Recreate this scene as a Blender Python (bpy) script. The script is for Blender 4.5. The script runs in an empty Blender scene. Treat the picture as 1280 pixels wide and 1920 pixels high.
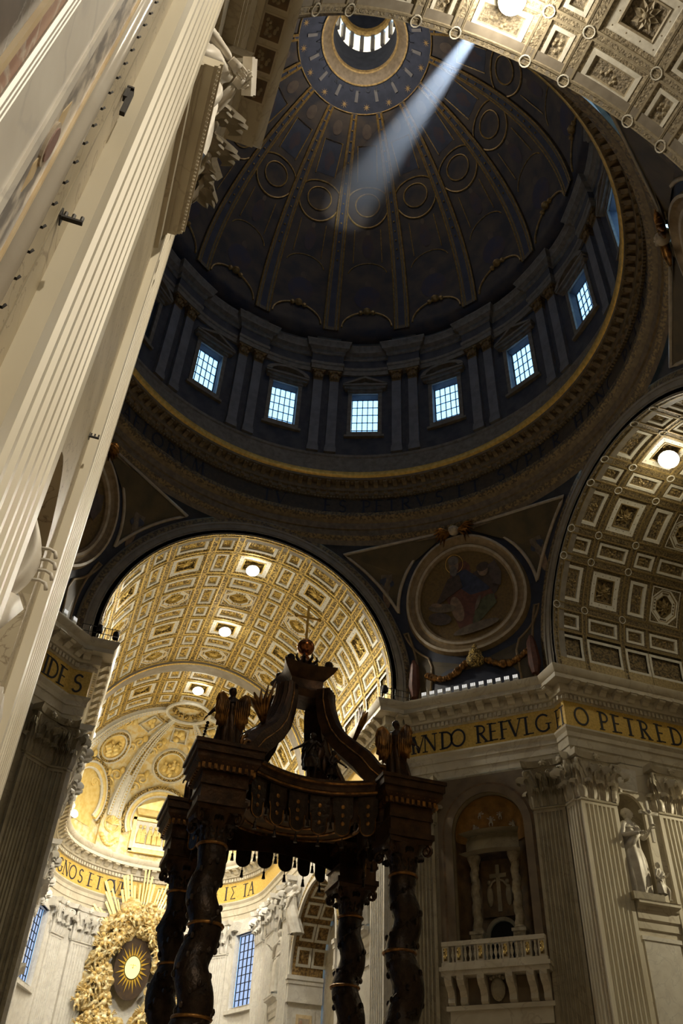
import bpy, math, random
import numpy as np
from mathutils import Vector, Matrix
random.seed(7)
PI = math.pi
C = bpy.context.scene.collection
sc = bpy.context.scene
R = math.radians

# ---------------------------------------------------------------- camera
cam_d = bpy.data.cameras.new('camera')
cam_d.sensor_fit = 'VERTICAL'
cam_d.sensor_height = 36.0
cam_d.lens = 1593.145 / 1920 * 36.0
cam_d.clip_start = 0.05
cam_d.clip_end = 500
cam = bpy.data.objects.new('camera', cam_d)
C.objects.link(cam)
yaw, pit, rol = 0.303177, 0.716675, 0.050965
fw = Vector((math.sin(yaw)*math.cos(pit), math.cos(yaw)*math.cos(pit), math.sin(pit)))
rt = Vector((math.cos(yaw), -math.sin(yaw), 0))
up = rt.cross(fw)
r2 = rt*math.cos(rol) + up*math.sin(rol)
u2 = -rt*math.sin(rol) + up*math.cos(rol)
CAMP = Vector((-11.6962, -37.6481, 1.6967))
cam.matrix_world = Matrix(((r2.x, u2.x, -fw.x, CAMP.x), (r2.y, u2.y, -fw.y, CAMP.y), (r2.z, u2.z, -fw.z, CAMP.z), (0, 0, 0, 1)))
sc.camera = cam

# ---------------------------------------------------------------- world: dusk sky behind the windows
w = bpy.data.worlds.new('dusk_sky')
sc.world = w
w.use_nodes = True
nt = w.node_tree
nt.nodes.clear()
out = nt.nodes.new('ShaderNodeOutputWorld')
bg = nt.nodes.new('ShaderNodeBackground')
tc = nt.nodes.new('ShaderNodeTexCoord')
sx = nt.nodes.new('ShaderNodeSeparateXYZ')
rp = nt.nodes.new('ShaderNodeValToRGB')
rp.color_ramp.elements[0].position = 0.0
rp.color_ramp.elements[0].color = (0.14, 0.42, 1.0, 1)
rp.color_ramp.elements[1].position = 0.75
rp.color_ramp.elements[1].color = (0.50, 0.80, 1.0, 1)
nt.links.new(tc.outputs['Generated'], sx.inputs[0])
nt.links.new(sx.outputs['Z'], rp.inputs[0])
nt.links.new(rp.outputs[0], bg.inputs[0])
bg.inputs[1].default_value = 2.3
nt.links.new(bg.outputs[0], out.inputs[0])

# ---------------------------------------------------------------- view
sc.view_settings.view_transform = 'Standard'
sc.view_settings.look = 'None'
sc.view_settings.exposure = 0.0
sc.view_settings.gamma = 1.0
sc.view_settings.use_curve_mapping = False
sc.cycles.max_bounces = 5
sc.cycles.diffuse_bounces = 3
sc.cycles.glossy_bounces = 3
sc.cycles.sample_clamp_indirect = 4.0
sc.cycles.caustics_reflective = False
sc.cycles.caustics_refractive = False

def point_light(name, loc, watts, col, rad=0.5):
    l = bpy.data.lights.new(name, 'POINT')
    l.energy = watts
    l.color = col
    l.shadow_soft_size = rad
    o = bpy.data.objects.new(name, l)
    C.objects.link(o)
    o.location = loc
    return o

def spot_light(name, loc, target, watts, col, angle=100, rad=0.4, blend=0.6):
    l = bpy.data.lights.new(name, 'SPOT')
    l.energy = watts
    l.color = col
    l.shadow_soft_size = rad
    l.spot_size = R(angle)
    l.spot_blend = blend
    o = bpy.data.objects.new(name, l)
    C.objects.link(o)
    o.location = loc
    o.rotation_euler = (Vector(target) - Vector(loc)).to_track_quat('-Z', 'Y').to_euler()
    return o

WARM = (1.0, 0.80, 0.50)
NEUT = (1.0, 0.88, 0.68)
# choir: crown floodlights shining down, lamps behind the cornice lighting the vault
CH_ = (1.0, 0.93, 0.77)
for y_ in (27.3, 38.8, 52.4):
    spot_light('choir_crown_light', (0, y_ - 0.3, 49.8), (0, y_ - 1, 0), 9000, CH_, 150, 0.6, 0.4)
    point_light('choir_crown_glow', (0, y_ - 0.3, 49.9), 160, CH_, 0.5)
for y_ in (27, 36, 46, 55):
    for s_ in (-1, 1):
        point_light('choir_cornice_light', (s_*9.6, y_, 37.4), 420, CH_, 0.4)
for a_ in (-60, -20, 20, 60):
    point_light('apse_cornice_light', (9.5*math.sin(R(a_)), 57.6 + 9.5*math.cos(R(a_)), 37.6), 210, CH_, 0.4)
spot_light('apse_floodlight', (-8, 44, 36.8), (2, 69, 24), 9000, CH_, 80, 0.5)
spot_light('apse_floodlight', (8, 44, 36.8), (-2, 69, 24), 11000, CH_, 80, 0.5)
spot_light('choir_floodlight', (-9.5, 34, 36.8), (12, 46, 24), 6000, CH_, 90, 0.5)
# right transept
point_light('transept_crown_light', (27.4, 0, 49.4), 420, (1.0, 0.87, 0.58), 0.7)
spot_light('transept_crown_light', (39, 0, 49.4), (39, 4, 0), 1000, (1.0, 0.87, 0.58), 150, 0.7)
spot_light('transept_floodlight', (46, 3, 31), (27, 12, 20), 15000, (1.0, 0.87, 0.58), 45, 0.3)
point_light('transept_cornice_light', (32, -9.6, 37.4), 80, (1.0, 0.87, 0.58), 0.4)
# nave behind and above the camera
point_light('nave_crown_light', (0, -25.3, 49.6), 1500, NEUT, 0.7)
spot_light('nave_crown_light', (0, -39, 49.4), (-5, -38, 0), 1700, NEUT, 150, 0.7)
spot_light('nave_pier_light', (-3, -54, 40), (-12.8, -32, 12), 36000, NEUT, 62, 0.35)
# dome
point_light('dome_fill_light', (0, 0, 105), 1300, (1.0, 0.93, 0.82), 1.5)  # fill light added in mid-air to lift the upper dome; no fixture
spot_light('flare_beam_spot', (3.82, -21.6, 69.0), (3.7, 15.5, 100.1), 330000, (0.66, 0.80, 1.0), 8.4, 0.12, 0.8)  # unseen spot added to light the volume that imitates lens flare
spot_light('nave_fill_light', (10.5, -33, 37.5), (-12.8, -30, 12), 15000, NEUT, 52, 0.35)  # unseen fill added to brighten the niche bay and wall bands
spot_light('nave_pier_light', (5, -50, 30), (-12.85, -35.3, 7.5), 9000, NEUT, 34, 0.3, 0.8)  # extra spot added to lift the near bands; no known lamp


# ---------------------------------------------------------------- materials
def _mat(name):
    m = bpy.data.materials.new(name)
    m.use_nodes = True
    return m, m.node_tree, m.node_tree.nodes['Principled BSDF']

def mat(name, c1, c2=None, scale=3.0, rough=0.5, metal=0.0, bump=0.0, bscale=None, lo=0.35, hi=0.65, detail=6, vein=None, stretch=None, dist=0.15):
    """noise between two colours, optional dark veins, optional fine relief"""
    m, t, b = _mat(name)
    b.inputs['Roughness'].default_value = rough
    b.inputs['Metallic'].default_value = metal
    N = t.nodes.new
    L = t.links.new
    co = N('ShaderNodeTexCoord').outputs['Object']
    if stretch:
        mp = N('ShaderNodeMapping')
        mp.inputs['Scale'].default_value = stretch
        L(co, mp.inputs['Vector'])
        co = mp.outputs[0]
    if c2 is None:
        c2 = tuple(x*0.8 for x in c1)
    n = N('ShaderNodeTexNoise')
    n.inputs['Scale'].default_value = scale
    n.inputs['Detail'].default_value = detail
    L(co, n.inputs['Vector'])
    r = N('ShaderNodeValToRGB')
    r.color_ramp.elements[0].position = lo
    r.color_ramp.elements[1].position = hi
    r.color_ramp.elements[0].color = (*c2, 1)
    r.color_ramp.elements[1].color = (*c1, 1)
    L(n.outputs['Fac'], r.inputs[0])
    colr = r.outputs[0]
    if vein:
        vcol, vscale, vw = vein
        n2 = N('ShaderNodeTexNoise')
        n2.inputs['Scale'].default_value = vscale
        n2.inputs['Detail'].default_value = 8
        n2.inputs['Distortion'].default_value = 1.2
        L(co, n2.inputs['Vector'])
        a = N('ShaderNodeMath'); a.operation = 'SUBTRACT'; a.inputs[1].default_value = 0.5
        L(n2.outputs['Fac'], a.inputs[0])
        ab = N('ShaderNodeMath'); ab.operation = 'ABSOLUTE'
        L(a.outputs[0], ab.inputs[0])
        rr = N('ShaderNodeValToRGB')
        rr.color_ramp.elements[0].position = 0.0
        rr.color_ramp.elements[1].position = vw
        rr.color_ramp.elements[0].color = (1, 1, 1, 1)
        rr.color_ramp.elements[1].color = (0, 0, 0, 1)
        L(ab.outputs[0], rr.inputs[0])
        mx = N('ShaderNodeMix'); mx.data_type = 'RGBA'
        L(rr.outputs[0], mx.inputs[0])
        L(colr, mx.inputs[6])
        mx.inputs[7].default_value = (*vcol, 1)
        colr = mx.outputs[2]
    L(colr, b.inputs['Base Color'])
    if bump:
        nb = N('ShaderNodeTexNoise')
        nb.inputs['Scale'].default_value = bscale or scale*2
        nb.inputs['Detail'].default_value = 3
        L(co, nb.inputs['Vector'])
        bp = N('ShaderNodeBump')
        bp.inputs['Strength'].default_value = bump
        bp.inputs['Distance'].default_value = dist
        L(nb.outputs['Fac'], bp.inputs['Height'])
        L(bp.outputs[0], b.inputs['Normal'])
    return m

def emit(name, col, s):
    m = bpy.data.materials.new(name)
    m.use_nodes = True
    t = m.node_tree
    t.nodes.clear()
    o = t.nodes.new('ShaderNodeOutputMaterial')
    e = t.nodes.new('ShaderNodeEmission')
    e.inputs[0].default_value = (*col, 1)
    e.inputs[1].default_value = s
    t.links.new(e.outputs[0], o.inputs[0])
    return m

def pane_mat(name, tint, k=0.25):
    """thin old window glass: mostly clear, slightly milky"""
    m = bpy.data.materials.new(name)
    m.use_nodes = True
    t = m.node_tree
    t.nodes.clear()
    o = t.nodes.new('ShaderNodeOutputMaterial')
    a = t.nodes.new('ShaderNodeBsdfTransparent')
    a.inputs[0].default_value = (*tint, 1)
    b = t.nodes.new('ShaderNodeBsdfTranslucent')
    b.inputs[0].default_value = (*tint, 1)
    n = t.nodes.new('ShaderNodeTexNoise')
    n.inputs['Scale'].default_value = 1.3
    mm = t.nodes.new('ShaderNodeMath'); mm.operation = 'MULTIPLY'; mm.inputs[1].default_value = k*2
    t.links.new(n.outputs['Fac'], mm.inputs[0])
    x = t.nodes.new('ShaderNodeMixShader')
    t.links.new(mm.outputs[0], x.inputs[0])
    t.links.new(a.outputs[0], x.inputs[1])
    t.links.new(b.outputs[0], x.inputs[2])
    t.links.new(x.outputs[0], o.inputs[0])
    return m

MT = {}
MT['marble'] = mat('pale_marble', (0.68, 0.62, 0.49), (0.56, 0.50, 0.38), 0.8, 0.45, vein=((0.50, 0.43, 0.32), 0.4, 0.02))
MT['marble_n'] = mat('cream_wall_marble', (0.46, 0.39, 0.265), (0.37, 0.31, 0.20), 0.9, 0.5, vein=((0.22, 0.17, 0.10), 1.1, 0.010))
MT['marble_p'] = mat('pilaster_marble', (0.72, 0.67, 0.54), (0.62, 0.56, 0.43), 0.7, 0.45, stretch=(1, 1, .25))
MT['marble_w'] = mat('white_marble', (0.78, 0.75, 0.68), (0.68, 0.64, 0.57), 1.5, 0.4, vein=((0.62, 0.59, 0.54), 0.8, 0.03))
MT['statue'] = mat('statue_marble', (0.74, 0.70, 0.62), (0.58, 0.53, 0.45), 2.0, 0.45)
MT['stone'] = mat('grey_travertine', (0.38, 0.325, 0.22), (0.29, 0.245, 0.16), 1.0, 0.55, vein=((0.25, 0.21, 0.14), 0.5, 0.02))
MT['stucco'] = mat('white_stucco', (0.78, 0.755, 0.67), (0.66, 0.63, 0.54), 4.0, 0.6)
MT['gold'] = mat('gilding', (0.88, 0.66, 0.22), (0.50, 0.33, 0.07), 9.0, 0.42, 0.55, 0.5, 14, dist=0.06)
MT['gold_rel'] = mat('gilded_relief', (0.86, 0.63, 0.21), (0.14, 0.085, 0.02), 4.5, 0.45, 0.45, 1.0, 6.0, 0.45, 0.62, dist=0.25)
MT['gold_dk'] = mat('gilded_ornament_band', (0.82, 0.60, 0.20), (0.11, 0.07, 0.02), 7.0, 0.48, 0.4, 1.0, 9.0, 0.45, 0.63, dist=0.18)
MT['bronze'] = mat('dark_bronze', (0.045, 0.026, 0.014), (0.018, 0.011, 0.007), 3.0, 0.42, 0.6, 0.6, 5.0, dist=0.08)
MT['bronze_g'] = mat('gilt_bronze', (0.42, 0.20, 0.05), (0.10, 0.045, 0.015), 3.0, 0.35, 0.8, 0.4, 8.0, dist=0.05)
MT['bronze_b'] = mat('brown_bronze', (0.085, 0.04, 0.015), (0.03, 0.015, 0.007), 2.0, 0.4, 0.6, 0.4, 8.0, dist=0.05)
MT['copper'] = mat('gilded_copper', (0.55, 0.20, 0.06), (0.30, 0.10, 0.03), 2.0, 0.22, 0.9)
MT['frieze'] = mat('gold_mosaic', (0.78, 0.54, 0.13), (0.60, 0.39, 0.08), 6.0, 0.5, 0.1, 0.2, 30, dist=0.02)
MT['letter'] = mat('dark_blue_mosaic', (0.018, 0.018, 0.03), None, 6.0, 0.5)
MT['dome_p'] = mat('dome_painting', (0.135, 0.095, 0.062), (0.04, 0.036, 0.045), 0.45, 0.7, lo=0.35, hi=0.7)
MT['dome_b'] = mat('dome_blue', (0.06, 0.066, 0.10), (0.04, 0.045, 0.07), 1.0, 0.7)
MT['dome_g'] = mat('dome_gilt_line', (0.62, 0.40, 0.13), (0.34, 0.20, 0.06), 3.0, 0.5, 0.2)
MT['dome_r'] = mat('dome_rib', (0.21, 0.155, 0.095), (0.11, 0.085, 0.06), 1.2, 0.65)
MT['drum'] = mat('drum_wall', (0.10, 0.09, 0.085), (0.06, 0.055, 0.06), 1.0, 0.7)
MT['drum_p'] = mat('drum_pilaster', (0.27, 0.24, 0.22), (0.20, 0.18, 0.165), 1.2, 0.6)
MT['drum_t'] = mat('drum_trim', (0.30, 0.24, 0.17), (0.20, 0.155, 0.10), 2.0, 0.6)
MT['ringgold'] = mat('ring_gilding', (0.95, 0.60, 0.14), (0.70, 0.40, 0.07), 3.0, 0.38, 0.4)
MT['ring'] = mat('ring_stucco', (0.22, 0.155, 0.075), (0.14, 0.095, 0.045), 2.5, 0.55)
MT['ringdk'] = mat('ring_frieze', (0.085, 0.058, 0.028), (0.055, 0.038, 0.02), 3.0, 0.55)
MT['arch'] = mat('grey_archivolt', (0.29, 0.255, 0.205), (0.22, 0.19, 0.15), 1.5, 0.6)
MT['guil'] = mat('patterned_archivolt', (0.26, 0.18, 0.075), (0.085, 0.06, 0.035), 5.0, 0.5, 0.2, 0.6, 7, 0.42, 0.58, dist=0.05)
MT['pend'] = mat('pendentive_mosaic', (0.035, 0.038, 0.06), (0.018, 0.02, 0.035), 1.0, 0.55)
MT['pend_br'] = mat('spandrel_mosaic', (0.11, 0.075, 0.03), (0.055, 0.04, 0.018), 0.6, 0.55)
MT['tondo_t'] = mat('roundel_moulding', (0.30, 0.21, 0.11), (0.20, 0.135, 0.065), 2.0, 0.5, 0.1)
MT['white_d'] = mat('roundel_fillet', (0.50, 0.42, 0.32), (0.38, 0.31, 0.22), 2.0, 0.5)
MT['mosgold'] = mat('mosaic_gold_ground', (0.19, 0.115, 0.028), (0.13, 0.078, 0.02), 5.0, 0.5, 0.1)
for k, c in dict(m_red=(0.10, 0.035, 0.02), m_blue=(0.03, 0.035, 0.06), m_skin=(0.20, 0.13, 0.08), m_hair=(0.12, 0.10, 0.085), m_wing=(0.07, 0.05, 0.04), m_green=(0.07, 0.07, 0.03), m_cloud=(0.12, 0.09, 0.06), m_ox=(0.055, 0.035, 0.025)).items():
    MT[k] = mat('mosaic_' + k[2:] + '_tesserae', tuple(x*1.5 for x in c), tuple(x*0.85 for x in c), 2.5, 0.6)
MT['redmarble'] = mat('red_marble', (0.36, 0.19, 0.13), (0.52, 0.33, 0.24), 1.6, 0.3, vein=((0.66, 0.58, 0.5), 0.9, 0.03))
MT['pinkmarble'] = mat('porphyry_oval', (0.34, 0.22, 0.19), (0.28, 0.17, 0.14), 6.0, 0.3)
MT['yellowmarble'] = mat('yellow_marble', (0.76, 0.62, 0.40), (0.66, 0.50, 0.28), 3.0, 0.3)
MT['greymarble'] = mat('grey_veined_marble', (0.70, 0.64, 0.55), (0.24, 0.22, 0.20), 8.0, 0.35, lo=0.42, hi=0.58, stretch=(1, 1, 0.35))
MT['darkmarble'] = mat('black_marble', (0.16, 0.12, 0.09), (0.09, 0.07, 0.05), 4.0, 0.4, vein=((0.3, 0.27, 0.24), 2.0, 0.012))
MT['brownmarble'] = mat('brown_niche_marble', (0.20, 0.12, 0.055), (0.09, 0.06, 0.035), 1.6, 0.45)
MT['nichegold'] = mat('niche_gilt_relief', (0.42, 0.22, 0.05), (0.26, 0.13, 0.03), 1.5, 0.5, 0.2, 0.6, 2.0, dist=0.2)
MT['iron'] = mat('black_iron', (0.03, 0.027, 0.025), None, 4.0, 0.5, 0.6)
MT['dark'] = mat('dark_doorway', (0.012, 0.01, 0.009), None, 2.0, 0.9)
MT['floor'] = mat('inlaid_floor', (0.40, 0.33, 0.25), (0.26, 0.20, 0.15), 0.6, 0.25)
MT['white'] = mat('white_enamel', (0.85, 0.85, 0.82), None, 2.0, 0.4)
MT['pane'] = pane_mat('old_glass', (0.95, 0.98, 1.0))
MT['pane_c'] = pane_mat('leaded_glass', (0.95, 0.74, 0.66), 0.12)
MT['lamp'] = emit('lamp_glass', (1.0, 0.96, 0.86), 30.0)
MT['lant'] = emit('lantern_light', (1.0, 0.93, 0.70), 1.5)
MT['sun'] = emit('backlit_alabaster', (1.0, 0.86, 0.25), 2.2)
MT['sun2'] = emit('backlit_amber', (0.85, 0.48, 0.06), 0.7)
MT['led'] = emit('small_lamp_glass', (1.0, 0.97, 0.9), 0.75)

# ---------------------------------------------------------------- mesh building
class MB:
    def __init__(s):
        s.v = []; s.f = []; s.m = []
    def add(s, V, F, mi=0):
        o = len(s.v)
        s.v.extend([tuple(map(float, p)) for p in V])
        for i, f in enumerate(F):
            s.f.append([o + k for k in f])
            s.m.append(mi if isinstance(mi, int) else mi[i])
    def box(s, x0, x1, y0, y1, z0, z1, mi=0):
        s.hexa([(x0, y0, z0), (x1, y0, z0), (x1, y1, z0), (x0, y1, z0), (x0, y0, z1), (x1, y0, z1), (x1, y1, z1), (x0, y1, z1)], mi)
    def hexa(s, V, mi=0):
        s.add(V, [(0, 3, 2, 1), (4, 5, 6, 7), (0, 1, 5, 4), (1, 2, 6, 5), (2, 3, 7, 6), (3, 0, 4, 7)], mi)
    def grid(s, fn, us, vs, mi=0, closeu=False, flip=False):
        V = [fn(u, v) for v in vs for u in us]
        nu, nv = len(us), len(vs)
        F = []
        for j in range(nv - 1):
            for i in range(nu if closeu else nu - 1):
                a, b = j*nu + i, j*nu + (i + 1) % nu
                q = (a, b, b + nu, a + nu)
                F.append(q[::-1] if flip else q)
        s.add(V, F, mi)
    def lathe(s, prof, n=24, a0=0.0, a1=2*PI, mi=0, c=(0, 0)):
        full = abs(a1 - a0 - 2*PI) < 1e-6
        an = np.linspace(a0, a1, n + 1)[:-1] if full else np.linspace(a0, a1, n + 1)
        mis = [p[2] if len(p) > 2 else mi for p in prof]
        k = len(an)
        V = [(c[0] + p[0]*math.sin(a), c[1] + p[0]*math.cos(a), p[1]) for p in prof for a in an]
        F = []; M = []
        for j in range(len(prof) - 1):
            for i in range(k if full else k - 1):
                F.append((j*k + i, j*k + (i + 1) % k, (j + 1)*k + (i + 1) % k, (j + 1)*k + i)); M.append(mis[j])
        s.add(V, F, M)
    def tube(s, pts, r, n=6, closed=False, mi=0, cap=True, sq=1.0):
        P = np.array(pts, float)
        k = len(P)
        rs = [r]*k if isinstance(r, (int, float)) else list(r)
        T = np.gradient(P, axis=0) if not closed else np.roll(P, -1, 0) - np.roll(P, 1, 0)
        T /= np.linalg.norm(T, axis=1)[:, None] + 1e-12
        ref = np.array([0, 0, 1.0]) if abs(T[0][2]) < 0.9 else np.array([1.0, 0, 0])
        a = np.cross(T[0], ref); a /= np.linalg.norm(a)
        V = []
        for i in range(k):
            a = a - T[i]*(a @ T[i]); a /= np.linalg.norm(a) + 1e-12
            b = np.cross(T[i], a)
            for j in range(n):
                t = 2*PI*j/n
                V.append(P[i] + rs[i]*(math.cos(t)*a + sq*math.sin(t)*b))
        F = []
        for i in range(k if closed else k - 1):
            for j in range(n):
                i2 = (i + 1) % k
                F.append((i*n + j, i*n + (j + 1) % n, i2*n + (j + 1) % n, i2*n + j))
        if cap and not closed:
            F.append(tuple(range(n))[::-1]); F.append(tuple((k - 1)*n + j for j in range(n)))
        s.add(V, F, mi)
    def sphere(s, c, r, n=10, m=7, mi=0, fn=None):
        rx, ry, rz = (r, r, r) if isinstance(r, (int, float)) else r
        V = []; F = []
        for j in range(m + 1):
            ph = -PI/2 + PI*j/m
            for i in range(n):
                t = 2*PI*i/n
                d = np.array((math.cos(ph)*math.cos(t), math.cos(ph)*math.sin(t), math.sin(ph)))
                k = fn(d) if fn else 1.0
                V.append((c[0] + rx*d[0]*k, c[1] + ry*d[1]*k, c[2] + rz*d[2]*k))
        for j in range(m):
            for i in range(n):
                F.append((j*n + i, j*n + (i + 1) % n, (j + 1)*n + (i + 1) % n, (j + 1)*n + i))
        s.add(V, F, mi)
    def prism(s, poly, fn, d0, d1, mi=0):
        """extrude a 2D polygon; fn(u, v, d) -> point"""
        k = len(poly)
        V = [fn(u, v, d0) for u, v in poly] + [fn(u, v, d1) for u, v in poly]
        F = [tuple(range(k)), tuple(range(2*k - 1, k - 1, -1))]
        F += [(i, i + k, (i + 1) % k + k, (i + 1) % k) for i in range(k)]
        s.add(V, F, mi)
    def sweep(s, path, prof, closed=False):
        """plan sweep: path of (x, y), profile of (offset to the left, z, material)"""
        P = np.array(path, float)
        k = len(P)
        N = []
        for i in range(k):
            def nrm(a, b):
                d = P[b] - P[a]; d = d/np.linalg.norm(d)
                return np.array((-d[1], d[0]))
            if closed or 0 < i < k - 1:
                n1 = nrm((i - 1) % k, i); n2 = nrm(i, (i + 1) % k)
                m = n1 + n2; m /= np.linalg.norm(m)
                N.append(m/max(0.3, m @ n1))
            elif i == 0:
                N.append(nrm(0, 1))
            else:
                N.append(nrm(k - 2, k - 1))
        V = []; F = []; M = []
        for i in range(k):
            for p in prof:
                q = P[i] + N[i]*p[0]
                V.append((q[0], q[1], p[1]))
        n = len(prof)
        for i in range(k if closed else k - 1):
            i2 = (i + 1) % k
            for j in range(n - 1):
                F.append((i*n + j, i2*n + j, i2*n + j + 1, i*n + j + 1)); M.append(prof[j][2] if len(prof[j]) > 2 else 0)
        s.add(V, F, M)
    def mesh(s, name, mats, smooth=False):
        me = bpy.data.meshes.new(name)
        me.from_pydata(s.v, [], s.f)
        for m in (mats if isinstance(mats, (list, tuple)) else [mats]):
            me.materials.append(MT[m] if isinstance(m, str) else m)
        me.polygons.foreach_set('material_index', s.m)
        if smooth:
            me.polygons.foreach_set('use_smooth', [True]*len(s.f))
            if smooth != 'all':
                me.set_sharp_from_angle(angle=R(smooth if not isinstance(smooth, bool) else 40))
        me.update()
        return me

def put(name, me, parent=None, M=None, **props):
    o = bpy.data.objects.new(name, me)
    C.objects.link(o)
    if parent is not None:
        o.parent = parent
    if M is not None:
        o.matrix_local = M
    for k, v in props.items():
        o[k] = v
    return o

def struct(name, me, label, cat, M=None):
    return put(name, me, None, M, label=label, category=cat, kind='structure')

def thing(name, me, label, cat, M=None, group=None):
    o = put(name, me, None, M, label=label, category=cat)
    if group:
        o['group'] = group
    return o

def frame_m(o, t, n, z=(0, 0, 1), s=1.0):
    """matrix with local X along t, local Y along n, local Z along z"""
    t, n, z = Vector(t)*s, Vector(n)*s, Vector(z)*s
    return Matrix(((t.x, n.x, z.x, o[0]), (t.y, n.y, z.y, o[1]), (t.z, n.z, z.z, o[2]), (0, 0, 0, 1)))

def wall_frame(p, n2):
    """local X along the wall, Y out of the wall into the room, Z up; p=(x, y, z)"""
    n = Vector((n2[0], n2[1], 0)).normalized()
    return frame_m(p, (n.y, -n.x, 0), n)

def arc(c, r, a0, a1, n):
    return [(c[0] + r*math.cos(a), c[1] + r*math.sin(a)) for a in np.linspace(a0, a1, n)]
# ================================================================ main dimensions (metres, dome axis at the origin, choir along +y)
YA, RA, ZS = 22.54, 12.38, 38.6          # crossing arches: plane, radius, centre height
RN = Matrix.Rotation

# ---------------------------------------------------------------- letters
TH, TN = 0.125, 0.05
def _bow(cx, cy, rx, ry, a0, a1, n=9):
    return [(cx + rx*math.cos(R(a)), cy + ry*math.sin(R(a))) for a in np.linspace(a0, a1, n)]
def _st(*p): return list(p)
GL = {
 'A': (0.78, [(_st((0.06, 0), (0.39, 1)), TN), (_st((0.39, 1), (0.70, 0)), TH), (_st((0.19, 0.36), (0.58, 0.36)), TN)], [(0.06, 0), (0.70, 0)]),
 'B': (0.62, [(_st((0.16, 0), (0.16, 1)), TH), (_st((0.16, 0.97), (0.3, 0.97)) + _bow(0.3, 0.75, 0.22, 0.22, 90, -90) + _st((0.16, 0.53)), TN*1.5), (_st((0.16, 0.53), (0.3, 0.53)) + _bow(0.3, 0.28, 0.26, 0.25, 90, -90) + _st((0.16, 0.03)), TN*1.5)], [(0.13, 0), (0.13, 1)]),
 'C': (0.8, [(_bow(0.46, 0.5, 0.38, 0.48, 45, 315, 15), TH*0.8)], []),
 'D': (0.8, [(_st((0.16, 0), (0.16, 1)), TH), (_st((0.16, 0.97), (0.32, 0.97)) + _bow(0.32, 0.5, 0.4, 0.47, 90, -90, 11) + _st((0.16, 0.03)), TH*0.75)], [(0.13, 0), (0.13, 1)]),
 'E': (0.58, [(_st((0.16, 0), (0.16, 1)), TH), (_st((0.1, 0.97), (0.52, 0.97)), TN), (_st((0.16, 0.52), (0.46, 0.52)), TN), (_st((0.1, 0.03), (0.55, 0.03)), TN)], [(0.13, 0), (0.13, 1)]),
 'F': (0.55, [(_st((0.16, 0), (0.16, 1)), TH), (_st((0.1, 0.97), (0.52, 0.97)), TN), (_st((0.16, 0.52), (0.46, 0.52)), TN)], [(0.16, 0), (0.13, 1)]),
 'G': (0.82, [(_bow(0.46, 0.5, 0.38, 0.48, 45, 320, 15), TH*0.8), (_st((0.74, 0.1), (0.74, 0.44)), TH*0.8)], [(0.74, 0.44)]),
 'H': (0.82, [(_st((0.16, 0), (0.16, 1)), TH), (_st((0.66, 0), (0.66, 1)), TH), (_st((0.16, 0.5), (0.66, 0.5)), TN)], [(0.16, 0), (0.16, 1), (0.66, 0), (0.66, 1)]),
 'I': (0.3, [(_st((0.15, 0), (0.15, 1)), TH)], [(0.15, 0), (0.15, 1)]),
 'L': (0.58, [(_st((0.16, 0), (0.16, 1)), TH), (_st((0.1, 0.03), (0.55, 0.03)), TN)], [(0.13, 0), (0.16, 1)]),
 'M': (0.95, [(_st((0.1, 0), (0.2, 1)), TN), (_st((0.2, 1), (0.47, 0.05)), TH), (_st((0.47, 0.05), (0.74, 1)), TN), (_st((0.74, 1), (0.84, 0)), TH)], [(0.1, 0), (0.84, 0)]),
 'N': (0.86, [(_st((0.14, 0), (0.14, 1)), TN), (_st((0.14, 1), (0.72, 0)), TH), (_st((0.72, 0), (0.72, 1)), TN)], [(0.14, 0), (0.12, 1), (0.72, 1)]),
 'O': (0.92, [(_bow(0.46, 0.5, 0.39, 0.48, 0, 360, 21), TH*0.8)], []),
 'P': (0.6, [(_st((0.16, 0), (0.16, 1)), TH), (_st((0.16, 0.97), (0.3, 0.97)) + _bow(0.3, 0.71, 0.26, 0.26, 90, -90) + _st((0.16, 0.45)), TH*0.7)], [(0.16, 0), (0.13, 1)]),
 'R': (0.68, [(_st((0.16, 0), (0.16, 1)), TH), (_st((0.16, 0.97), (0.3, 0.97)) + _bow(0.3, 0.74, 0.24, 0.23, 90, -90) + _st((0.16, 0.51)), TH*0.7), (_st((0.3, 0.51), (0.64, 0)), TH)], [(0.16, 0), (0.13, 1), (0.64, 0)]),
 'S': (0.56, [(_bow(0.29, 0.74, 0.19, 0.23, 30, 240, 10) + _bow(0.27, 0.27, 0.21, 0.25, 65, -150, 10), TH*0.8)], []),
 'T': (0.68, [(_st((0.34, 0), (0.34, 1)), TH), (_st((0.04, 0.97), (0.64, 0.97)), TN)], [(0.34, 0)]),
 'V': (0.76, [(_st((0.08, 1), (0.38, 0)), TH), (_st((0.38, 0), (0.69, 1)), TN)], [(0.08, 1), (0.69, 1)]),
 'X': (0.74, [(_st((0.08, 1), (0.66, 0)), TH), (_st((0.08, 0), (0.64, 1)), TN)], [(0.08, 1), (0.64, 1), (0.08, 0), (0.66, 0)]),
 '\u03a3': (0.66, [(_st((0.58, 0.96), (0.1, 0.96), (0.38, 0.5), (0.1, 0.04), (0.6, 0.04)), TN*1.5)], []),
}
_gm = {}
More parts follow.
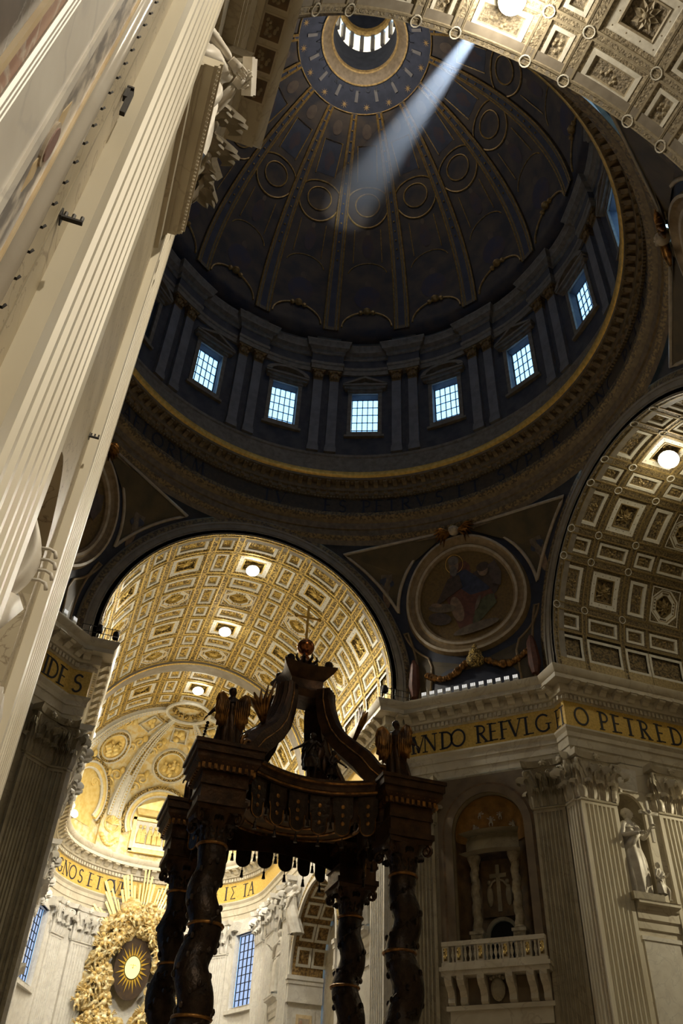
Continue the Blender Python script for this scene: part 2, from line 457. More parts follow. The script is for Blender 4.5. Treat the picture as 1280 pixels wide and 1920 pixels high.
def glyph(ch):
    if ch not in _gm:
        mb = MB()
        wd, strokes, serifs = GL[ch]
        for pts, wt in strokes:
            P = np.array(pts, float)
            T = np.gradient(P, axis=0); T /= np.linalg.norm(T, axis=1)[:, None]
            Nn = np.stack([-T[:, 1], T[:, 0]], 1)*wt/2
            V = [(*a, 0.0) for a in P + Nn] + [(*a, 0.0) for a in P - Nn]
            k = len(P)
            V += [(a[0], a[1], 0.035) for a in V]
            F = []
            for i in range(k - 1):
                F += [(2*k + i, 3*k + i, 3*k + i + 1, 2*k + i + 1), (i, i + 1, 2*k + i + 1, 2*k + i), (k + i + 1, k + i, 3*k + i, 3*k + i + 1)]
            mb.add(V, F)
        for x, y in serifs:
            mb.box(x - 0.15, x + 0.15, y - 0.025, y + 0.025, 0, 0.034)
        _gm[ch] = (mb.mesh('letter', 'letter'), wd)
    return _gm[ch]

def letter(ch, parent, centre, n, h, z, kw=1.0):
    """one letter on a vertical face; centre = (x, y) of its middle on the face, n = outward normal, z = baseline"""
    me, wd = glyph(ch)
    n = Vector((n[0], n[1], 0)).normalized()
    rt_ = Vector((-n.y, n.x, 0))
    p = Vector((centre[0], centre[1], z)) - rt_*(wd*h*kw/2) + n*0.012
    put('letter', me, parent, Matrix(((rt_.x*h*kw, 0, n.x, p.x), (rt_.y*h*kw, 0, n.y, p.y), (0, h, 0, p.z), (0, 0, 0, 1))))

# ---------------------------------------------------------------- small repeated pieces
def _modillion():
    mb = MB()
    # local: X along the wall, Y out, Z up; top at z = 0
    prof = [(0.0, 0.0), (0.72, 0.0), (0.74, -0.12), (0.66, -0.2), (0.5, -0.22), (0.34, -0.34), (0.16, -0.52), (0.0, -0.56)]
    mb.prism(prof, lambda u, v, d: (d, u, v), -0.28, 0.28)
    mb.box(-0.34, 0.34, 0, 0.8, 0, 0.07)
    return mb.mesh('modillion', 'marble')
MOD = _modillion()

def _leaf():
    mb = MB()
    us = np.linspace(-1, 1, 11)
    vs = np.linspace(0, 1, 15)
    def f(u, v):
        lobe = abs(math.sin(v*PI*3.5))
        wid = 0.50*(0.78 + 0.22*lobe)*(1 - 0.45*max(0, v - .55)/.45)
        if v < 0.62:
            y = 0.06 + 0.10*v; z = v*1.32
        else:
            t = (v - 0.62)/0.38*3.6
            y = 0.122 + 0.17*(1 - math.cos(t)); z = 0.82 + 0.17*math.sin(t)
        y -= 0.10*u*u*(1 - 0.4*v)
        y += 0.05*math.cos(u*PI*3)*(0.4 + v) + 0.03*lobe*(1 - abs(u))
        z -= 0.06*u*u*(v > .3)
        return (u*wid, y, z)
    mb.grid(f, us, vs)
    return mb
def _leafmesh(m):
    return _leaf().mesh('acanthus_leaf', m, smooth=True)
LEAF = {}
def leafmesh(m):
    if m not in LEAF:
        LEAF[m] = _leafmesh(m)
    return LEAF[m]

def spiral(c, ax, az, r0, turns, n=22, shrink=0.85):
    P = []
    for i in range(n):
        t = i/(n - 1)
        a = t*turns*2*PI
        r = r0*(1 - shrink*t)
        P.append(Vector(c) + Vector(ax)*(r*math.cos(a)) + Vector(az)*(r*math.sin(a)))
    return P

_pil = {}
def pilaster_mesh(wd, h, dep, nfl, m='marble', seg=6):
    k = (round(wd, 3), round(h, 3), dep, nfl, m)
    if k in _pil: return _pil[k]
    mb = MB()
    m = 'marble_p' if m == 'marble' else m
    prof = [(-wd/2, 0), (-wd/2, dep)]
    mrg = wd*0.085
    pitch = (wd - 2*mrg)/nfl
    fwid = pitch*0.70
    for i in range(nfl):
        c = -wd/2 + mrg + pitch*(i + 0.5)
        for j in range(seg + 1):
            a = PI*j/seg
            prof.append((c - fwid/2*math.cos(a), dep - fwid*0.5*math.sin(a)))
    prof += [(wd/2, dep), (wd/2, 0)]
    k_ = len(prof)
    V = [(x, y, 0) for x, y in prof] + [(x, y, h - 0.28) for x, y in prof]
    mb.add(V, [(i, i + 1, k_ + i + 1, k_ + i) for i in range(k_ - 1)])
    mb.box(-wd/2, wd/2, 0, dep, h - 0.3, h)
    _pil[k] = mb.mesh('pilaster', m)
    return _pil[k]

def capital(parent, wd, dep, z0, hc, m='marble', side=True):
    """Corinthian pilaster capital as sub-parts of a pilaster (local frame of the pilaster)"""
    mb = MB()
    b = dep
    # bell
    mb.hexa([(-wd/2, 0, z0), (wd/2, 0, z0), (wd/2, b, z0), (-wd/2, b, z0), (-wd*0.54, 0, z0 + hc*0.88), (wd*0.54, 0, z0 + hc*0.88), (wd*0.54, b + 0.22, z0 + hc*0.88), (-wd*0.54, b + 0.22, z0 + hc*0.88)])
    # astragal
    mb.tube([(-wd/2 - 0.05, 0, z0), (-wd/2 - 0.05, b + 0.05, z0), (wd/2 + 0.05, b + 0.05, z0), (wd/2 + 0.05, 0, z0)], 0.085, 6)
    # abacus with hollowed front
    za, zb = z0 + hc*0.87, z0 + hc
    n = 9
    fr = []
    for i in range(n):
        t = -1 + 2*i/(n - 1)
        fr.append((t*wd*0.66, b + 0.30 + 0.52*t*t*t*t*0.9 + 0.0))
    fr = [(-wd*0.66, 0)] + fr + [(wd*0.66, 0)]
    mb.prism(fr, lambda u, v, d: (u*(1 + 0.02*d), v + d*0.14, za + (zb - za)*d), 0, 1)
    put('abacus', mb.mesh('abacus', m), parent)
    vb = MB()
    for s in (-1, 1):
        # corner volute turning out on the diagonal, and the inner helix
        d = Vector((s*0.72, 0.70, 0)).normalized()
        c = Vector((s*wd*0.56, b + 0.42, z0 + hc*0.72))
        P = [Vector((s*wd*0.24, b + 0.12, z0 + hc*0.45)), Vector((s*wd*0.36, b + 0.2, z0 + hc*0.66)), Vector((s*wd*0.47, b + 0.3, z0 + hc*0.82))]
        P += [Vector(c) + d*(0.27*(1 - 0.8*t)*math.sin(t*9.4)) + Vector((0, 0, 0.27*(1 - 0.8*t)*math.cos(t*9.4))) for t in np.linspace(0, 1, 18)]
        vb.tube(P, [0.13 - 0.05*i/len(P) for i in range(len(P))], 6)
        c2 = Vector((s*wd*0.12, b + 0.3, z0 + hc*0.74))
        P = [Vector((s*wd*0.22, b + 0.14, z0 + hc*0.48))] + [c2 + Vector((s, 0, 0))*(0.17*(1 - 0.8*t)*math.cos(t*8)) + Vector((0, 0, 0.17*(1 - 0.8*t)*math.sin(t*8))) for t in np.linspace(0, 1, 14)]
        vb.tube(P, 0.06, 5)
    vb.sphere((0, b + 0.5, z0 + hc*0.93), (0.24, 0.16, 0.22), 8, 5)
    for i in range(6):
        a = i*PI/3
        vb.sphere((0.2*math.cos(a), b + 0.52, z0 + hc*0.93 + 0.2*math.sin(a)), 0.1, 6, 4)
    put('volute', vb.mesh('volute', m, smooth=True), parent)
    def lf(x, y, z, h, wl, rotz=0.0):
        put('acanthus_leaf', leafmesh(m), parent, Matrix.Translation((x, y, z)) @ RN(rotz, 4, 'Z') @ Matrix.Diagonal((wl*1.1, h*1.05, h, 1)))
    h1, h2 = hc*0.40, hc*0.66
    for x in (-0.33, 0, 0.33):
        lf(x*wd, b - 0.04, z0 + 0.06, h1, wd*0.34)
    for x in (-0.165, 0.165):
        lf(x*wd, b - 0.0, z0 + 0.1, h2, wd*0.32)
    for s in (-1, 1):
        lf(s*wd*0.49, b - 0.04, z0 + 0.08, h2, wd*0.32, -s*0.75)
        if side:
            lf(s*wd*0.48, b*0.4, z0 + 0.06, h1, wd*0.26, -s*1.5)

def pilaster(parent, p, n, wd, z0, z1, hc, dep=0.3, nfl=7, m='marble', cap=True, side=True):
    """p = (x, y) of the foot on the wall face, n = outward normal"""
    o = put('pilaster', pilaster_mesh(wd, z1 - z0, dep, nfl, m), parent, wall_frame((p[0], p[1], z0), n))
    if cap:
        capital(o, wd, dep, z1 - z0, hc, m, side)
    return o

# ---------------------------------------------------------------- walls with openings
def wall_panel(mb, s0, s1, z0, z1, ops, P, mi=0, ds=99.0, rev=None, na=14):
    """P(s, z, d): d is depth into the wall.  ops: dicts c, hw, zb, zs, arch, dp"""
    def quad(a, b, za, zb_):
        if b - a < 1e-6 or zb_ - za < 1e-6: return
        k = max(1, int(math.ceil((b - a)/ds)))
        q = np.linspace(a, b, k + 1)
        mb.grid(lambda u, v: P(u, v, 0), q, [za, zb_], mi)
    cur = s0
    for o in sorted(ops, key=lambda o: o['c']):
        a, b = o['c'] - o['hw'], o['c'] + o['hw']
        quad(cur, a, z0, z1)
        quad(a, b, z0, o['zb'])
        dp = o.get('dp', 0.5)
        rm = mi if rev is None else rev
        if o.get('arch', True):
            an = np.linspace(PI, 0, na + 1)
            V = []; F = []
            for t in an:
                s_, z_ = o['c'] + o['hw']*math.cos(t), o['zs'] + o['hw']*math.sin(t)
                V += [P(s_, z_, 0), P(s_, z1, 0), P(s_, z_, dp)]
            for i in range(na):
                F += [(3*i, 3*i + 3, 3*i + 4, 3*i + 1)]
            mb.add(V, F, mi)
            mb.add(V, [(3*i, 3*i + 2, 3*i + 5, 3*i + 3) for i in range(na)], rm)
        else:
            quad(a, b, o['zs'], z1)
            mb.add([P(a, o['zs'], 0), P(b, o['zs'], 0), P(b, o['zs'], dp), P(a, o['zs'], dp)], [(0, 3, 2, 1)], rm)
        for s_ in (a, b):
            mb.add([P(s_, o['zb'], 0), P(s_, o['zs'], 0), P(s_, o['zs'], dp), P(s_, o['zb'], dp)], [(0, 1, 2, 3)], rm)
        mb.add([P(a, o['zb'], 0), P(b, o['zb'], 0), P(b, o['zb'], dp), P(a, o['zb'], dp)], [(0, 1, 2, 3)], rm)
        cur = b
    quad(cur, s1, z0, z1)

def niche_shell(mb, o, P, mi=0, depth=None, n=14, m=7):
    dp0 = o.get('dp', 0.0)
    dep = depth or o['hw']
    def f(a, v):
        if v <= 0:
            z, k = o['zb'] + (o['zs'] - o['zb'])*(v + 1), 1.0; e = 0
        else:
            e = v*PI/2; z = o['zs'] + o['hw']*math.sin(e)*math.sin(a) if False else o['zs'] + o['hw']*math.sin(e); k = math.cos(e)
        return P(o['c'] - o['hw']*math.cos(a)*k, z, dp0 + dep*math.sin(a)*k)
    mb.grid(f, np.linspace(0, PI, n + 1), [-1, -0.5] + list(np.linspace(0, 1, m + 1)), mi)

def seg_P(p0, p1):
    d = Vector((p1[0] - p0[0], p1[1] - p0[1], 0)).normalized()
    n = Vector((-d.y, d.x, 0))
    def P(s, z, dd):
        return (p0[0] + d.x*s - n.x*dd, p0[1] + d.y*s - n.y*dd, z)
    return P, n

# ---------------------------------------------------------------- floor
mb = MB()
mb.grid(lambda x, y: (x, y, 0), np.linspace(-60, 60, 3), np.linspace(-70, 80, 3))
struct('floor', mb.mesh('floor', 'floor'), 'inlaid marble floor of the basilica, below the view', 'floor')

# ---------------------------------------------------------------- entablature
ZA, ZF, ZC, ZT = 29.7, 31.8, 34.0, 36.2
def ent_prof(k=1.0, back=-1.2):
    return [(back, ZA, 0), (0.0, ZA, 0), (0.0, 30.3, 0), (0.09, 30.34, 0), (0.09, 31.0, 0), (0.18, 31.05, 0), (0.18, 31.4, 0), (0.34, 31.66, 0), (0.34, ZF, 0),
            (0.0, ZF + 0.02, 1), (0.0, ZC, 0), (0.14, ZC + 0.1, 0), (0.14, 34.42, 0), (0.40, 34.5, 0), (0.44, 34.62, 0), (0.44, 35.22, 0), (1.16*k, 35.24, 0), (1.16*k, 35.6, 0), (1.24*k, 35.66, 0), (1.45*k, 36.1, 0), (1.45*k, ZT, 0), (-3.2, ZT, 0)]

ARCN = 48
AP = [(12.0*math.cos(a), 58 + 12.0*math.sin(a)) for a in np.linspace(0, PI, ARCN + 1)]
PF = [(50, 12), (22.2, 12), (22.2, 13.4), (13.4, 22.2), (12, 22.2)] + AP + [(-12, 22.2), (-13.4, 22.2), (-22.2, 13.4), (-22.2, 12), (-50, 12)]
PL = [(-50, -12), (-22.2, -12), (-22.2, -13.4), (-13.4, -22.2), (-12.45, -22.2), (-12.45, -62)]
PR = [(12, -62), (12, -22.2), (13.4, -22.2), (22.2, -13.4), (22.2, -12), (50, -12)]

def dentils(path, zlo, zhi, off, dep, pitch, wd):
    mb = MB()
    for i in range(len(path) - 1):
        a, b = Vector(path[i]), Vector(path[i + 1])
        L = (b - a).length
        if L < pitch: 
            k = 1
        else:
            k = int(L/pitch)
        d = (b - a)/L; n = Vector((-d.y, d.x))
        for j in range(k):
            c = a + d*((j + 0.5)*L/k)
            q = [c - d*wd/2 + n*off, c + d*wd/2 + n*off, c + d*wd/2 + n*(off + dep), c - d*wd/2 + n*(off + dep)]
            mb.hexa([(p.x, p.y, zlo) for p in q] + [(p.x, p.y, zhi) for p in q])
    return mb

def cut(path, i0, i1): return path[i0:i1]
def modillions(parent, path, pitch=1.3, me=None, skip=None, z=35.22, off=0.44):
    for i in range(len(path) - 1):
        a, b = Vector(path[i]), Vector(path[i + 1])
        L = (b - a).length
        d = (b - a)/L; n = Vector((-d.y, d.x))
        k = max(1, int(round(L/pitch)))
        for j in range(k):
            c = a + d*((j + 0.5)*L/k) + n*off
            if skip and skip(c): continue
            put('modillion', me or MOD, parent, wall_frame((c.x, c.y, z), n))

mb = MB(); mb.sweep(PF, ent_prof())
T1 = struct('trim_1', mb.mesh('trim_1', ['marble', 'frieze'], smooth=30), 'great marble entablature with a gold mosaic inscription band carried round choir and far piers', 'entablature')
# ressauts of the entablature over the choir pilasters keep the plan of the wall; the brackets under its cornice are pieces
AP2 = [(12.0*math.cos(a), 58 + 12.0*math.sin(a)) for a in np.linspace(0, PI, 31)]
modillions(T1, [(40, 12), (22.2, 12), (22.2, 13.4), (13.4, 22.2), (12, 22.2), (12, 58)])
modillions(T1, AP2)
modillions(T1, [(-12, 58), (-12, 22.2), (-13.4, 22.2), (-22.2, 13.4)])
o = put('dentils', dentils([(40, 12), (22.2, 12), (22.2, 13.4), (13.4, 22.2), (12, 22.2)] + AP2 + [(-12, 22.2), (-13.4, 22.2), (-22.2, 13.4)], 34.06, 34.4, 0.13, 0.2, 0.36, 0.22).mesh('dentils', 'marble'), T1, kind='stuff')
HL = 1.45
ZL = ZF + 0.4
for ch, x in zip('MVNDOREFVLG', (13.62, 14.30, 14.98, 15.98, 16.66, 18.02, 18.7, 19.33, 19.96, 20.72, 21.48)):
    letter(ch, T1, (x, 35.6 - x), (-1, -1), HL, ZL)
for ch, y in (('E', 13.02), ('T', 12.40)):
    letter(ch, T1, (22.2, y), (-1, 0), HL, ZL, 0.72)
x = 23.6
for ch, x in zip('OPETREDIXISTI', (23.6, 25.5, 26.62, 27.8, 29.1, 30.5, 31.95, 33.0, 33.75, 34.65, 35.55, 36.55, 37.5)):
    letter(ch, T1, (x, 12.0), (0, -1), HL, ZL)
for ch, x in zip('HINCVNAFIDE', (-21.6, -20.9, -20.3, -19.4, -18.2, -17.4, -16.6, -15.9 + 0.1, -15.55 + 0.22, -14.78, -14.05)):
    letter(ch, T1, (x, 35.6 + x), (1, -1), HL, ZL)
letter('S', T1, (-12.85, 22.2), (0, -1), HL, ZL)
def aletter(ch, az, h=HL):
    a = R(az)
    letter(ch, T1, (12*math.sin(a), 58 + 12*math.cos(a)), (-math.sin(a), -math.cos(a)), h, ZL)
for ch, az in (('P', -88), ('A', -82), ('S', -77), ('C', -72), ('A', -66.4), ('G', -59.6), ('N', -53), ('O', -47), ('S', -40.5), ('E', -33.2), ('T', -27.6), ('O', -20.6), ('V', -16.6), ('E', -12.4), ('S', -8.8), ('\u03a3', 9.1), ('V', 14), ('B', 22), ('O', 27), ('\u03a3', 32), ('E', 41.5), ('I', 48.4), ('\u03a3', 53.4), ('T', 62.6), ('A', 68)):
    aletter(ch, az)

mb = MB(); mb.sweep(PL, [(p[0]*1.28 if p[0] > 0.43 else p[0], p[1], p[2]) for p in ent_prof()])
T2 = struct('trim_2', mb.mesh('trim_2', ['marble', 'frieze'], smooth=30), 'marble entablature with panelled soffit above the near left pier', 'entablature')
def _soff():
    mb = MB()
    mb.box(-0.50, 0.50, -0.42, 0.42, -0.03, 0.02, 0)
    mb.box(-0.43, 0.43, -0.36, 0.36, -0.035, -0.03, 1)
    for i in range(14):
        mb.sphere((random.uniform(-0.27, 0.27), random.uniform(-0.22, 0.22), -0.05), (0.09, 0.07, 0.05), 6, 4, 2)
    return mb.mesh('soffit_panel', ['marble', 'brownmarble', 'stone'], smooth=True)
SOFF = _soff()
for i in range(15):
    put('soffit_panel', SOFF, T2, wall_frame((-12.45 + 1.02, -23.0 - i*1.15, 35.23), (1, 0)))
    if i:
        mbr = None
put('dentils', dentils([(-13.4, -22.2), (-12.45, -22.2), (-12.45, -45)], 34.06, 34.4, 0.13, 0.2, 0.36, 0.22).mesh('dentils', 'marble'), T2, kind='stuff')
mb = MB(); mb.sweep(PR, ent_prof())
struct('trim_3', mb.mesh('trim_3', ['marble', 'frieze'], smooth=30), 'marble entablature of the near right pier, mostly outside the view', 'entablature')

# ---------------------------------------------------------------- plain wall runs
def plain_wall(name, path, label, z1=ZA + 0.1, m='marble'):
    mb = MB(); mb.sweep(path, [(0, 0, 0), (0, z1, 0)])
    return struct(name, mb.mesh(name, m), label, 'wall')
plain_wall('wall_left_transept', [(-22.2, 12), (-50, 12)], 'plain left transept wall hidden behind the near pier')
plain_wall('wall_left_transept_near', [(-50, -12), (-22.2, -12), (-22.2, -13.4), (-13.4, -22.2), (-12.85, -22.2)], 'left transept wall behind the near left pier')
plain_wall('wall_right_near', PR, 'near right pier wall outside the view')
mb = MB()
for x0, y0, x1, y1, nx in ((50, 14, 50, -14, 0), (-50, -14, -50, 14, 0), (-14, -62, 14, -62, 0)):
    mb.add([(x0, y0, 0), (x1, y1, 0), (x1, y1, 56), (x0, y0, 56)], [(0, 1, 2, 3)])
struct('wall_ends', mb.mesh('wall_ends', 'stone'), 'end walls closing transepts and nave far outside the view', 'wall')

# ---------------------------------------------------------------- right transept wall with pilasters and statue niche
P_, n_ = seg_P((50, 12), (22.2, 12))
sx_ = lambda x: 50 - x
nic = dict(c=sx_(26.35), hw=1.22, zb=19.9, zs=26.2, dp=0.25)
mb = MB()
wall_panel(mb, 0, 27.8, 0, ZA + 0.05, [nic], P_, 0, rev=0)
niche_shell(mb, nic, P_, 1, 1.0)
mb.add([(22.2, 12, 0), (22.2, 13.4, 0), (22.2, 13.4, ZA + .05), (22.2, 12, ZA + .05)], [(0, 1, 2, 3)], 0)
WR = struct('wall_right_transept', mb.mesh('wall_right_transept', ['marble', 'stone'], smooth=30), 'right transept wall of pale marble with fluted pilasters and a statue niche', 'wall')
ZCAP = 26.3
HC = ZA - ZCAP
pilaster(WR, (23.78, 12.0), (0, -1), 2.9, 0, ZCAP, HC, 0.22, 7)
pilaster(WR, (30.1, 12.0), (0, -1), 2.9, 0, ZCAP, HC, 0.22, 7)
pilaster(WR, (38.6, 12.0), (0, -1), 2.9, 0, ZCAP, HC, 0.22, 7)
pilaster(WR, (22.2, 12.75), (-1, 0), 1.15, 0, ZCAP, HC, 0.12, 3, side=False)
def ledge_mesh(wd, dep, m='marble'):
    mb = MB()
    prof = [(0, -1.7), (0.10, -1.68), (0.10, -1.25), (0.22, -1.1), (0.22, -0.55), (0.34, -0.48), (0.40, -0.30), (dep, -0.22), (dep, -0.04), (dep + 0.05, 0.0), (0, 0.0)]
    mb.prism(prof, lambda u, v, d: (d, u, v), -wd/2, wd/2)
    return mb.mesh('pedestal_ledge', m)
put('pedestal_ledge', ledge_mesh(3.2, 0.62), WR, wall_frame((26.95, 12, 19.95), (0, -1)))
mb = MB()
mb.box(-1.35, 1.35, 0, 0.06, 8, 17.6); mb.box(-1.5, 1.5, 0, 0.12, 17.6, 17.85)
put('wall_panel', mb.mesh('wall_panel', 'marble_w'), WR, wall_frame((26.95, 12, 0), (0, -1)))
mb = MB()
mb.hexa([(-0.75, 0, 27.55), (0.75, 0, 27.55), (0.75, 0.18, 27.55), (-0.75, 0.18, 27.55), (-0.85, 0, 29.2), (0.85, 0, 29.2), (0.85, 0.24, 29.2), (-0.85, 0.24, 29.2)])
put('keystone', mb.mesh('keystone', 'marble_w'), WR, wall_frame((26.5, 12, 0), (0, -1)))

# ---------------------------------------------------------------- far right pier: chamfer with the relic loggia
P_, n_ = seg_P((22.2, 13.4), (13.4, 22.2))
LC = math.hypot(8.8, 8.8)
NC = 5.95
nic = dict(c=NC, hw=2.72, zb=16.3, zs=25.45, dp=0.55)
nic2 = dict(c=NC, hw=2.2, zb=2.0, zs=10.5, dp=0.5)
mb = MB()
wall_panel(mb, 0, LC, 12.9, ZA + 0.05, [nic], P_, 0, rev=2, na=18)
wall_panel(mb, 0, LC, 0, 12.9, [nic2], P_, 0, rev=0)
niche_shell(mb, nic, P_, 1, 1.6, 18, 9)
niche_shell(mb, nic2, P_, 0, 1.8)
WP = struct('wall_right_pier', mb.mesh('wall_right_pier', ['stone', 'brownmarble', 'stone'], smooth=30), 'chamfered far right pier of grey marble with an arched relic loggia', 'wall')
def chpt(s): return (22.2 - s*0.70711, 13.4 + s*0.70711)
NCH = (-0.70711, -0.70711)
pilaster(WP, chpt(1.25), NCH, 2.3, 0, ZCAP, HC, 0.2, 7, 'stone')
pilaster(WP, chpt(LC - 1.25), NCH, 2.3, 0, ZCAP, HC, 0.2, 7, 'stone')
MT['pier_dark'] = mat('dark_pier_facing', (0.20, 0.145, 0.085), (0.13, 0.095, 0.06), 0.8, 0.5)
CH = wall_frame((*chpt(NC), 0), NCH)          # local frame: X along the chamfer, Y out, Z up
def arch_band(mb, r0, r1, zs, zb, y0, y1, mi=0, n=20):
    pts = [(-1, zb)] + [(math.cos(a), math.sin(a)) for a in np.linspace(PI, 0, n)] + [(1, zb)]
    def q(r, p, first):
        return None
    inn = [(-r0, zb)] + [(r0*math.cos(a), zs + r0*math.sin(a)) for a in np.linspace(PI, 0, n)] + [(r0, zb)]
    outr = [(-r1, zb)] + [(r1*math.cos(a), zs + r1*math.sin(a)) for a in np.linspace(PI, 0, n)] + [(r1, zb)]
    k = len(inn)
    V = [(x, y1, z) for x, z in inn] + [(x, y1, z) for x, z in outr] + [(x, y0, z) for x, z in outr] + [(x, y0, z) for x, z in inn]
    F = []
    for i in range(k - 1):
        F += [(i, k + i, k + i + 1, i + 1), (k + i, 2*k + i, 2*k + i + 1, k + i + 1), (3*k + i, i, i + 1, 3*k + i + 1)]
    mb.add(V, F, mi)
mb = MB()
arch_band(mb, 2.72, 3.3, 25.45, 16.3, 0, 0.14, 0)
arch_band(mb, 3.3, 3.48, 25.45, 16.3, 0, 0.05, 1)
put('niche_frame', mb.mesh('niche_frame', ['pier_dark', 'brownmarble']), WP, CH)
mb = MB()
wall_panel(mb, -3.85, 3.85, 16.3, 29.55, [dict(c=0, hw=3.2, zb=16.3, zs=25.45, dp=-0.03)], lambda s, z, d: (s, 0.03 + d, z), 0, na=20)
mb.box(-3.6, 3.6, 0, 0.03, 14.1, 15.9)
put('dark_marble_facing', mb.mesh('dark_marble_facing', 'pier_dark'), WP, CH)
# gilt relief in the head of the niche: small cherubs among clouds
for k, (x, z, sc_) in enumerate(((-1.5, 26.2, 0.5), (-0.55, 27.05, 0.42), (0.25, 26.75, 0.5), (1.0, 27.2, 0.4), (1.55, 26.2, 0.5))):
    mb = MB()
    r = math.hypot(x, z - 25.45)/2.72
    y = -0.55 - 1.55*math.sqrt(max(0.02, 1 - r*r)) + 0.12
    mb.sphere((x, y, z + 0.45*sc_), 0.22*sc_, 8, 6)
    mb.sphere((x, y, z), (0.26*sc_, 0.2*sc_, 0.4*sc_), 8, 6)
    for s in (-1, 1):
        mb.tube([(x + s*0.2*sc_, y, z + 0.2*sc_), (x + s*0.55*sc_, y + 0.1, z + 0.35*sc_)], [0.1*sc_, 0.06*sc_], 5)
        mb.tube([(x + s*0.1*sc_, y, z - 0.25*sc_), (x + s*0.25*sc_, y + 0.1, z - 0.6*sc_), (x + s*0.2*sc_, y + 0.05, z - 0.95*sc_)], [0.14*sc_, 0.1*sc_, 0.06*sc_], 5)
        mb.sphere((x + s*0.5*sc_, y - 0.06, z + 0.1*sc_), (0.3*sc_, 0.05, 0.2*sc_), 7, 4)
    put('cherub_relief', mb.mesh('cherub_relief', 'statue', smooth=True), WP, CH)
mb = MB()
niche_head = dict(c=0, hw=2.66, zb=25.0, zs=25.45, dp=0.5)
niche_shell(mb, niche_head, lambda s, z, d: (s, -d, z), 0, 1.52, 18, 9)
put('gilt_niche_head', mb.mesh('gilt_niche_head', 'nichegold', smooth=True), WP, CH)
MT['aedicule'] = mat('aged_column_marble', (0.46, 0.39, 0.27), (0.28, 0.23, 0.15), 3.0, 0.5, bump=0.6, bscale=6, dist=0.08)
# aedicule inside the niche
def twisted(mb, c, r, h, z0, turns, amp, n=10, k=60, mi=0, phase=0.0):
    pts = []; rs = []
    for i in range(k + 1):
        t = i/k
        a = t*turns*2*PI + phase
        pts.append((c[0] + amp*math.cos(a), c[1] + amp*math.sin(a), z0 + h*t)); rs.append(r*(1 - 0.12*t) + 0.05*r*math.sin(t*60))
    mb.tube(pts, rs, n, mi=mi)
yb = -0.95
for s in (-1, 1):
    mb = MB()
    twisted(mb, (s*1.5, yb), 0.33, 4.3, 18.95, 3.6, 0.045, 12, 60)
    mb.box(s*1.5 - 0.42, s*1.5 + 0.42, yb - 0.42, yb + 0.42, 16.4, 18.6); mb.box(s*1.5 - 0.5, s*1.5 + 0.5, yb - 0.5, yb + 0.5, 18.55, 18.75)
    mb.lathe([(0.4, 18.75), (0.44, 18.85), (0.33, 19.0)], 12, c=(s*1.5, yb))
    mb.lathe([(0.28, 23.15), (0.34, 23.3), (0.5, 23.75), (0.5, 23.9)], 12, c=(s*1.5, yb))
    put('aedicule_column', mb.mesh('aedicule_column', 'aedicule', smooth=35), WP, CH)
mb = MB()
pa = [(2.05, -0.9), (1.1, -0.62), (0.5, -0.52), (0, -0.5), (-0.5, -0.52), (-1.1, -0.62), (-2.05, -0.9)]
mb.sweep([(-x, y) for x, y in pa][::-1] if False else [(x, y) for x, y in pa][::-1], [(-1.0, 23.85), (0, 23.85), (0, 24.1), (-0.05, 24.12), (-0.05, 24.9), (-0.12, 25.0), (-0.22, 25.2), (-0.22, 25.3), (0.9, 25.3)])
mb2 = MB()
prof = [(0.9, 23.85, 0), (0, 23.85, 0), (0, 24.1, 0), (0.03, 24.12, 1), (0.03, 24.85, 0), (0.12, 25.0, 0), (0.24, 25.18, 0), (0.24, 25.3, 0), (-0.9, 25.3, 0)]
mb2.sweep([(-2.0, -0.75), (-1.1, -0.42), (-0.5, -0.30), (0, -0.28), (0.5, -0.30), (1.1, -0.42), (2.0, -0.75)][::-1], [(-p[0] if i == 0 else p[0], p[1], p[2]) for i, p in enumerate(prof)])
put('aedicule_entablature', mb2.mesh('aedicule_entablature', ['stone', 'stone'], smooth=35), WP, CH)
mb = MB()
arch_band(mb, 0.95, 1.2, 18.7, 16.3, -2.2, -1.75)
mb.box(-1.25, 1.25, -2.1, -1.7, 19.9, 23.8, 1)
mb.box(-0.14, 0.14, -1.72, -1.58, 20.2, 23.4, 2); mb.box(-0.62, 0.62, -1.72, -1.58, 22.5, 22.78, 2)
for s in (-1, 1):
    mb.sphere((s*0.7, -1.66, 21.3), (0.24, 0.14, 0.75), 8, 6, 2); mb.sphere((s*0.66, -1.62, 22.2), 0.17, 8, 6, 2)
    mb.tube([(s*0.7, -1.6, 21.8), (s*0.4, -1.5, 22.2), (s*0.15, -1.5, 22.3)], 0.08, 5, mi=2)
put('cross_relief', mb.mesh('cross_relief', ['stone', 'brownmarble', 'stone'], smooth=40), WP, CH)
mb = MB()
mb.prism([(-0.95, 16.3), (0.95, 16.3), (0.95, 18.7)] + [(0.95*math.cos(a), 18.7 + 0.95*math.sin(a)) for a in np.linspace(0, PI, 10)][1:], lambda u, v, d: (u, d, v), -2.05, -1.98)
put('doorway', mb.mesh('doorway', 'dark'), WP, CH)
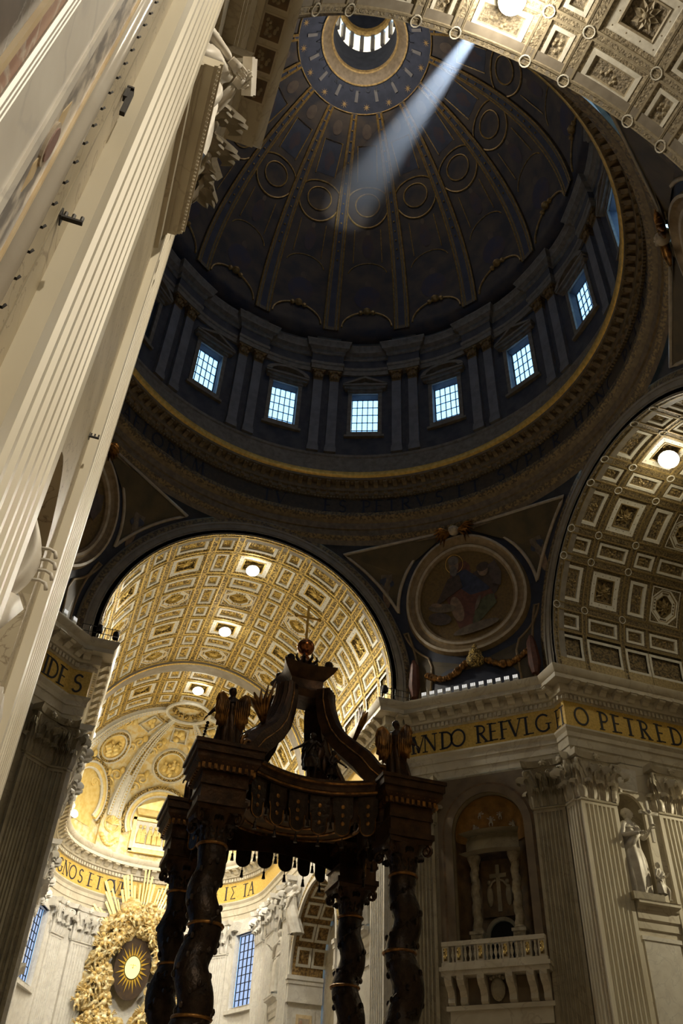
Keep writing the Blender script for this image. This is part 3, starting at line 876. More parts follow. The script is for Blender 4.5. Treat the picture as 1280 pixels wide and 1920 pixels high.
# balcony
mb = MB()
BZ = 16.05
mb.box(-3.75, 3.75, -1.0, 1.05, BZ, BZ + 0.25); mb.box(-3.65, 3.65, -1, 0.95, BZ - 0.3, BZ)
BAL = put('balcony', mb.mesh('balcony', 'marble'), WP, CH)
mb = MB(); mb.box(-3.6, 3.6, 0.62, 0.95, BZ + 0.25, BZ + 0.5); mb.box(-3.55, 3.55, 0.6, 1.0, BZ + 1.5, BZ + 1.78)
put('balcony_rail', mb.mesh('balcony_rail', 'marble'), BAL)
pm = MB(); pm.box(-0.24, 0.24, 0.62, 0.93, BZ + 0.5, BZ + 1.5); pm.box(-0.13, 0.13, 0.93, 0.96, BZ + 0.62, BZ + 1.38, 1)
pmm = pm.mesh('balcony_pier', ['marble', 'gold_rel'])
for x in (-3.3, -2.35, -0.85, 0.85, 2.35, 3.3):
    put('balcony_pier', pmm, BAL, Matrix.Translation((x, 0, 0)))
bm_ = MB(); bm_.lathe([(0.06, BZ + 0.5), (0.1, BZ + 0.55), (0.05, BZ + 0.7), (0.13, BZ + 0.95), (0.05, BZ + 1.3), (0.1, BZ + 1.45), (0.06, BZ + 1.5)], 8, c=(0, 0.78))
bme = bm_.mesh('baluster', 'marble', smooth=True)
for x in (-2.83, -1.95, -1.6, -1.25, -0.45, -0.15, 0.15, 0.45, 1.25, 1.6, 1.95, 2.83):
    put('baluster', bme, BAL, Matrix.Translation((x, 0, 0)))
cm = MB()
cm.prism([(0, 15.8), (0.95, 15.8), (0.98, 15.5), (0.8, 15.2), (0.45, 14.95), (0.3, 14.6), (0.35, 14.3), (0.2, 14.15), (0, 14.15)], lambda u, v, d: (d, u, v), -0.24, 0.24)
cme = cm.mesh('balcony_bracket', 'marble')
for x in (-3.2, -2.35, -0.95, 0.95, 2.35, 3.2):
    put('balcony_bracket', cme, BAL, Matrix.Translation((x, 0, 0)))
mb = MB()
mb.sphere((0, 0.35, 14.95), (0.48, 0.25, 0.72), 10, 8)
for k in range(5): mb.sphere((-0.4 + 0.2*k, 0.4, 15.6 + 0.12*math.cos((k - 2)*0.9)), 0.13, 6, 5)
put('carved_shield', mb.mesh('carved_shield', 'stone', smooth=True), BAL)
mb = MB(); mb.box(-3.6, 3.6, 0, 0.3, 13.85, 14.12); mb.box(-3.4, 3.4, 0, 0.1, 12.95, 13.85)
put('string_course', mb.mesh('string_course', 'marble'), WP, CH)

# left pier chamfer (a mirror, seen only in its upper part)
P_, n_ = seg_P((-13.4, 22.2), (-22.2, 13.4))
mb = MB()
wall_panel(mb, 0, LC, 0, ZA + 0.05, [dict(c=LC/2, hw=2.72, zb=16.3, zs=25.45, dp=0.5)], P_, 0)
niche_shell(mb, dict(c=LC/2, hw=2.72, zb=16.3, zs=25.45, dp=0.5), P_, 1, 1.6)
mb.add([(-12, 22.2, 0), (-13.4, 22.2, 0), (-13.4, 22.2, ZA), (-12, 22.2, ZA)], [(0, 1, 2, 3)], 0)
WL = struct('wall_left_pier', mb.mesh('wall_left_pier', ['stone', 'brownmarble'], smooth=30), 'shadowed chamfer of the far left pier', 'wall')
def chl(s): return (-13.4 - s*0.70711, 22.2 - s*0.70711)
pilaster(WL, chl(1.25), (0.70711, -0.70711), 2.3, 0, ZCAP, HC, 0.2, 7, 'stone')
pilaster(WL, chl(LC - 1.25), (0.70711, -0.70711), 2.3, 0, ZCAP, HC, 0.2, 7, 'stone')
pilaster(WL, (-12.7, 22.2), (0, -1), 1.2, 0, ZCAP, HC, 0.12, 3, 'stone', side=False)

# ---------------------------------------------------------------- choir walls
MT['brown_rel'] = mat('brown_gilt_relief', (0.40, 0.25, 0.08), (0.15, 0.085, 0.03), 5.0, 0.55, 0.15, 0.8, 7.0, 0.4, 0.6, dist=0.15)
def choir_wall(side):
    if side > 0:
        P_, n_ = seg_P((12, 22.2), (12, 58)); so = lambda y: y - 22.2
        nm, lab = 'wall_choir_right', 'brightly lit right choir wall with pilasters, niches and an arched opening'
    else:
        P_, n_ = seg_P((-12, 58), (-12, 22.2)); so = lambda y: 58 - y
        nm, lab = 'wall_choir_left', 'left choir wall with gilt capitals seen edge-on'
    ops = [dict(c=so(26.9), hw=1.2, zb=19.9, zs=26.0, dp=0.2), dict(c=so(40.1), hw=6.65, zb=0, zs=20.9, dp=3.2), dict(c=so(51.4), hw=1.2, zb=19.9, zs=26.0, dp=0.2)]
    mb = MB()
    wall_panel(mb, 0, 35.8, 0, ZA + 0.05, ops, P_, 0, rev=0, na=28)
    niche_shell(mb, ops[0], P_, 1, 1.0); niche_shell(mb, ops[2], P_, 1, 1.0)
    if side > 0:
        mb.add([(13.4, 22.2, 0), (12, 22.2, 0), (12, 22.2, ZA), (13.4, 22.2, ZA)], [(0, 1, 2, 3)], 0)
    mb.add([P_(so(32), 0, 3.3), P_(so(48), 0, 3.3), P_(so(48), 29, 3.3), P_(so(32), 29, 3.3)], [(0, 1, 2, 3)], 2)
    W = struct(nm, mb.mesh(nm, ['marble_w', 'stone', 'stone'], smooth=30), lab, 'wall')
    n = (-side, 0)
    for y in (23.75, 30.05, 48.4, 54.6):
        pilaster(W, (side*12, y), n, 2.9, 0, ZCAP, HC, 0.25, 7, 'marble_w')
    for y in (26.9, 51.4):
        put('pedestal_ledge', ledge_mesh(3.3, 0.7, 'marble_w'), W, wall_frame((side*12, y, 19.9), n))
        mb = MB(); mb.box(-1.3, 1.3, 0, 0.06, 6, 17.4); mb.box(-1.45, 1.45, 0, 0.14, 17.4, 17.8)
        put('wall_panel', mb.mesh('wall_panel', 'marble_w'), W, wall_frame((side*12, y, 0), n))
    # archivolt and coffered reveal of the opening
    F = wall_frame((side*12, 40.1, 0), n)
    mb = MB()
    arch_band(mb, 6.55, 6.9, 20.9, 20.6, 0, 0.14, 0, 36); arch_band(mb, 6.9, 7.4, 20.9, 20.6, 0, 0.08, 1, 36)
    put('archivolt', mb.mesh('archivolt', ['marble_w', 'gold_dk']), W, F)
    mb = MB()
    n2 = 36
    mb.grid(lambda a, y: (6.62*math.cos(a), -0.15 - y*3.0, 20.9 + 6.62*math.sin(a)), np.linspace(0, PI, n2 + 1), [0, 1], 0)
    RV = put('arch_reveal', mb.mesh('arch_reveal', 'brown_rel'), W, F)
    # square coffers in the reveal
    cb = MB()
    for (h0, h1, y0, mi) in ((0.72, 0.5, 0.08, 0), (0.5, 0.0, 0.02, 1)):
        if mi == 0:
            for a_, b_, c_, d_ in ((-h0, h0, -h0, -h1), (-h0, h0, h1, h0), (-h0, -h1, -h1, h1), (h1, h0, -h1, h1)):
                cb.box(a_, b_, c_, d_, -0.02, y0 + 0.04, 0)
        else:
            cb.box(-h0, h0, -h0, h0, -0.02, 0.02, 1)
    cb.sphere((0, 0, 0.05), (0.26, 0.26, 0.1), 8, 5, 1)
    cme_ = cb.mesh('reveal_coffer', ['stucco', 'brown_rel'])
    for k in range(9):
        a = R(14 + k*19)
        for yy in (1.0, 2.5):
            p = (6.6*math.cos(a), -0.15 - yy, 20.9 + 6.6*math.sin(a))
            put('reveal_coffer', cme_, RV, frame_m(p, (math.sin(a), 0, -math.cos(a)), (0, 1, 0), (-math.cos(a), 0, -math.sin(a))) @ Matrix.Diagonal((1.15, 0.98, 1, 1)))
    # impost and inlaid jamb panels on both jambs
    for s in (-1, 1):
        mb = MB()
        x0, x1 = (6.3, 6.95) if s > 0 else (-6.95, -6.3)
        mb.box(min(x0, x1), max(x0, x1), -3.2, 0.35, 20.55, 20.9); mb.box(x0 + 0.08, x1 - 0.08, -3.2, 0.25, 20.2, 20.55); mb.box(x0 + 0.15, x1 - 0.1, -3.2, 0.15, 19.0, 20.2); mb.box(x0 + 0.1, x1 - 0.05, -3.2, 0.2, 18.7, 19.0)
        IMP = put('impost', mb.mesh('impost', 'marble_w'), W, F)
        xx = s*6.63
        mb = MB()
        mb.box(min(xx, xx - s*0.06), max(xx, xx - s*0.06), -2.6, -0.5, 14.0, 18.2, 0)
        mb.box(min(xx - s*0.06, xx - s*0.10), max(xx - s*0.06, xx - s*0.10), -2.3, -0.8, 14.4, 17.8, 1)
        mb.box(min(xx - s*0.1, xx - s*0.13), max(xx - s*0.1, xx - s*0.13), -2.05, -1.05, 14.7, 17.5, 2)
        for i in range(10):
            mb.sphere((xx - s*0.13, -1.55 + random.uniform(-0.4, 0.4), 16.1 + random.uniform(-1.2, 1.2)), (0.03, 0.16, 0.22), 6, 4, 3)
        put('inlaid_panel', mb.mesh('inlaid_panel', ['marble_w', 'yellowmarble', 'white_d', 'redmarble']), W, F)
    return W
WCR = choir_wall(1)
WCL = choir_wall(-1)

# ---------------------------------------------------------------- apse wall
def apP(s, z, d):
    a = s/12.0 - PI/2                      # s from the left end
    return (-(12.0 + d)*math.sin(-a), 58 + (12.0 + d)*math.cos(a), z)
def apS(az): return (R(az) + PI/2)*12.0
mb = MB()
wops = [dict(c=apS(az), hw=1.95, zb=20.9, zs=28.1, arch=False, dp=0.6) for az in (-69, 69)]
# direction of travel is right to left, so run the panel with a mirrored parameter
wall_panel(mb, 0, 12*PI, 0, ZA + 0.05, wops, apP, 0, 1.0)
WA = struct('wall_apse', mb.mesh('wall_apse', 'marble_w', smooth=30), 'curved apse wall of white marble behind the golden glory', 'wall')
def ap_pt(az, r=12.0):
    a = R(az); return (r*math.sin(a), 58 + r*math.cos(a)), (-math.sin(a), -math.cos(a))
for az in (-31, 31):
    p, n = ap_pt(az, 11.9)
    pilaster(WA, p, n, 2.9, 0, ZCAP, HC, 0.35, 7, 'marble_w')
for az in (-49, 49, -86, 86):
    p, n = ap_pt(az, 11.95)
    pilaster(WA, p, n, 2.2, 0, ZCAP, HC, 0.2, 6, 'marble_w')
WIN = 0
pane_me = {}
def pane_mesh(wd, h, m):
    k = (round(wd, 3), round(h, 3), m)
    if k not in pane_me:
        b = MB(); b.box(-wd/2, wd/2, -0.012, 0.012, -h/2, h/2); pane_me[k] = b.mesh('pane', m)
    return pane_me[k]
def glaze(parent, wd, h, nx, nz, y, z0, m='pane', bar=0.045, x0=0.0, barmat='iron'):
    """leaded glazing: panes as sub-parts, bars joined"""
    pw, ph = wd/nx, h/nz
    b = MB()
    for i in range(nx + 1):
        x = x0 - wd/2 + i*pw; b.box(x - bar, x + bar, y - 0.05, y + 0.05, z0, z0 + h)
    for j in range(nz + 1):
        z = z0 + j*ph; b.box(x0 - wd/2, x0 + wd/2, y - 0.045, y + 0.045, z - bar*0.7, z + bar*0.7)
    put('glazing_bars', b.mesh('glazing_bars', barmat), parent)
    for i in range(nx):
        for j in range(nz):
            put('pane', pane_mesh(pw - 0.02, ph - 0.02, m), parent, Matrix.Translation((x0 - wd/2 + (i + 0.5)*pw, y, z0 + (j + 0.5)*ph)))
for az, lab in ((-69, 'tall blue leaded apse window left of the golden glory'), (69, 'tall blue leaded apse window between canopy and choir pilasters')):
    WIN += 1
    p, n = ap_pt(az)
    mb = MB()
    for s in (-1, 1):
        mb.box(1.95 if s > 0 else -2.3, 2.3 if s > 0 else -1.95, -0.1, 0.28, 20.6, 28.3)
        mb.prism([(0, 28.5), (0.75, 28.5), (0.8, 28.2), (0.5, 27.9), (0.42, 27.2), (0.3, 26.9), (0, 26.8)], lambda u, v, d: (d, u, v), s*2.62 - 0.28, s*2.62 + 0.28)
        mb.box(s*2.62 - 0.2, s*2.62 + 0.2, -0.1, 0.2, 20.6, 26.8)
    mb.box(-2.3, 2.3, -0.1, 0.28, 28.1, 28.5); mb.box(-2.5, 2.5, -0.1, 0.45, 20.3, 20.65)
    # broken pediment
    for s in (-1, 1):
        mb.hexa([(s*3.0, -0.1, 28.5), (s*1.5, -0.1, 28.5), (s*1.5, 0.85, 28.5), (s*3.0, 0.85, 28.5), (s*3.0, -0.1, 28.8), (s*1.2, -0.1, 29.35), (s*1.2, 0.95, 29.35), (s*3.1, 0.95, 28.8)])
    W = struct('window_%d' % WIN, mb.mesh('window_frame', 'marble_w'), lab, 'window', wall_frame((p[0], p[1], 0), n))
    glaze(W, 3.9, 7.2, 5, 9, -0.5, 20.9, 'pane_c')
# ================================================================ coffered barrel vaults
def ringpts(hu, hv, cut, k=2):
    """closed ring of 8*k points: rectangle with corners cut; u = along the axis, v = across"""
    c = [(-hu + cut, -hv), (hu - cut, -hv), (hu, -hv + cut), (hu, hv - cut), (hu - cut, hv), (-hu + cut, hv), (-hu, hv - cut), (-hu, -hv + cut)]
    P = []
    for i in range(8):
        a, b = c[i], c[(i + 1) % 8]
        kk = 3 if i % 2 == 0 else 1
        for j in range(kk):
            t = j/kk
            P.append((a[0] + (b[0] - a[0])*t, a[1] + (b[1] - a[1])*t))
    return P

def coffer_mesh(name, hu, hv, kind, mats):
    """hu, hv: half sizes in metres on the vault surface.  built for the crown, axis along local y, radial direction +z"""
    mb = MB()
    def pt(u, v, d):
        a = v/RA
        return ((RA + d)*math.sin(a), u, (RA + d)*math.cos(a))
    if kind == 'small':
        f = min(hu, hv)
        rings = [(0, -0.05, 0, 0), (0.06, -0.05, 0, 0), (0.09, 0.02, 0, 1), (0.28*f, 0.10, 0, 2), (0.28*f + .01, 0.04, 0, 2), (0.52*f, 0.06, 0, 2), (0.54*f, 0.2, 0, 0), (0.62*f, 0.22, 0, 3)]
    elif kind == 'big':
        f = min(hu, hv)
        rings = [(0, -0.05, 0, 0), (0.06, -0.05, 0, 0), (0.09, 0.02, 0, 1), (0.20*f, 0.10, 0, 2), (0.23*f, 0.12, 0, 2), (0.46*f, 0.14, 0, 0), (0.48*f, 0.08, 0, 0), (0.54*f, 0.12, 0, 1), (0.56*f, 0.42, 0, 3)]
    else:
        f = min(hu, hv)
        rings = [(0, -0.05, 0, 0), (0.06, -0.05, 0, 0), (0.09, 0.02, 0, 1), (0.15*f, 0.06, 0, 2), (0.20*f, 0.05, 0.0, 1), (0.22*f, 0.10, 0.5*f, 2), (0.29*f, 0.12, 0.48*f, 0), (0.34*f, 0.16, 0.46*f, 2), (0.52*f, 0.2, 0.36*f, 0), (0.55*f, 0.12, 0.34*f, 0), (0.60*f, 0.44, 0.32*f, 3)]
    prev = None
    V = []; F = []; M = []
    for ins, d, cut, mi in rings:
        P = ringpts(hu - ins, hv - ins, max(cut, 0.004))
        k = len(P)
        base = len(V)
        V += [pt(u, v, d) for u, v in P]
        if base:
            for i in range(k):
                F.append((base - k + i, base - k + (i + 1) % k, base + (i + 1) % k, base + i)); M.append(pm)
        pm = mi
    F.append(tuple(range(len(V) - k, len(V)))); M.append(3)
    mb.add(V, F, M)
    # dots on the white frame
    if kind != 'small':
        ins = 0.345*f if kind == 'big' else 0.42*f
        P = ringpts(hu - ins, hv - ins, 0.004 if kind == 'big' else 0.43*f)
        for u, v in P[::1 if kind == 'big' else 1]:
            d = 0.09
            c0 = pt(u, v, d); r = 0.1
            q = [pt(u + r*a, v + r*b, 0.16) for a, b in ((1, 0), (0, 1), (-1, 0), (0, -1))]
            mb.add([c0] + q, [(0, 1, 2), (0, 2, 3), (0, 3, 4), (0, 4, 1)], 1)
    else:
        # scroll relief on the centre panel
        random.seed(int(hu*100 + hv*10))
        for i in range(6):
            u = random.uniform(-0.3, 0.3)*hu; v = random.uniform(-0.3, 0.3)*hv
            c0 = pt(u, v, 0.08)
            r = 0.16
            q = [pt(u + r*math.cos(a), v + r*math.sin(a), 0.22) for a in np.linspace(0, 2*PI, 6)[:-1]]
            mb.add([c0] + q, [(0, i_, i_ % 5 + 1) for i_ in range(1, 6)], 0)
    return mb.mesh('coffer', mats)

def rosette_mesh(r, mats):
    mb = MB()
    for ring_, (rr, n, h) in enumerate(((1.0, 8, 0.0), (0.6, 8, -0.10))):
        for i in range(n):
            a = 2*PI*i/n + ring_*PI/n
            c, s = math.cos(a), math.sin(a)
            a1, a2 = a - PI/n*0.95, a + PI/n*0.95
            q = [(0, 0, h), (r*rr*0.6*math.cos(a1), r*rr*0.6*math.sin(a1), h - 0.10), (r*rr*c, r*rr*s, h - 0.02), (r*rr*0.6*math.cos(a2), r*rr*0.6*math.sin(a2), h - 0.10)]
            mb.add(q, [(0, 1, 2), (0, 2, 3)])
    mb.sphere((0, 0, -0.14), (r*0.24, r*0.24, 0.12), 8, 5)
    return mb.mesh('rosette', mats)

ROWS = [(90 + 15.15*k, 'w' if k % 2 == 0 else 'n') for k in range(-5, 6)]
AW, AN = R(9.45), R(5.25)              # half angles of wide and narrow rows
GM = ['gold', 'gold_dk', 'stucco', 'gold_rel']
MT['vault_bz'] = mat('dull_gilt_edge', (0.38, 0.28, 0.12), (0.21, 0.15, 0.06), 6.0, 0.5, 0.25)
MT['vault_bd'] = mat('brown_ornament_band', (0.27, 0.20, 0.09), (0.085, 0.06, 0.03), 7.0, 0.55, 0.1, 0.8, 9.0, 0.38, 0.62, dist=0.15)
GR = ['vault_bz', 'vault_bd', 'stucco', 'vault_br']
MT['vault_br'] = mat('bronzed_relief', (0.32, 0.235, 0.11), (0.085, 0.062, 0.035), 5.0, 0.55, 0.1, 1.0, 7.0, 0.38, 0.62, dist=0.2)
MT['nave_e'] = mat('nave_veiled_edge', (0.42, 0.36, 0.25), (0.30, 0.25, 0.17), 6.0, 0.55, 0.1)  # nave vault set greyed: the pale flare veil is in these colours
MT['nave_d'] = mat('nave_veiled_band', (0.40, 0.335, 0.225), (0.19, 0.155, 0.10), 6.0, 0.6, 0.0, 0.8, 9.0, 0.38, 0.62, dist=0.12)
MT['nave_r'] = mat('nave_veiled_relief', (0.36, 0.30, 0.21), (0.15, 0.125, 0.085), 6.0, 0.6, 0.0, 0.8, 9.0, 0.38, 0.62, dist=0.12)
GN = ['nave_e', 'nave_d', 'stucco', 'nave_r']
_cof = {}
def coffer_set(tag, mats):
    if tag not in _cof:
        hw_u, hn_u = 1.62, 1.12
        hw_v, hn_v = AW*RA - 0.24, AN*RA - 0.24
        _cof[tag] = {('n', 'n'): coffer_mesh('coffer', hn_u, hn_v, 'small', mats), ('w', 'n'): coffer_mesh('coffer', hw_u, hn_v, 'small', mats),
                     ('n', 'w'): coffer_mesh('coffer', hn_u, hw_v, 'small', mats), ('w', 'w'): coffer_mesh('coffer', hw_u, hw_v, 'big', mats),
                     ('o', 'w'): coffer_mesh('coffer', hw_u, hw_v, 'oct', mats), ('o', 'n'): coffer_mesh('coffer', hw_u, hn_v, 'small', mats),
                     'ros': rosette_mesh(0.78, mats[0]), 'bar': None}
    return _cof[tag]

def vault(name, label, axis, sgn, u0, u1, cols, rows, tag, mats, medallions=False, th0=-6, th1=186, backing=None):
    """axis 'y' or 'x'; sgn = direction along the axis; cols: [(u centre, half, kind)]"""
    def base(u, ph):
        if axis == 'y':
            return Matrix.Translation((0, u, ZS)) @ RN(ph, 4, 'Y')
        return Matrix.Translation((u, 0, ZS)) @ RN(-PI/2, 4, 'Z') @ RN(ph, 4, 'Y')
    mb = MB()
    W0 = base(0, 0)
    def S(u, th, d):
        ph = PI/2 - R(th)
        v = W0 @ Vector(((RA + d)*math.sin(ph), 0, (RA + d)*math.cos(ph)))
        return (v.x, v.y + u, v.z) if axis == 'y' else (v.x + u, v.y, v.z)
    if axis == 'x': pass
    # backing shell
    us = [u0, u1]
    mb.grid(lambda u, th: S(u, th, 0.55), us, np.linspace(th0, th1, 41), 1)
    # ribs between the columns
    edges = []
    lo, hi = min(u0, u1), max(u0, u1)
    cs = sorted([(c - h, c + h) for c, h, k in cols])
    cur = lo
    for a, b in cs:
        edges.append((cur, a)); cur = b
    edges.append((cur, hi))
    def strip(ua, ub, ta, tb, n):
        mb.grid(lambda u, th: S(u, th, 0.0), [ua, ub], np.linspace(ta, tb, n), 1)
        for q in (ua + 0.02, ub - 0.02): pass
    for a, b in edges:
        if b - a > 0.01:
            strip(a, b, th0, th1, 61)
            mb.grid(lambda u, th: S(u, th, -0.035), [a, a + min(0.07, (b - a)*0.25)], np.linspace(th0, th1, 61), 0)
            mb.grid(lambda u, th: S(u, th, -0.035), [b - min(0.07, (b - a)*0.25), b], np.linspace(th0, th1, 61), 0)
            for q in (a, b):
                V = []
                for th in np.linspace(th0, th1, 41): V += [S(q, th, 0), S(q, th, 0.5)]
                mb.add(V, [(2*i, 2*i + 2, 2*i + 3, 2*i + 1) for i in range(40)], 1)
    rr = []
    cur = th0
    for c, k in ROWS:
        h = math.degrees((AW if k == 'w' else AN)) - math.degrees(0.24/RA)
        rr.append((cur, c - h)); cur = c + h
    rr.append((cur, th1))
    rr[0] = (9.5, rr[0][1]); rr[-1] = (rr[-1][0], 170.5)
    for a, b in rr:
        for ca, cb in cs:
            mb.grid(lambda u, th: S(u, th, 0.0), [ca, cb], np.linspace(a, b, 3), 1)
            for q in (a, b):
                mb.add([S(ca, q, 0), S(cb, q, 0), S(cb, q, 0.5), S(ca, q, 0.5)], [(0, 1, 2, 3)], 1)
            e = 0.33
            for q in (a, b - e):
                mb.add([S(ca, q, -0.03), S(cb, q, -0.03), S(cb, q + e, -0.03), S(ca, q + e, -0.03)], [(0, 1, 2, 3)], 0)
    # bottom panels along the springing
    for t0, t1 in ((-1.5, 8.5), (171.5, 181.5)):
        for ca, cb in cs:
            f_ = 0.24; ft = math.degrees(f_/RA)
            mb.grid(lambda u, th: S(u, th, 0.2), [ca + f_, cb - f_], np.linspace(t0 + ft, t1 - ft, 4), 3)
            for ua, ub, ta, tb in ((ca, cb, t0, t0 + ft), (ca, cb, t1 - ft, t1), (ca, ca + f_, t0, t1), (cb - f_, cb, t0, t1)):
                mb.grid(lambda u, th: S(u, th, 0.02), [ua, ub], np.linspace(ta, tb, 4), 2)
        sg = (-6, t0) if t0 < 90 else (t1, 186)
        mb.grid(lambda u, th: S(u, th, 0.0), [lo, hi], np.linspace(sg[0], sg[1], 3), 0)
        # deep return behind
    V = struct(name, mb.mesh(name, mats, smooth=25), label, 'ceiling')
    st = coffer_set(tag, mats)
    for c, h, k in cols:
        for th, rk in ROWS:
            if rows and not (rows[0] <= th <= rows[1]): continue
            M = base(c, PI/2 - R(th))
            o = put('coffer', st[(k, rk)], V, M)
            if rk == 'w' and k in 'wo':
                put('rosette', st['ros'], o, Matrix.Translation((0, 0, RA + 0.36)))
    if medallions:
        tm = MB(); tm.tube([(0.3*math.cos(a), 0.3*math.sin(a), 0) for a in np.linspace(0, 2*PI, 13)[:-1]], 0.045, 5, closed=True)
        tmm = tm.mesh('medallion', mats[2])
        for a, b in edges:
            if b - a > 2 or b - a < 0.1: continue
            for ta, tb in rr[1:-1]:
                th = (ta + tb)/2
                if rows and not (rows[0] <= th <= rows[1]): continue
                M = base((a + b)/2, PI/2 - R(th)) @ Matrix.Translation((0, 0, RA - 0.05))
                put('medallion', tmm, V, M)
    return V, base

E1 = YA + 1.35
CC = [(24.0, 1.12, 'n'), (27.15, 1.62, 'w'), (30.25, 1.12, 'n'), (33.0, 1.3, 'o'), (35.75, 1.12, 'n'), (38.8, 1.62, 'w'), (41.8, 1.12, 'n'), (44.2, 1.05, 'o'), (49.3, 1.05, 'n'), (52.5, 1.62, 'w'), (55.7, 1.0, 'n')]
CC = [(c, {'n': 1.12, 'w': 1.62, 'o': 1.62}[k] if k != 'o' else 1.62, k) for c, h, k in CC]
CC = [(24.0, 1.12, 'n'), (27.12, 1.62, 'w'), (30.24, 1.12, 'n'), (33.02, 1.62, 'o'), (35.85, 1.12, 'n'), (38.8, 1.62, 'w'), (41.75, 1.12, 'n'), (44.55, 1.62, 'o'), (49.5, 1.12, 'n'), (52.5, 1.62, 'w'), (55.5, 1.12, 'n')]
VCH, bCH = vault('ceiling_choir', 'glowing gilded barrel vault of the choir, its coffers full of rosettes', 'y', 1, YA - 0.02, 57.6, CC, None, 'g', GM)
CX = [(c, h, k) for c, h, k in CC if c < 46]
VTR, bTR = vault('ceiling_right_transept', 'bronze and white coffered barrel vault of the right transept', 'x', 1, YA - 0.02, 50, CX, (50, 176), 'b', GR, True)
CN = [(-24.0, 1.12, 'n'), (-27.12, 1.62, 'w'), (-30.24, 1.12, 'n'), (-33.02, 1.62, 'o'), (-35.85, 1.12, 'n')]
VNV, bNV = vault('ceiling_nave', 'near nave vault with large white framed coffers overhead', 'y', -1, -62, -YA + 0.02, CN, (28, 150), 'n', GN, True)
mb = MB()
mb.grid(lambda x, a: (x, 12.9*math.cos(a), ZS + 12.9*math.sin(a)), [-50, -YA], np.linspace(-0.2, PI + 0.2, 33), 0)
struct('ceiling_left_transept', mb.mesh('ceiling_left_transept', 'arch'), 'dark left transept vault hidden behind the near pier', 'ceiling')
# plain transverse arch in the choir vault
mb = MB()
mb.grid(lambda a, i: ((RA - (0.0, 0.3, 0.3, 0.0)[i])*math.cos(a), (46.25, 46.3, 48.1, 48.15)[i], ZS + (RA - (0.0, 0.3, 0.3, 0.0)[i])*math.sin(a)), np.linspace(-0.1, PI + 0.1, 41), [0, 1, 2, 3], 0)
mb.grid(lambda a, i: ((RA - (0.3, 0.38, 0.3)[i])*math.cos(a), (46.2, 46.35, 46.5)[i], ZS + (RA - (0.3, 0.38, 0.3)[i])*math.sin(a)), np.linspace(-0.1, PI + 0.1, 41), [0, 1, 2], 1)
put('transverse_arch', mb.mesh('transverse_arch', ['stucco_t', 'gold'] if 'stucco_t' in MT else ['brown_band', 'gold'] if 'brown_band' in MT else ['arch', 'gold'], smooth=30), VCH)

# stilted walls between cornice and vault springing
mb = MB()
for (x0, y0, x1, y1) in ((12.4, YA, 12.4, 58), (-12.4, YA, -12.4, 58), (YA, 12.4, 50, 12.4), (-YA, 12.4, -50, 12.4), (YA, -12.4, 50, -12.4), (-YA, -12.4, -50, -12.4), (12.4, -YA, 12.4, -62), (-12.4, -YA, -12.4, -62)):
    mb.add([(x0, y0, 35.9), (x1, y1, 35.9), (x1, y1, 38.0), (x0, y0, 38.0)], [(0, 1, 2, 3)])
struct('wall_attic', mb.mesh('wall_attic', 'gold_dk'), 'low gilded band between cornice and vault springing', 'wall')

# ================================================================ crossing arches
def crossing_arch(k, label):
    # in the frame of the +y arch
    prof = [(RA, 0.9, 0), (RA, 0.0, 0), (RA + 0.14, -0.06, 0), (RA + 0.14, -0.02, 0), (RA + 0.62, -0.02, 0), (RA + 0.64, -0.12, 0), (RA + 1.10, -0.12, 0), (RA + 1.12, -0.22, 0), (RA + 1.28, -0.26, 1), (RA + 1.75, -0.24, 0), (RA + 1.95, -0.12, 0), (RA + 2.0, 0.6, 0)]
    mb = MB()
    an = list(np.linspace(0, PI, 73))
    V = []; F = []; M = []
    path = [(1, 0, 36.1)] + [(math.cos(a), math.sin(a), None) for a in an] + [(-1, 0, 36.1)]
    for c, s_, zz in path:
        for r, d, m in prof:
            V.append((r*c, YA + d, zz if zz else ZS + r*s_))
    n = len(prof)
    for i in range(len(path) - 1):
        for j in range(n - 1):
            F.append((i*n + j, (i + 1)*n + j, (i + 1)*n + j + 1, i*n + j + 1)); M.append(prof[j][2])
    mb.add(V, F, M)
    # dot row in the fascia as fine relief
    o = struct('trim_%d' % (4 + k), mb.mesh('trim_%d' % (4 + k), ['arch', 'guil'], smooth=25), label, 'arch', RN(-k*PI/2, 4, 'Z'))
    return o
ARCHES = [crossing_arch(0, 'stepped grey archivolt framing the golden choir vault'), crossing_arch(1, 'stepped grey archivolt of the right transept arch'),
          crossing_arch(2, 'nave side archivolt of the crossing, hidden above the camera'), crossing_arch(3, 'left transept archivolt behind the near pier')]

# ================================================================ pendentives
RX = 14.3
def pend(az, z, off=0.0):
    xb = math.sqrt(max(RX*RX - max(z - ZS, 0)**2, 0.01))
    L = math.hypot(xb, YA)
    al = math.degrees(math.atan2(xb, YA))
    t = min(max((z - 36)/(52.3 - 36), 0), 1)
    q = (az - 45)/(45 - al)
    r = L*(1 - 0.06*(1 - t)*(1 - min(q*q, 1))) - off
    return (r*math.sin(R(az)), r*math.cos(R(az)), z)
def pend_al(z):
    return math.degrees(math.atan2(math.sqrt(max(RX*RX - max(z - ZS, 0)**2, 0.01)), YA))
zs_ = list(np.linspace(35.9, 52.3, 34))
def _pend_mesh():
    mb = MB()
    mb.grid(lambda q, z: pend(45 + q*(45 - pend_al(z)), z), np.linspace(-1, 1, 29), zs_, 0)
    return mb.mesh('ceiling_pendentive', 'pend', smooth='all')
PM = _pend_mesh()
ZTN = 46.0; RT0 = 24.9
def tn(u, v, off=0.0):
    """tangent coordinates (metres) around the roundel centre -> pendentive surface"""
    return pend(45 + math.degrees(u/RT0), ZTN + v*0.985, off)
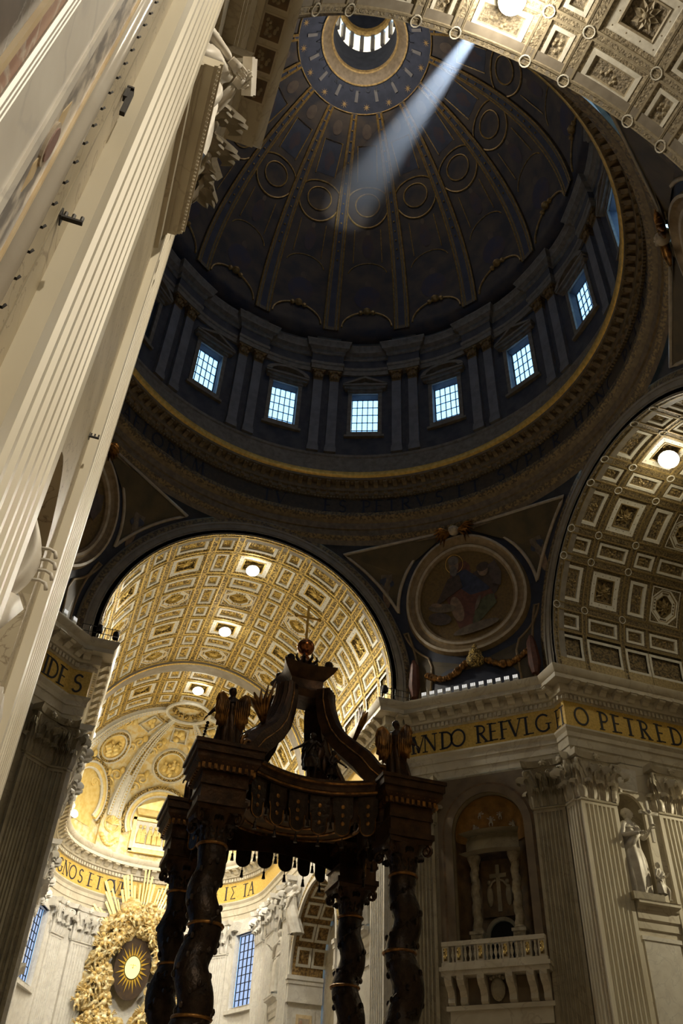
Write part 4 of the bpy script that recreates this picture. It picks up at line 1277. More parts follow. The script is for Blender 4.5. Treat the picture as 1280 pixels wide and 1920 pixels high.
def circ_t(r, a0=0, a1=360, n=48, off=0.0, cu=0, cv=0):
    return [tn(cu + r*math.cos(R(a)), cv + r*math.sin(R(a)), off) for a in np.linspace(a0, a1, n)]
def _ring_t(prof, mats, a0=0, a1=360, n=56):
    mb = MB()
    V = []; F = []; M = []
    an = np.linspace(a0, a1, n)
    for a in an:
        for r, off, m in prof:
            V.append(tn(r*math.cos(R(a)), r*math.sin(R(a)), off))
    k = len(prof)
    for i in range(n - 1):
        for j in range(k - 1):
            F.append((i*k + j, (i + 1)*k + j, (i + 1)*k + j + 1, i*k + j + 1)); M.append(prof[j][2])
    mb.add(V, F, M)
    return mb.mesh('roundel_frame', mats, smooth=30)
TONDO_FR = _ring_t([(4.25, 0.05, 0), (4.3, 0.30, 0), (4.5, 0.42, 1), (4.72, 0.42, 0), (4.85, 0.3, 0), (5.15, 0.34, 0), (5.35, 0.55, 1), (5.55, 0.5, 0), (5.65, 0.0, 0)], ['tondo_t', 'white_d'])
def _disc():
    mb = MB()
    mb.grid(lambda a, r: tn(r*math.cos(a), r*math.sin(a), 0.12), np.linspace(0, 2*PI, 49), [0.01, 1.5, 3, 4.3], 0)
    return mb.mesh('mosaic_ground', 'mosgold', smooth='all')
TONDO_D = _disc()
def patch(pts, off, m, name='mosaic_figure', th=0.03):
    """flat area of tesserae laid on the pendentive: polygon in tangent coordinates"""
    mb = MB()
    k = len(pts)
    c = (sum(p[0] for p in pts)/k, sum(p[1] for p in pts)/k)
    V = [tn(*c, off + th)] + [tn(u, v, off + th) for u, v in pts] + [tn(u, v, off) for u, v in pts]
    F = [(0, i + 1, (i + 1) % k + 1) for i in range(k)] + [(i + 1, (i + 1) % k + 1, (i + 1) % k + 1 + k, i + 1 + k) for i in range(k)]
    mb.add(V, F)
    return mb.mesh(name, m)
def ell(cu, cv, ru, rv, rot=0, n=14):
    c, s = math.cos(R(rot)), math.sin(R(rot))
    return [(cu + ru*math.cos(a)*c - rv*math.sin(a)*s, cv + ru*math.cos(a)*s + rv*math.sin(a)*c) for a in np.linspace(0, 2*PI, n + 1)[:-1]]
def figure_patches(kind):
    """generic seated robed elder with a companion, in flat colours (u to the viewer's right)"""
    P = []
    P.append((ell(-0.55, 1.55, 2.05, 1.0, 62), 'm_red'))
    P.append((ell(1.4, 0.7, 1.9, 1.5, 20), 'm_ox'))
    P.append(([(-1.2, 2.5), (0.3, 2.6), (1.3, 1.6), (2.2, 0.4), (1.6, -0.4), (0.2, 0.0), (-0.4, 0.9)], 'm_blue'))
    P.append(([(-1.9, 0.3), (-0.4, 0.9), (0.4, 0.1), (2.3, 0.2), (2.7, -0.8), (1.3, -2.0), (0.1, -3.2), (-0.8, -3.3), (-1.3, -1.6)], 'm_red'))
    P.append(([(1.2, -0.2), (2.5, -0.3), (2.6, -1.2), (1.2, -2.4), (0.2, -3.1), (0.5, -1.8)], 'm_green'))
    P.append((ell(-0.95, -1.0, 0.55, 1.3, 12), 'm_skin'))
    P.append((ell(-2.3, -0.6, 1.3, 0.42, -12), 'm_cloud'))
    P.append((ell(-2.6, -1.6, 1.1, 0.6, -20), 'm_wing'))
    P.append(([(-1.5, 2.0), (-0.4, 2.2), (-0.2, 1.0), (-1.0, 0.6), (-2.4, -0.1), (-2.9, -0.35), (-2.6, 0.2)], 'm_ox'))
    P.append((ell(-2.8, -0.25, 0.5, 0.2, -15), 'm_skin'))
    P.append((ell(-0.75, 3.15, 0.48, 0.62, 5), 'm_skin'))
    P.append((ell(-0.72, 3.55, 0.52, 0.42, 0), 'm_hair'))
    P.append((ell(-0.85, 2.6, 0.36, 0.5, 0), 'm_hair'))
    P.append((ell(1.9, 2.0, 0.5, 0.5, 20), 'm_skin'))
    P.append((ell(1.95, 2.35, 0.6, 0.4, 10), 'm_ox'))
    P.append(([(2.4, 2.3), (3.2, 2.6), (3.6, 1.4), (3.3, 0.2), (2.6, 0.6)], 'm_wing'))
    P.append((ell(0.6, -3.2, 2.1, 0.45, 8), 'm_cloud'))
    P.append((ell(1.0, -0.9, 0.16, 0.75, -25), 'm_cloud'))
    return P
TONDO_FIG = None
def _halo():
    mb = MB(); mb.tube([tn(-0.7 + 0.85*math.cos(a), 3.3 + 0.85*math.sin(a), 0.17) for a in np.linspace(0, 2*PI, 25)[:-1]], 0.035, 4, closed=True)
    return mb.mesh('halo', 'ringgold')
HALO = _halo()
def _cherub_head():
    mb = MB()
    c = tn(0, 5.9, 0.75)
    er, et = Vector((math.sin(PI/4), math.cos(PI/4), 0)), Vector((math.cos(PI/4), -math.sin(PI/4), 0))
    mb.sphere(c, 0.52, 12, 9, 0)
    mb.sphere(Vector(c) + Vector((0, 0, 0.22)) + er*0.08, (0.56, 0.56, 0.45), 10, 6, 1)
    mb.sphere(Vector(c) - er*0.5 - Vector((0, 0, 0.08)), 0.09, 6, 4, 0)
    for s in (-1, 1):
        mb.sphere(Vector(c) - er*0.38 + et*(s*0.24) - Vector((0, 0, 0.12)), 0.17, 7, 5, 0)
        for k in range(6):
            a = R(28 - k*16)
            P = [Vector(c) + et*(s*0.35) + Vector((0, 0, -0.15)), Vector(c) + et*(s*(0.35 + 1.0*math.cos(a))) + Vector((0, 0, -0.15 + 1.0*math.sin(a) + 0.2)), Vector(c) + et*(s*(0.35 + (1.75 - 0.12*k)*math.cos(a))) + Vector((0, 0, -0.3 + 1.7*math.sin(a)))]
            mb.tube(P, [0.2, 0.24, 0.06], 6, mi=2, sq=0.45)
    return mb.mesh('cherub_head', ['white_d', 'gold_dk', 'bronze_g'], smooth=True)
CHER = _cherub_head()
def _span_line(side):
    """closed outline of the upper spandrel panel (side -1 left, +1 right)"""
    P = []
    for a in np.linspace(97, 182, 22):
        P.append((6.35*math.cos(R(a)), 6.35*math.sin(R(a))))
    # back up along the arch edge, then along the ring
    v0 = P[-1][1]
    edge = []
    for v in np.linspace(v0 + 0.2, 5.25, 16):
        z = ZTN + v*0.985
        al = pend_al(z)
        edge.append(((al - 45)*PI/180*RT0 + 0.75, v))
    P += edge
    return [(-side*u if side > 0 else u, v) for u, v in P]
def _low_line(side):
    P = []
    for a in np.linspace(200, 232, 10):
        P.append((6.35*math.cos(R(a)), 6.35*math.sin(R(a))))
    edge = []
    for v in np.linspace(-9.2, P[0][1], 10):
        z = ZTN + v*0.985
        edge.append(((pend_al(z) - 45)*PI/180*RT0 + 0.7, v))
    P = edge + P + [(P[-1][0] + 0.3, -6.0), (P[-1][0] + 0.1, -9.2)]
    return [(-side*u if side > 0 else u, v) for u, v in P]
def _line_mesh(P, r, name, m, closed=True):
    mb = MB(); mb.tube([tn(u, v, 0.06) for u, v in P], r, 6, closed=closed)
    return mb.mesh(name, m, smooth='all')
SPL = {s: (_span_line(s), _low_line(s)) for s in (-1, 1)}
LM = {}
for s in (-1, 1):
    LM[s] = (_line_mesh(SPL[s][0], 0.16, 'panel_moulding', 'white_d'), patch(SPL[s][0], 0.02, 'pend_br', 'panel_mosaic'), _line_mesh(SPL[s][1], 0.11, 'panel_moulding', 'tondo_t', False), patch(SPL[s][1], 0.02, 'pend_br', 'panel_mosaic'))
def angel_patches(s):
    """a small standing angel in mosaic in the upper spandrel"""
    c = (-s*-1*0, 0)
    u0, v0 = s*7.3, 3.6
    return [(ell(u0, v0 - 0.4, 0.55, 1.5, s*6), 'm_cloud'), (ell(u0, v0 + 1.35, 0.34, 0.42), 'm_skin'), ([(u0 - s*0.3, v0 + 0.9), (u0 - s*2.3, v0 + 1.2), (u0 - s*2.0, v0 + 0.6), (u0 - s*0.6, v0 - 0.2)], 'm_wing'),
            ([(u0 + s*0.3, v0 + 0.9), (u0 + s*1.7, v0 + 1.5), (u0 + s*1.6, v0 + 0.5), (u0 + s*0.5, v0 - 0.1)], 'm_wing'), (ell(u0 + s*0.1, v0 - 2.3, 0.3, 0.9, -s*8), 'm_skin'), (ell(u0, v0 - 0.9, 0.7, 0.4, s*20), 'm_blue')]
def pend_unit(k, tondo=True, label_p='', label_t=''):
    M = RN(-k*PI/2, 4, 'Z')
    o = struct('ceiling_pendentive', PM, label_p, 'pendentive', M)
    for s in (-1, 1):
        put('panel_moulding', LM[s][0], o); put('panel_mosaic', LM[s][1], o); put('panel_moulding', LM[s][2], o); put('panel_mosaic', LM[s][3], o)
        if tondo:
            for pts, m in angel_patches(s):
                put('mosaic_figure', patch(pts, 0.06, m), o)
    if tondo:
        t = thing('mosaic_roundel', TONDO_FR, label_t, 'mosaic', M)
        put('mosaic_ground', TONDO_D, t)
        for i, (pts, m) in enumerate(figure_patches(0)):
            put('mosaic_figure', patch(pts, 0.13 + 0.012*i, m), t)
        put('halo', HALO, t)
        put('cherub_head', CHER, t)
    return o
PE = pend_unit(0, True, 'dark blue mosaic pendentive between choir arch and right transept arch', 'large mosaic roundel of a seated bearded elder, full circle beside the choir arch')
pend_unit(1, True, 'near right pendentive cut by the picture edge and the nave vault', 'mosaic roundel at the right picture edge with a winged cherub head, mostly cut off')
pend_unit(2, False, 'near left pendentive behind the camera')
pend_unit(3, True, 'far left pendentive seen beside the fluted pilaster', 'mosaic roundel half hidden behind the near fluted pilaster')
put('panel_mosaic', patch([(-4.6, -5.0), (-3.0, -6.1), (0, -6.7), (3.0, -6.1), (4.4, -5.0), (4.4, -9.3), (-4.6, -9.3)], 0.03, 'pend_br'), PE)
# carved tiara, swags and books at the foot of the right pendentive
mb = MB()
mb.sphere(tn(0.3, -6.5, 0.3), (0.8, 0.8, 0.55), 10, 7, 0); mb.sphere(tn(0.3, -5.9, 0.3), (0.6, 0.6, 0.5), 10, 6, 0); mb.sphere(tn(0.3, -5.4, 0.3), (0.35, 0.35, 0.4), 8, 6, 0); mb.sphere(tn(0.3, -5.0, 0.3), 0.16, 6, 5, 0)
for s in (-1, 1):
    for i in range(16):
        t = i/15
        mb.sphere(tn(0.3 + s*(0.9 + 3.4*t), -6.6 - 0.9*math.sin(t*PI) + 0.4*t*(1 if s > 0 else -0.6), 0.25), random.uniform(0.22, 0.4), 7, 5, 1)
put('carved_tiara_and_swags', mb.mesh('carved_tiara_and_swags', ['gold_dk', 'bronze_g'], smooth=True), PE)
for s, m in ((-1, 'm_red'), (1, 'm_red')):
    mb = MB(); a = 4.9 if s > 0 else -5.2
    mb.tube([tn(a, -8.6, 0.3), tn(a, -7.6, 0.3), tn(a - 0.05*s, -5.6, 0.3), tn(a, -5.0, 0.3)], [0.3, 0.55, 0.4, 0.15], 8)
    put('mosaic_urn', mb.mesh('mosaic_urn', m, smooth=True), PE)

# ================================================================ drum ring
ringprof = [(22.75, 51.7, 1), (22.62, 52.2, 2), (22.4, 52.35, 2), (22.3, 52.55, 2), (22.55, 52.7, 1), (22.45, 53.3, 1), (22.3, 53.35, 1), (22.2, 53.95, 1), (21.9, 54.15, 2), (21.65, 54.45, 2), (21.65, 54.85, 1), (22.0, 54.95, 3), (22.0, 56.95, 1), (21.75, 57.1, 1), (21.72, 57.45, 1), (21.5, 57.5, 1), (21.48, 57.75, 1), (21.44, 58.24, 1), (20.72, 58.28, 1), (20.68, 58.5, 4), (20.58, 58.6, 4), (20.48, 58.8, 4), (20.48, 59.1, 4), (20.62, 59.18, 1), (22.7, 59.3, 1)]
mb = MB(); mb.lathe(ringprof, 128)
RING = struct('trim_8', mb.mesh('trim_8', ['arch', 'ring', 'guil', 'ringdk', 'ringgold'], smooth=30), 'great bronze toned ring cornice with gilt edge carrying the drum of the dome', 'cornice')
mm = MB()
mm.prism([(0, 0), (0.62, 0), (0.62, -0.12), (0.3, -0.3), (0, -0.42)], lambda u, v, d: (d, u, v), -0.2, 0.2)
for s in (-1, 1): mm.box(s*0.1 - 0.05, s*0.1 + 0.05, 0.42, 0.66, -0.2, 0.0, 1)  # paler blocks: highlight on each bracket front, put into the colour
mm.box(0.34, 0.56, 0.12, 0.5, -0.05, 0.02, 1)
mm.box(-0.5, -0.3, 0, 0, 0, 0)
mme = mm.mesh('ring_modillion', ['ring', 'tondo_t'])
dm = MB(); dm.box(-0.17, 0.17, 0, 0.2, -0.34, 0); dm.box(-0.12, 0.12, 0.2, 0.215, -0.28, -0.06, 1)
dme = dm.mesh('ring_block', ['tondo_t', 'ring'])
NM = 144
for i in range(NM):
    az = 2*PI*(i + 0.5)/NM
    # only the arc that the nave vault and near pier leave in view
    deg = math.degrees(az)
    if 165 < deg < 290: continue
    n = (-math.sin(az), -math.cos(az))
    put('ring_modillion', mme, RING, wall_frame((21.44*math.sin(az), 21.44*math.cos(az), 58.22), n))
    put('ring_block', dme, RING, wall_frame((21.73*math.sin(az), 21.73*math.cos(az), 57.46), n))
mb = MB()
for i in range(440):
    az = 2*PI*i/440
    n = (-math.sin(az), -math.cos(az))
    Mx = wall_frame((21.95*math.sin(az), 21.95*math.cos(az), 0), n)
    q = [Mx @ Vector(p) for p in ((-0.09, 0, 56.8), (0.09, 0, 56.8), (0.09, 0.2, 56.8), (-0.09, 0.2, 56.8), (-0.09, 0, 57.02), (0.09, 0, 57.02), (0.09, 0.2, 57.02), (-0.09, 0.2, 57.02))]
    mb.hexa(q)
put('ring_dentils', mb.mesh('ring_dentils', 'ring'), RING, kind='stuff')
def rletter(ch, az):
    a = R(az); letter(ch, RING, (22.0*math.sin(a), 22.0*math.cos(a)), (-math.sin(a), -math.cos(a)), 1.5, 55.2)
az = -42.5
seq = [('C', -45), ('A', -42), ('E', -38.8), ('L', -35.6), ('O', -32), ('R', -28), ('V', -24.4), ('M', -20), ('T', -1.5), ('V', 2.0), ('E', 13.9), ('S', 17.8), ('P', 23.6), ('E', 26.8), ('T', 30.1), ('R', 33.6), ('V', 37.6), ('S', 42.2), ('E', 47.9), ('T', 51.6), ('S', 58.6), ('V', 62.4), ('P', 66.4), ('E', 70.4), ('R', 74.6), ('H', 82), ('A', 86), ('N', 90), ('C', 94), ('P', 101), ('E', 104), ('T', 107), ('R', 110.5), ('A', 114), ('M', 118.5)]
for ch, az in seq: rletter(ch, az)

# ================================================================ drum
RD = 22.55
def dP(s, z, d):
    a = s/RD
    return ((RD + d)*math.sin(a), (RD + d)*math.cos(a), z)
half = R(11.25)*RD
wz0, wz1 = 66.75, 72.75
mb = MB()
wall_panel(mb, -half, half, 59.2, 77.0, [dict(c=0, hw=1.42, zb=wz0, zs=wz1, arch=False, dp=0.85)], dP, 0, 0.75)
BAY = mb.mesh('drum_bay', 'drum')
mb = MB(); mb.lathe([(22.6, 59.2), (22.35, 59.25), (22.35, 62.8), (22.25, 62.9), (22.25, 63.2), (22.6, 63.3)], 96)
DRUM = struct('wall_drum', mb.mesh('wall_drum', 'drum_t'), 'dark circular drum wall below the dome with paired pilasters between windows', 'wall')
def wm(az, r=RD, z=0.0):
    a = R(az)
    return wall_frame((r*math.sin(a), r*math.cos(a), z), (-math.sin(a), -math.cos(a)))
def _dp():
    mb = MB()
    mb.box(-0.5, 0.5, 0, 0.45, 64.2, 74.3); mb.box(-0.6, 0.6, 0, 0.55, 63.3, 63.9); mb.box(-0.55, 0.55, 0, 0.5, 63.9, 64.2)
    return mb.mesh('drum_pilaster', 'drum_p')
DPM = _dp()
def _dc():
    mb = MB()
    mb.hexa([(-0.5, 0, 74.3), (0.5, 0, 74.3), (0.5, 0.45, 74.3), (-0.5, 0.45, 74.3), (-0.62, 0, 75.6), (0.62, 0, 75.6), (0.62, 0.62, 75.6), (-0.62, 0.62, 75.6)])
    mb.box(-0.72, 0.72, 0, 0.72, 75.6, 75.85)
    for x in (-0.36, 0, 0.36):
        mb.sphere((x, 0.6, 74.8), (0.17, 0.12, 0.3), 6, 4)
    for x in (-0.45, 0.45):
        mb.sphere((x, 0.7, 75.4), (0.17, 0.14, 0.17), 6, 4)
    return mb.mesh('drum_capital', 'drum_cap')
MT['drum_cap'] = mat('drum_gilt_capital', (0.34, 0.19, 0.05), (0.16, 0.08, 0.025), 4.0, 0.5, 0.2)
DCM = _dc()
for k in range(16):
    put('drum_bay', BAY, DRUM, RN(-R(22.5*k), 4, 'Z'))
    if 6 < k < 13: continue
    for s in (-2.35, 2.35):
        p = put('drum_pilaster', DPM, DRUM, wm(22.5*k + 11.25 + s))
        put('drum_capital', DCM, p)
# windows of the drum
def ped_mesh(tri):
    mb = MB()
    w_ = 2.25
    mb.box(-w_, w_, 0, 0.65, 73.25, 73.55); mb.box(-w_ - 0.15, w_ + 0.15, 0, 0.85, 73.55, 73.8); mb.box(-1.9, 1.9, 0, 0.35, 72.95, 73.25)
    if tri:
        top = [(-w_ - 0.2, 73.8), (0, 75.0), (w_ + 0.2, 73.8)]
        inn = [(-w_ + 0.4, 73.8), (0, 74.65), (w_ - 0.4, 73.8)]
    else:
        top = [((w_ + 0.2)*math.cos(a), 73.8 + 1.2*math.sin(a)) for a in np.linspace(PI, 0, 13)]
        inn = [((w_ - 0.4)*math.cos(a), 73.8 + 0.85*math.sin(a)) for a in np.linspace(PI, 0, 13)]
    k = len(top)
    V = [(x, 0.9, z) for x, z in top] + [(x, 0.9, z) for x, z in inn] + [(x, 0, z) for x, z in top] + [(x, 0.3, z) for x, z in inn]
    F = []
    for i in range(k - 1):
        F += [(i, i + 1, k + i + 1, k + i), (2*k + i, 2*k + i + 1, i + 1, i), (k + i, k + i + 1, 3*k + i + 1, 3*k + i)]
    mb.add(V, F)
    mb.add([(x, 0.3, z) for x, z in inn] + [(0, 0.3, 73.8)], [(i, i + 1, k) for i in range(k - 1)])
    return mb.mesh('pediment', 'drum_t')
PED = {True: ped_mesh(True), False: ped_mesh(False)}
fb = MB()
for x0, x1, z0, z1 in ((-1.85, -1.42, 66.2, 72.95), (1.42, 1.85, 66.2, 72.95), (-1.42, 1.42, 72.75, 72.95), (-1.42, 1.42, 66.2, 66.75)):
    fb.box(x0, x1, 0, 0.22, z0, z1)
fb.box(-2.1, 2.1, 0, 0.4, 65.9, 66.2)
FRM = fb.mesh('window_frame', 'drum_t')
side_lab = {-1: 'bright dusk lit drum window, leftmost of the row', 0: 'bright dusk lit drum window second from the left, arched pediment', 1: 'bright dusk lit drum window in the middle under a triangular pediment', 2: 'bright dusk lit drum window third from the right, arched pediment', 3: 'tilted blue drum window second from the right, triangular pediment', 4: 'steep narrow blue drum window, rightmost of the row'}
for k in range(16):
    az = 22.5*(k if k < 12 else k - 16)
    kk = k if k < 12 else k - 16
    WIN += 1
    W = struct('window_%d' % WIN, FRM, side_lab.get(kk, 'dark drum window beside the edge of the near pilaster' if k == 14 else 'drum window hidden from the camera by vault or pier'), 'window', wm(az))
    put('pediment', PED[kk % 2 != 0], W)
    if kk in side_lab:
        glaze(W, 2.84, 6.0, 5, 5, -0.78, wz0, bar=0.04)
    else:
        put('dark_pane' if k == 14 else 'pane', pane_mesh(2.84, 6.0, 'dark' if k == 14 else 'pane'), W, Matrix.Translation((0, -0.78, wz0 + 3.0)))  # one sheet is near black instead of clear glass
# drum entablature breaking forward over each pair of pilasters
path = []
for k in range(16):
    a0 = 22.5*k
    for az, r in ((a0 + 6.6, 22.3), (a0 + 6.6, 21.75), (a0 + 11.25, 21.75), (a0 + 15.9, 21.75), (a0 + 15.9, 22.3), (a0 + 19.5, 22.35), (a0 + 22.5, 22.35), (a0 + 25.5, 22.35)):
        path.append((-r*math.sin(R(az)), r*math.cos(R(az))))
mb = MB()
mb.sweep(path, [(-0.9, 75.85, 0), (0, 75.85, 0), (0, 76.5, 0), (0.1, 76.6, 0), (0.1, 77.0, 1), (0.0, 77.05, 1), (0.0, 78.3, 0), (0.15, 78.4, 0), (0.2, 78.9, 0), (0.62, 79.1, 0), (0.65, 79.5, 0), (0.85, 79.9, 0), (0.85, 80.05, 0), (-0.4, 80.15, 0), (-0.4, 82.3, 0), (-0.2, 82.4, 0), (-0.2, 82.7, 0), (-0.7, 82.8, 0)], closed=True)
put('drum_entablature', mb.mesh('drum_entablature', ['drum_t', 'drum'], smooth=25), DRUM)

# ================================================================ dome
def D(az, e, off=0.0):
    r = -12 + (33.3 - off)*math.cos(R(e)); z = 82 + (33.3 - off)*math.sin(R(e))
    return (r*math.sin(R(az)), r*math.cos(R(az)), z)
mb = MB()
mb.lathe([(24.0, 82.9), (24.0, 82.0)] + [(-12 + 33.3*math.cos(R(e)), 82 + 33.3*math.sin(R(e))) for e in np.linspace(0, 53.3, 26)], 64, mi=0)
mb.lathe([(-12 + 33.3*math.cos(R(e)), 82 + 33.3*math.sin(R(e))) for e in np.linspace(53.3, 59.4, 5)], 64, mi=1)
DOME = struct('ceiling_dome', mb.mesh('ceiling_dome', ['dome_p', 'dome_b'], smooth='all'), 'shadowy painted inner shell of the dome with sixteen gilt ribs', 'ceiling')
def rib_m():
    mb = MB()
    es = np.linspace(0, 53.3, 28)
    mb.grid(lambda i, e: D((-2.45, -2.3, 2.3, 2.45)[i], e, (0, 0.35, 0.35, 0)[i]), [0, 1, 2, 3], es, 0)
    return mb.mesh('dome_rib', ['dome_r'])
def ribline_m():
    mb = MB()
    es = np.linspace(0, 53.0, 28)
    for a, r in ((-2.25, 0.09), (2.25, 0.09), (-1.25, 0.05), (1.25, 0.05)):
        mb.tube([D(a, e, 0.4) for e in es], r, 4)
    return mb.mesh('rib_gilding', 'dome_g')
def ribband_m():
    mb = MB()
    mb.grid(lambda i, e: D((-0.95, 0.95)[i], e, 0.38), [0, 1], np.linspace(1, 53, 27), 0)
    for e in np.linspace(20, 52, 15):
        p = D(0, e, 0.42)
        mb.sphere(p, 0.13, 5, 4, 1)
    return mb.mesh('rib_band', ['dome_b', 'dome_g'])
RIB, RIBL, RIBB = rib_m(), ribline_m(), ribband_m()
def line(fn, pts, r, m='dome_g', closed=False, name='gilt_frame'):
    mb = MB(); mb.tube([fn(*p) for p in pts], r, 5, closed=closed)
    return mb.mesh(name, m)
def az_m(e):   # degrees of azimuth per metre at elevation e
    return math.degrees(1.0/(-12 + 33.3*math.cos(R(e))))
ME = 33.9; EM = math.degrees(1/33.3)
MED = line(D, [(1.5*math.cos(a)*az_m(ME + 1.5*EM*math.sin(a)), ME + 1.5*EM*math.sin(a), 0.08) for a in np.linspace(0, 2*PI, 33)[:-1]], 0.09, closed=True, name='medallion_rim')
mb = MB()
mb.grid(lambda a, r: D(r*math.cos(a)*az_m(ME), ME + r*EM*math.sin(a), 0.05), np.linspace(0, 2*PI, 25), [0.02, 0.8, 1.45], 0)
MEDD = mb.mesh('medallion_painting', 'dome_p')
ARCU = line(D, [(2.7*math.cos(a)*az_m(ME + 2.3*EM*math.sin(a)), ME + 2.35*EM*math.sin(a), 0.06) for a in np.linspace(R(22), R(158), 17)], 0.10)
ARCD = line(D, [(2.7*math.cos(a)*az_m(ME + 2.9*EM*math.sin(a)), ME + 3.0*EM*math.sin(a), 0.06) for a in np.linspace(R(202), R(338), 17)], 0.12)
FRU = line(D, [(-5.2, 39.2, 0.05), (-6.2, 46.8, 0.05), (6.2, 46.8, 0.05), (5.2, 39.2, 0.05)], 0.07)
FRL = line(D, [(-5.3, 28.2, 0.05), (-5.3, 20, 0.05)], 0.06); FRL2 = line(D, [(5.3, 28.2, 0.05), (5.3, 20, 0.05)], 0.06)
ARC2 = line(D, [(7.0*math.cos(a), 16.6 + 3.4*math.sin(a), 0.05) for a in np.linspace(R(12), R(168), 19)], 0.07)
ARC3 = line(D, [(7.9*math.cos(a), 1.8 + 4.7*math.sin(a), 0.10) for a in np.linspace(0, PI, 21)], 0.12)
mb = MB()
mb.grid(lambda u, v: D(u*(5.0 + v), 39.5 + 7*v, 0.03), [-1, 0, 1], [0, 0.5, 1], 0)
PAU = mb.mesh('painted_panel', 'dome_b')
mb = MB(); mb.sphere(D(0, 6.6, 0.2), (0.5, 0.5, 0.4), 8, 5); mb.sphere(D(-2, 6.2, 0.2), 0.3, 6, 4); mb.sphere(D(2, 6.2, 0.2), 0.3, 6, 4)
CRT = mb.mesh('gilt_crest', 'dome_g', smooth=True)
# painted standing figures in the big lower panels and the upper ones
def dpatch(pts, m):
    mb = MB()
    k = len(pts); c = (sum(p[0] for p in pts)/k, sum(p[1] for p in pts)/k)
    mb.add([D(*c, 0.05)] + [D(u, v, 0.05) for u, v in pts], [(0, i + 1, (i + 1) % k + 1) for i in range(k)])
    return mb.mesh('painted_figure', m)
FIGS = [dpatch(ell(0, 24.6, 1.9, 2.6), 'dome_f1'), dpatch(ell(0.2, 27.6, 0.8, 0.7), 'dome_f2'), dpatch(ell(0, 10.8, 4.0, 3.0), 'dome_f1'), dpatch(ell(0.3, 14.2, 1.1, 1.0), 'dome_f2'), dpatch(ell(0.2, 42.6, 3.0, 2.2), 'dome_f1')] if 'dome_f1' in MT else None
MT['dome_f1'] = mat('painted_robe', (0.10, 0.06, 0.05), (0.05, 0.045, 0.08), 0.5, 0.7)
MT['dome_f2'] = mat('painted_face', (0.17, 0.12, 0.08), (0.12, 0.08, 0.06), 1.0, 0.7)
FIGS = [dpatch(ell(0, 24.2, 2.1, 2.9), 'dome_f1'), dpatch(ell(0.2, 27.6, 0.8, 0.7), 'dome_f2'), dpatch(ell(0, 10.8, 4.4, 3.2), 'dome_f1'), dpatch(ell(0.3, 14.6, 1.1, 1.0), 'dome_f2'), dpatch(ell(0.2, 42.6, 3.0, 2.2), 'dome_f1'), dpatch(ell(0.0, 49.8, 3.6, 1.6), 'dome_f2')]
for k in range(16):
    M = RN(-R(22.5*k + 11.25), 4, 'Z')
    rb = put('dome_rib', RIB, DOME, M)
    put('rib_gilding', RIBL, rb); put('rib_band', RIBB, rb)
    if 7 < k < 13: continue
    M = RN(-R(22.5*k), 4, 'Z')
    md = put('medallion', MEDD, DOME, M); put('medallion_rim', MED, md)
    for me in (ARCU, ARCD, FRU, FRL, FRL2, ARC2, ARC3):
        put('gilt_frame', me, DOME, M)
    put('painted_panel', PAU, DOME, M); put('gilt_crest', CRT, DOME, M)
    for f in FIGS: put('painted_figure', f, DOME, M)
# blue cap: rim, stars, brackets, lettered ring, lantern
ec = 53.3
mb = MB(); mb.tube([D(a, ec, 0.1) for a in np.linspace(0, 360, 65)[:-1]], 0.09, 5, closed=True)
put('cap_rim', mb.mesh('cap_rim', 'dome_g'), DOME)
st = MB()
for i in range(8):
    a = i*PI/4
    st.add([D(0.0, 54.7, 0.06)] + [D(az_m(54.7)*r*math.cos(b), 54.7 + EM*r*math.sin(b), 0.06) for r, b in ((0.12, a - 0.4), (0.48, a), (0.12, a + 0.4))], [(0, 1, 2), (0, 2, 3)])
STAR = st.mesh('gilt_star', 'dome_g')
br_ = MB(); br_.grid(lambda u, e: D(u*1.7, e, 0.12), [-1, 1], np.linspace(55.6, 57.9, 4), 0)
BRK = br_.mesh('cap_bracket', 'drum_p')
for k in range(16):
    put('gilt_star', STAR, DOME, RN(-R(22.5*k), 4, 'Z')); put('cap_bracket', BRK, DOME, RN(-R(22.5*k + 11.25), 4, 'Z'))
mb = MB()
mb.lathe([(5.15, 110.3, 1), (4.95, 110.35, 0), (4.0, 111.2, 1), (3.85, 111.3, 1), (3.8, 111.8, 2), (3.75, 112.2, 2), (3.75, 117.3, 2)], 48)
mb.lathe([(3.6, 121.9, 1), (3.3, 122.0, 1), (3.1, 122.3, 1), (3.05, 123.2, 1), (3.4, 123.4, 2), (3.3, 125, 2), (2.6, 127, 2), (1.4, 128.4, 2), (0.01, 129, 2)], 48)
LANT = put('lantern', mb.mesh('lantern', ['tondo_t', 'dome_g', 'dome_b'], smooth=30), DOME)
pb = MB(); pb.box(-0.24, 0.24, -0.2, 0.25, 117.2, 121.95)
PIL = pb.mesh('lantern_pier', 'drum_p')
wb = MB(); wb.prism([(-0.52, 117.25), (0.52, 117.25), (0.52, 121.2)] + [(0.52*math.cos(a), 121.2 + 0.45*math.sin(a)) for a in np.linspace(0, PI, 7)][1:], lambda u, v, d: (u, d, v), -0.12, -0.06)
LPN = wb.mesh('lantern_pane', 'lant')
for k in range(16):
    put('lantern_pier', PIL, LANT, wm(22.5*k + 11.25, 3.7)); put('lantern_pane', LPN, LANT, wm(22.5*k, 3.7))
txt = 'SPETRIGLORIAESIXTVSPPVAMDXCPONTIFV'
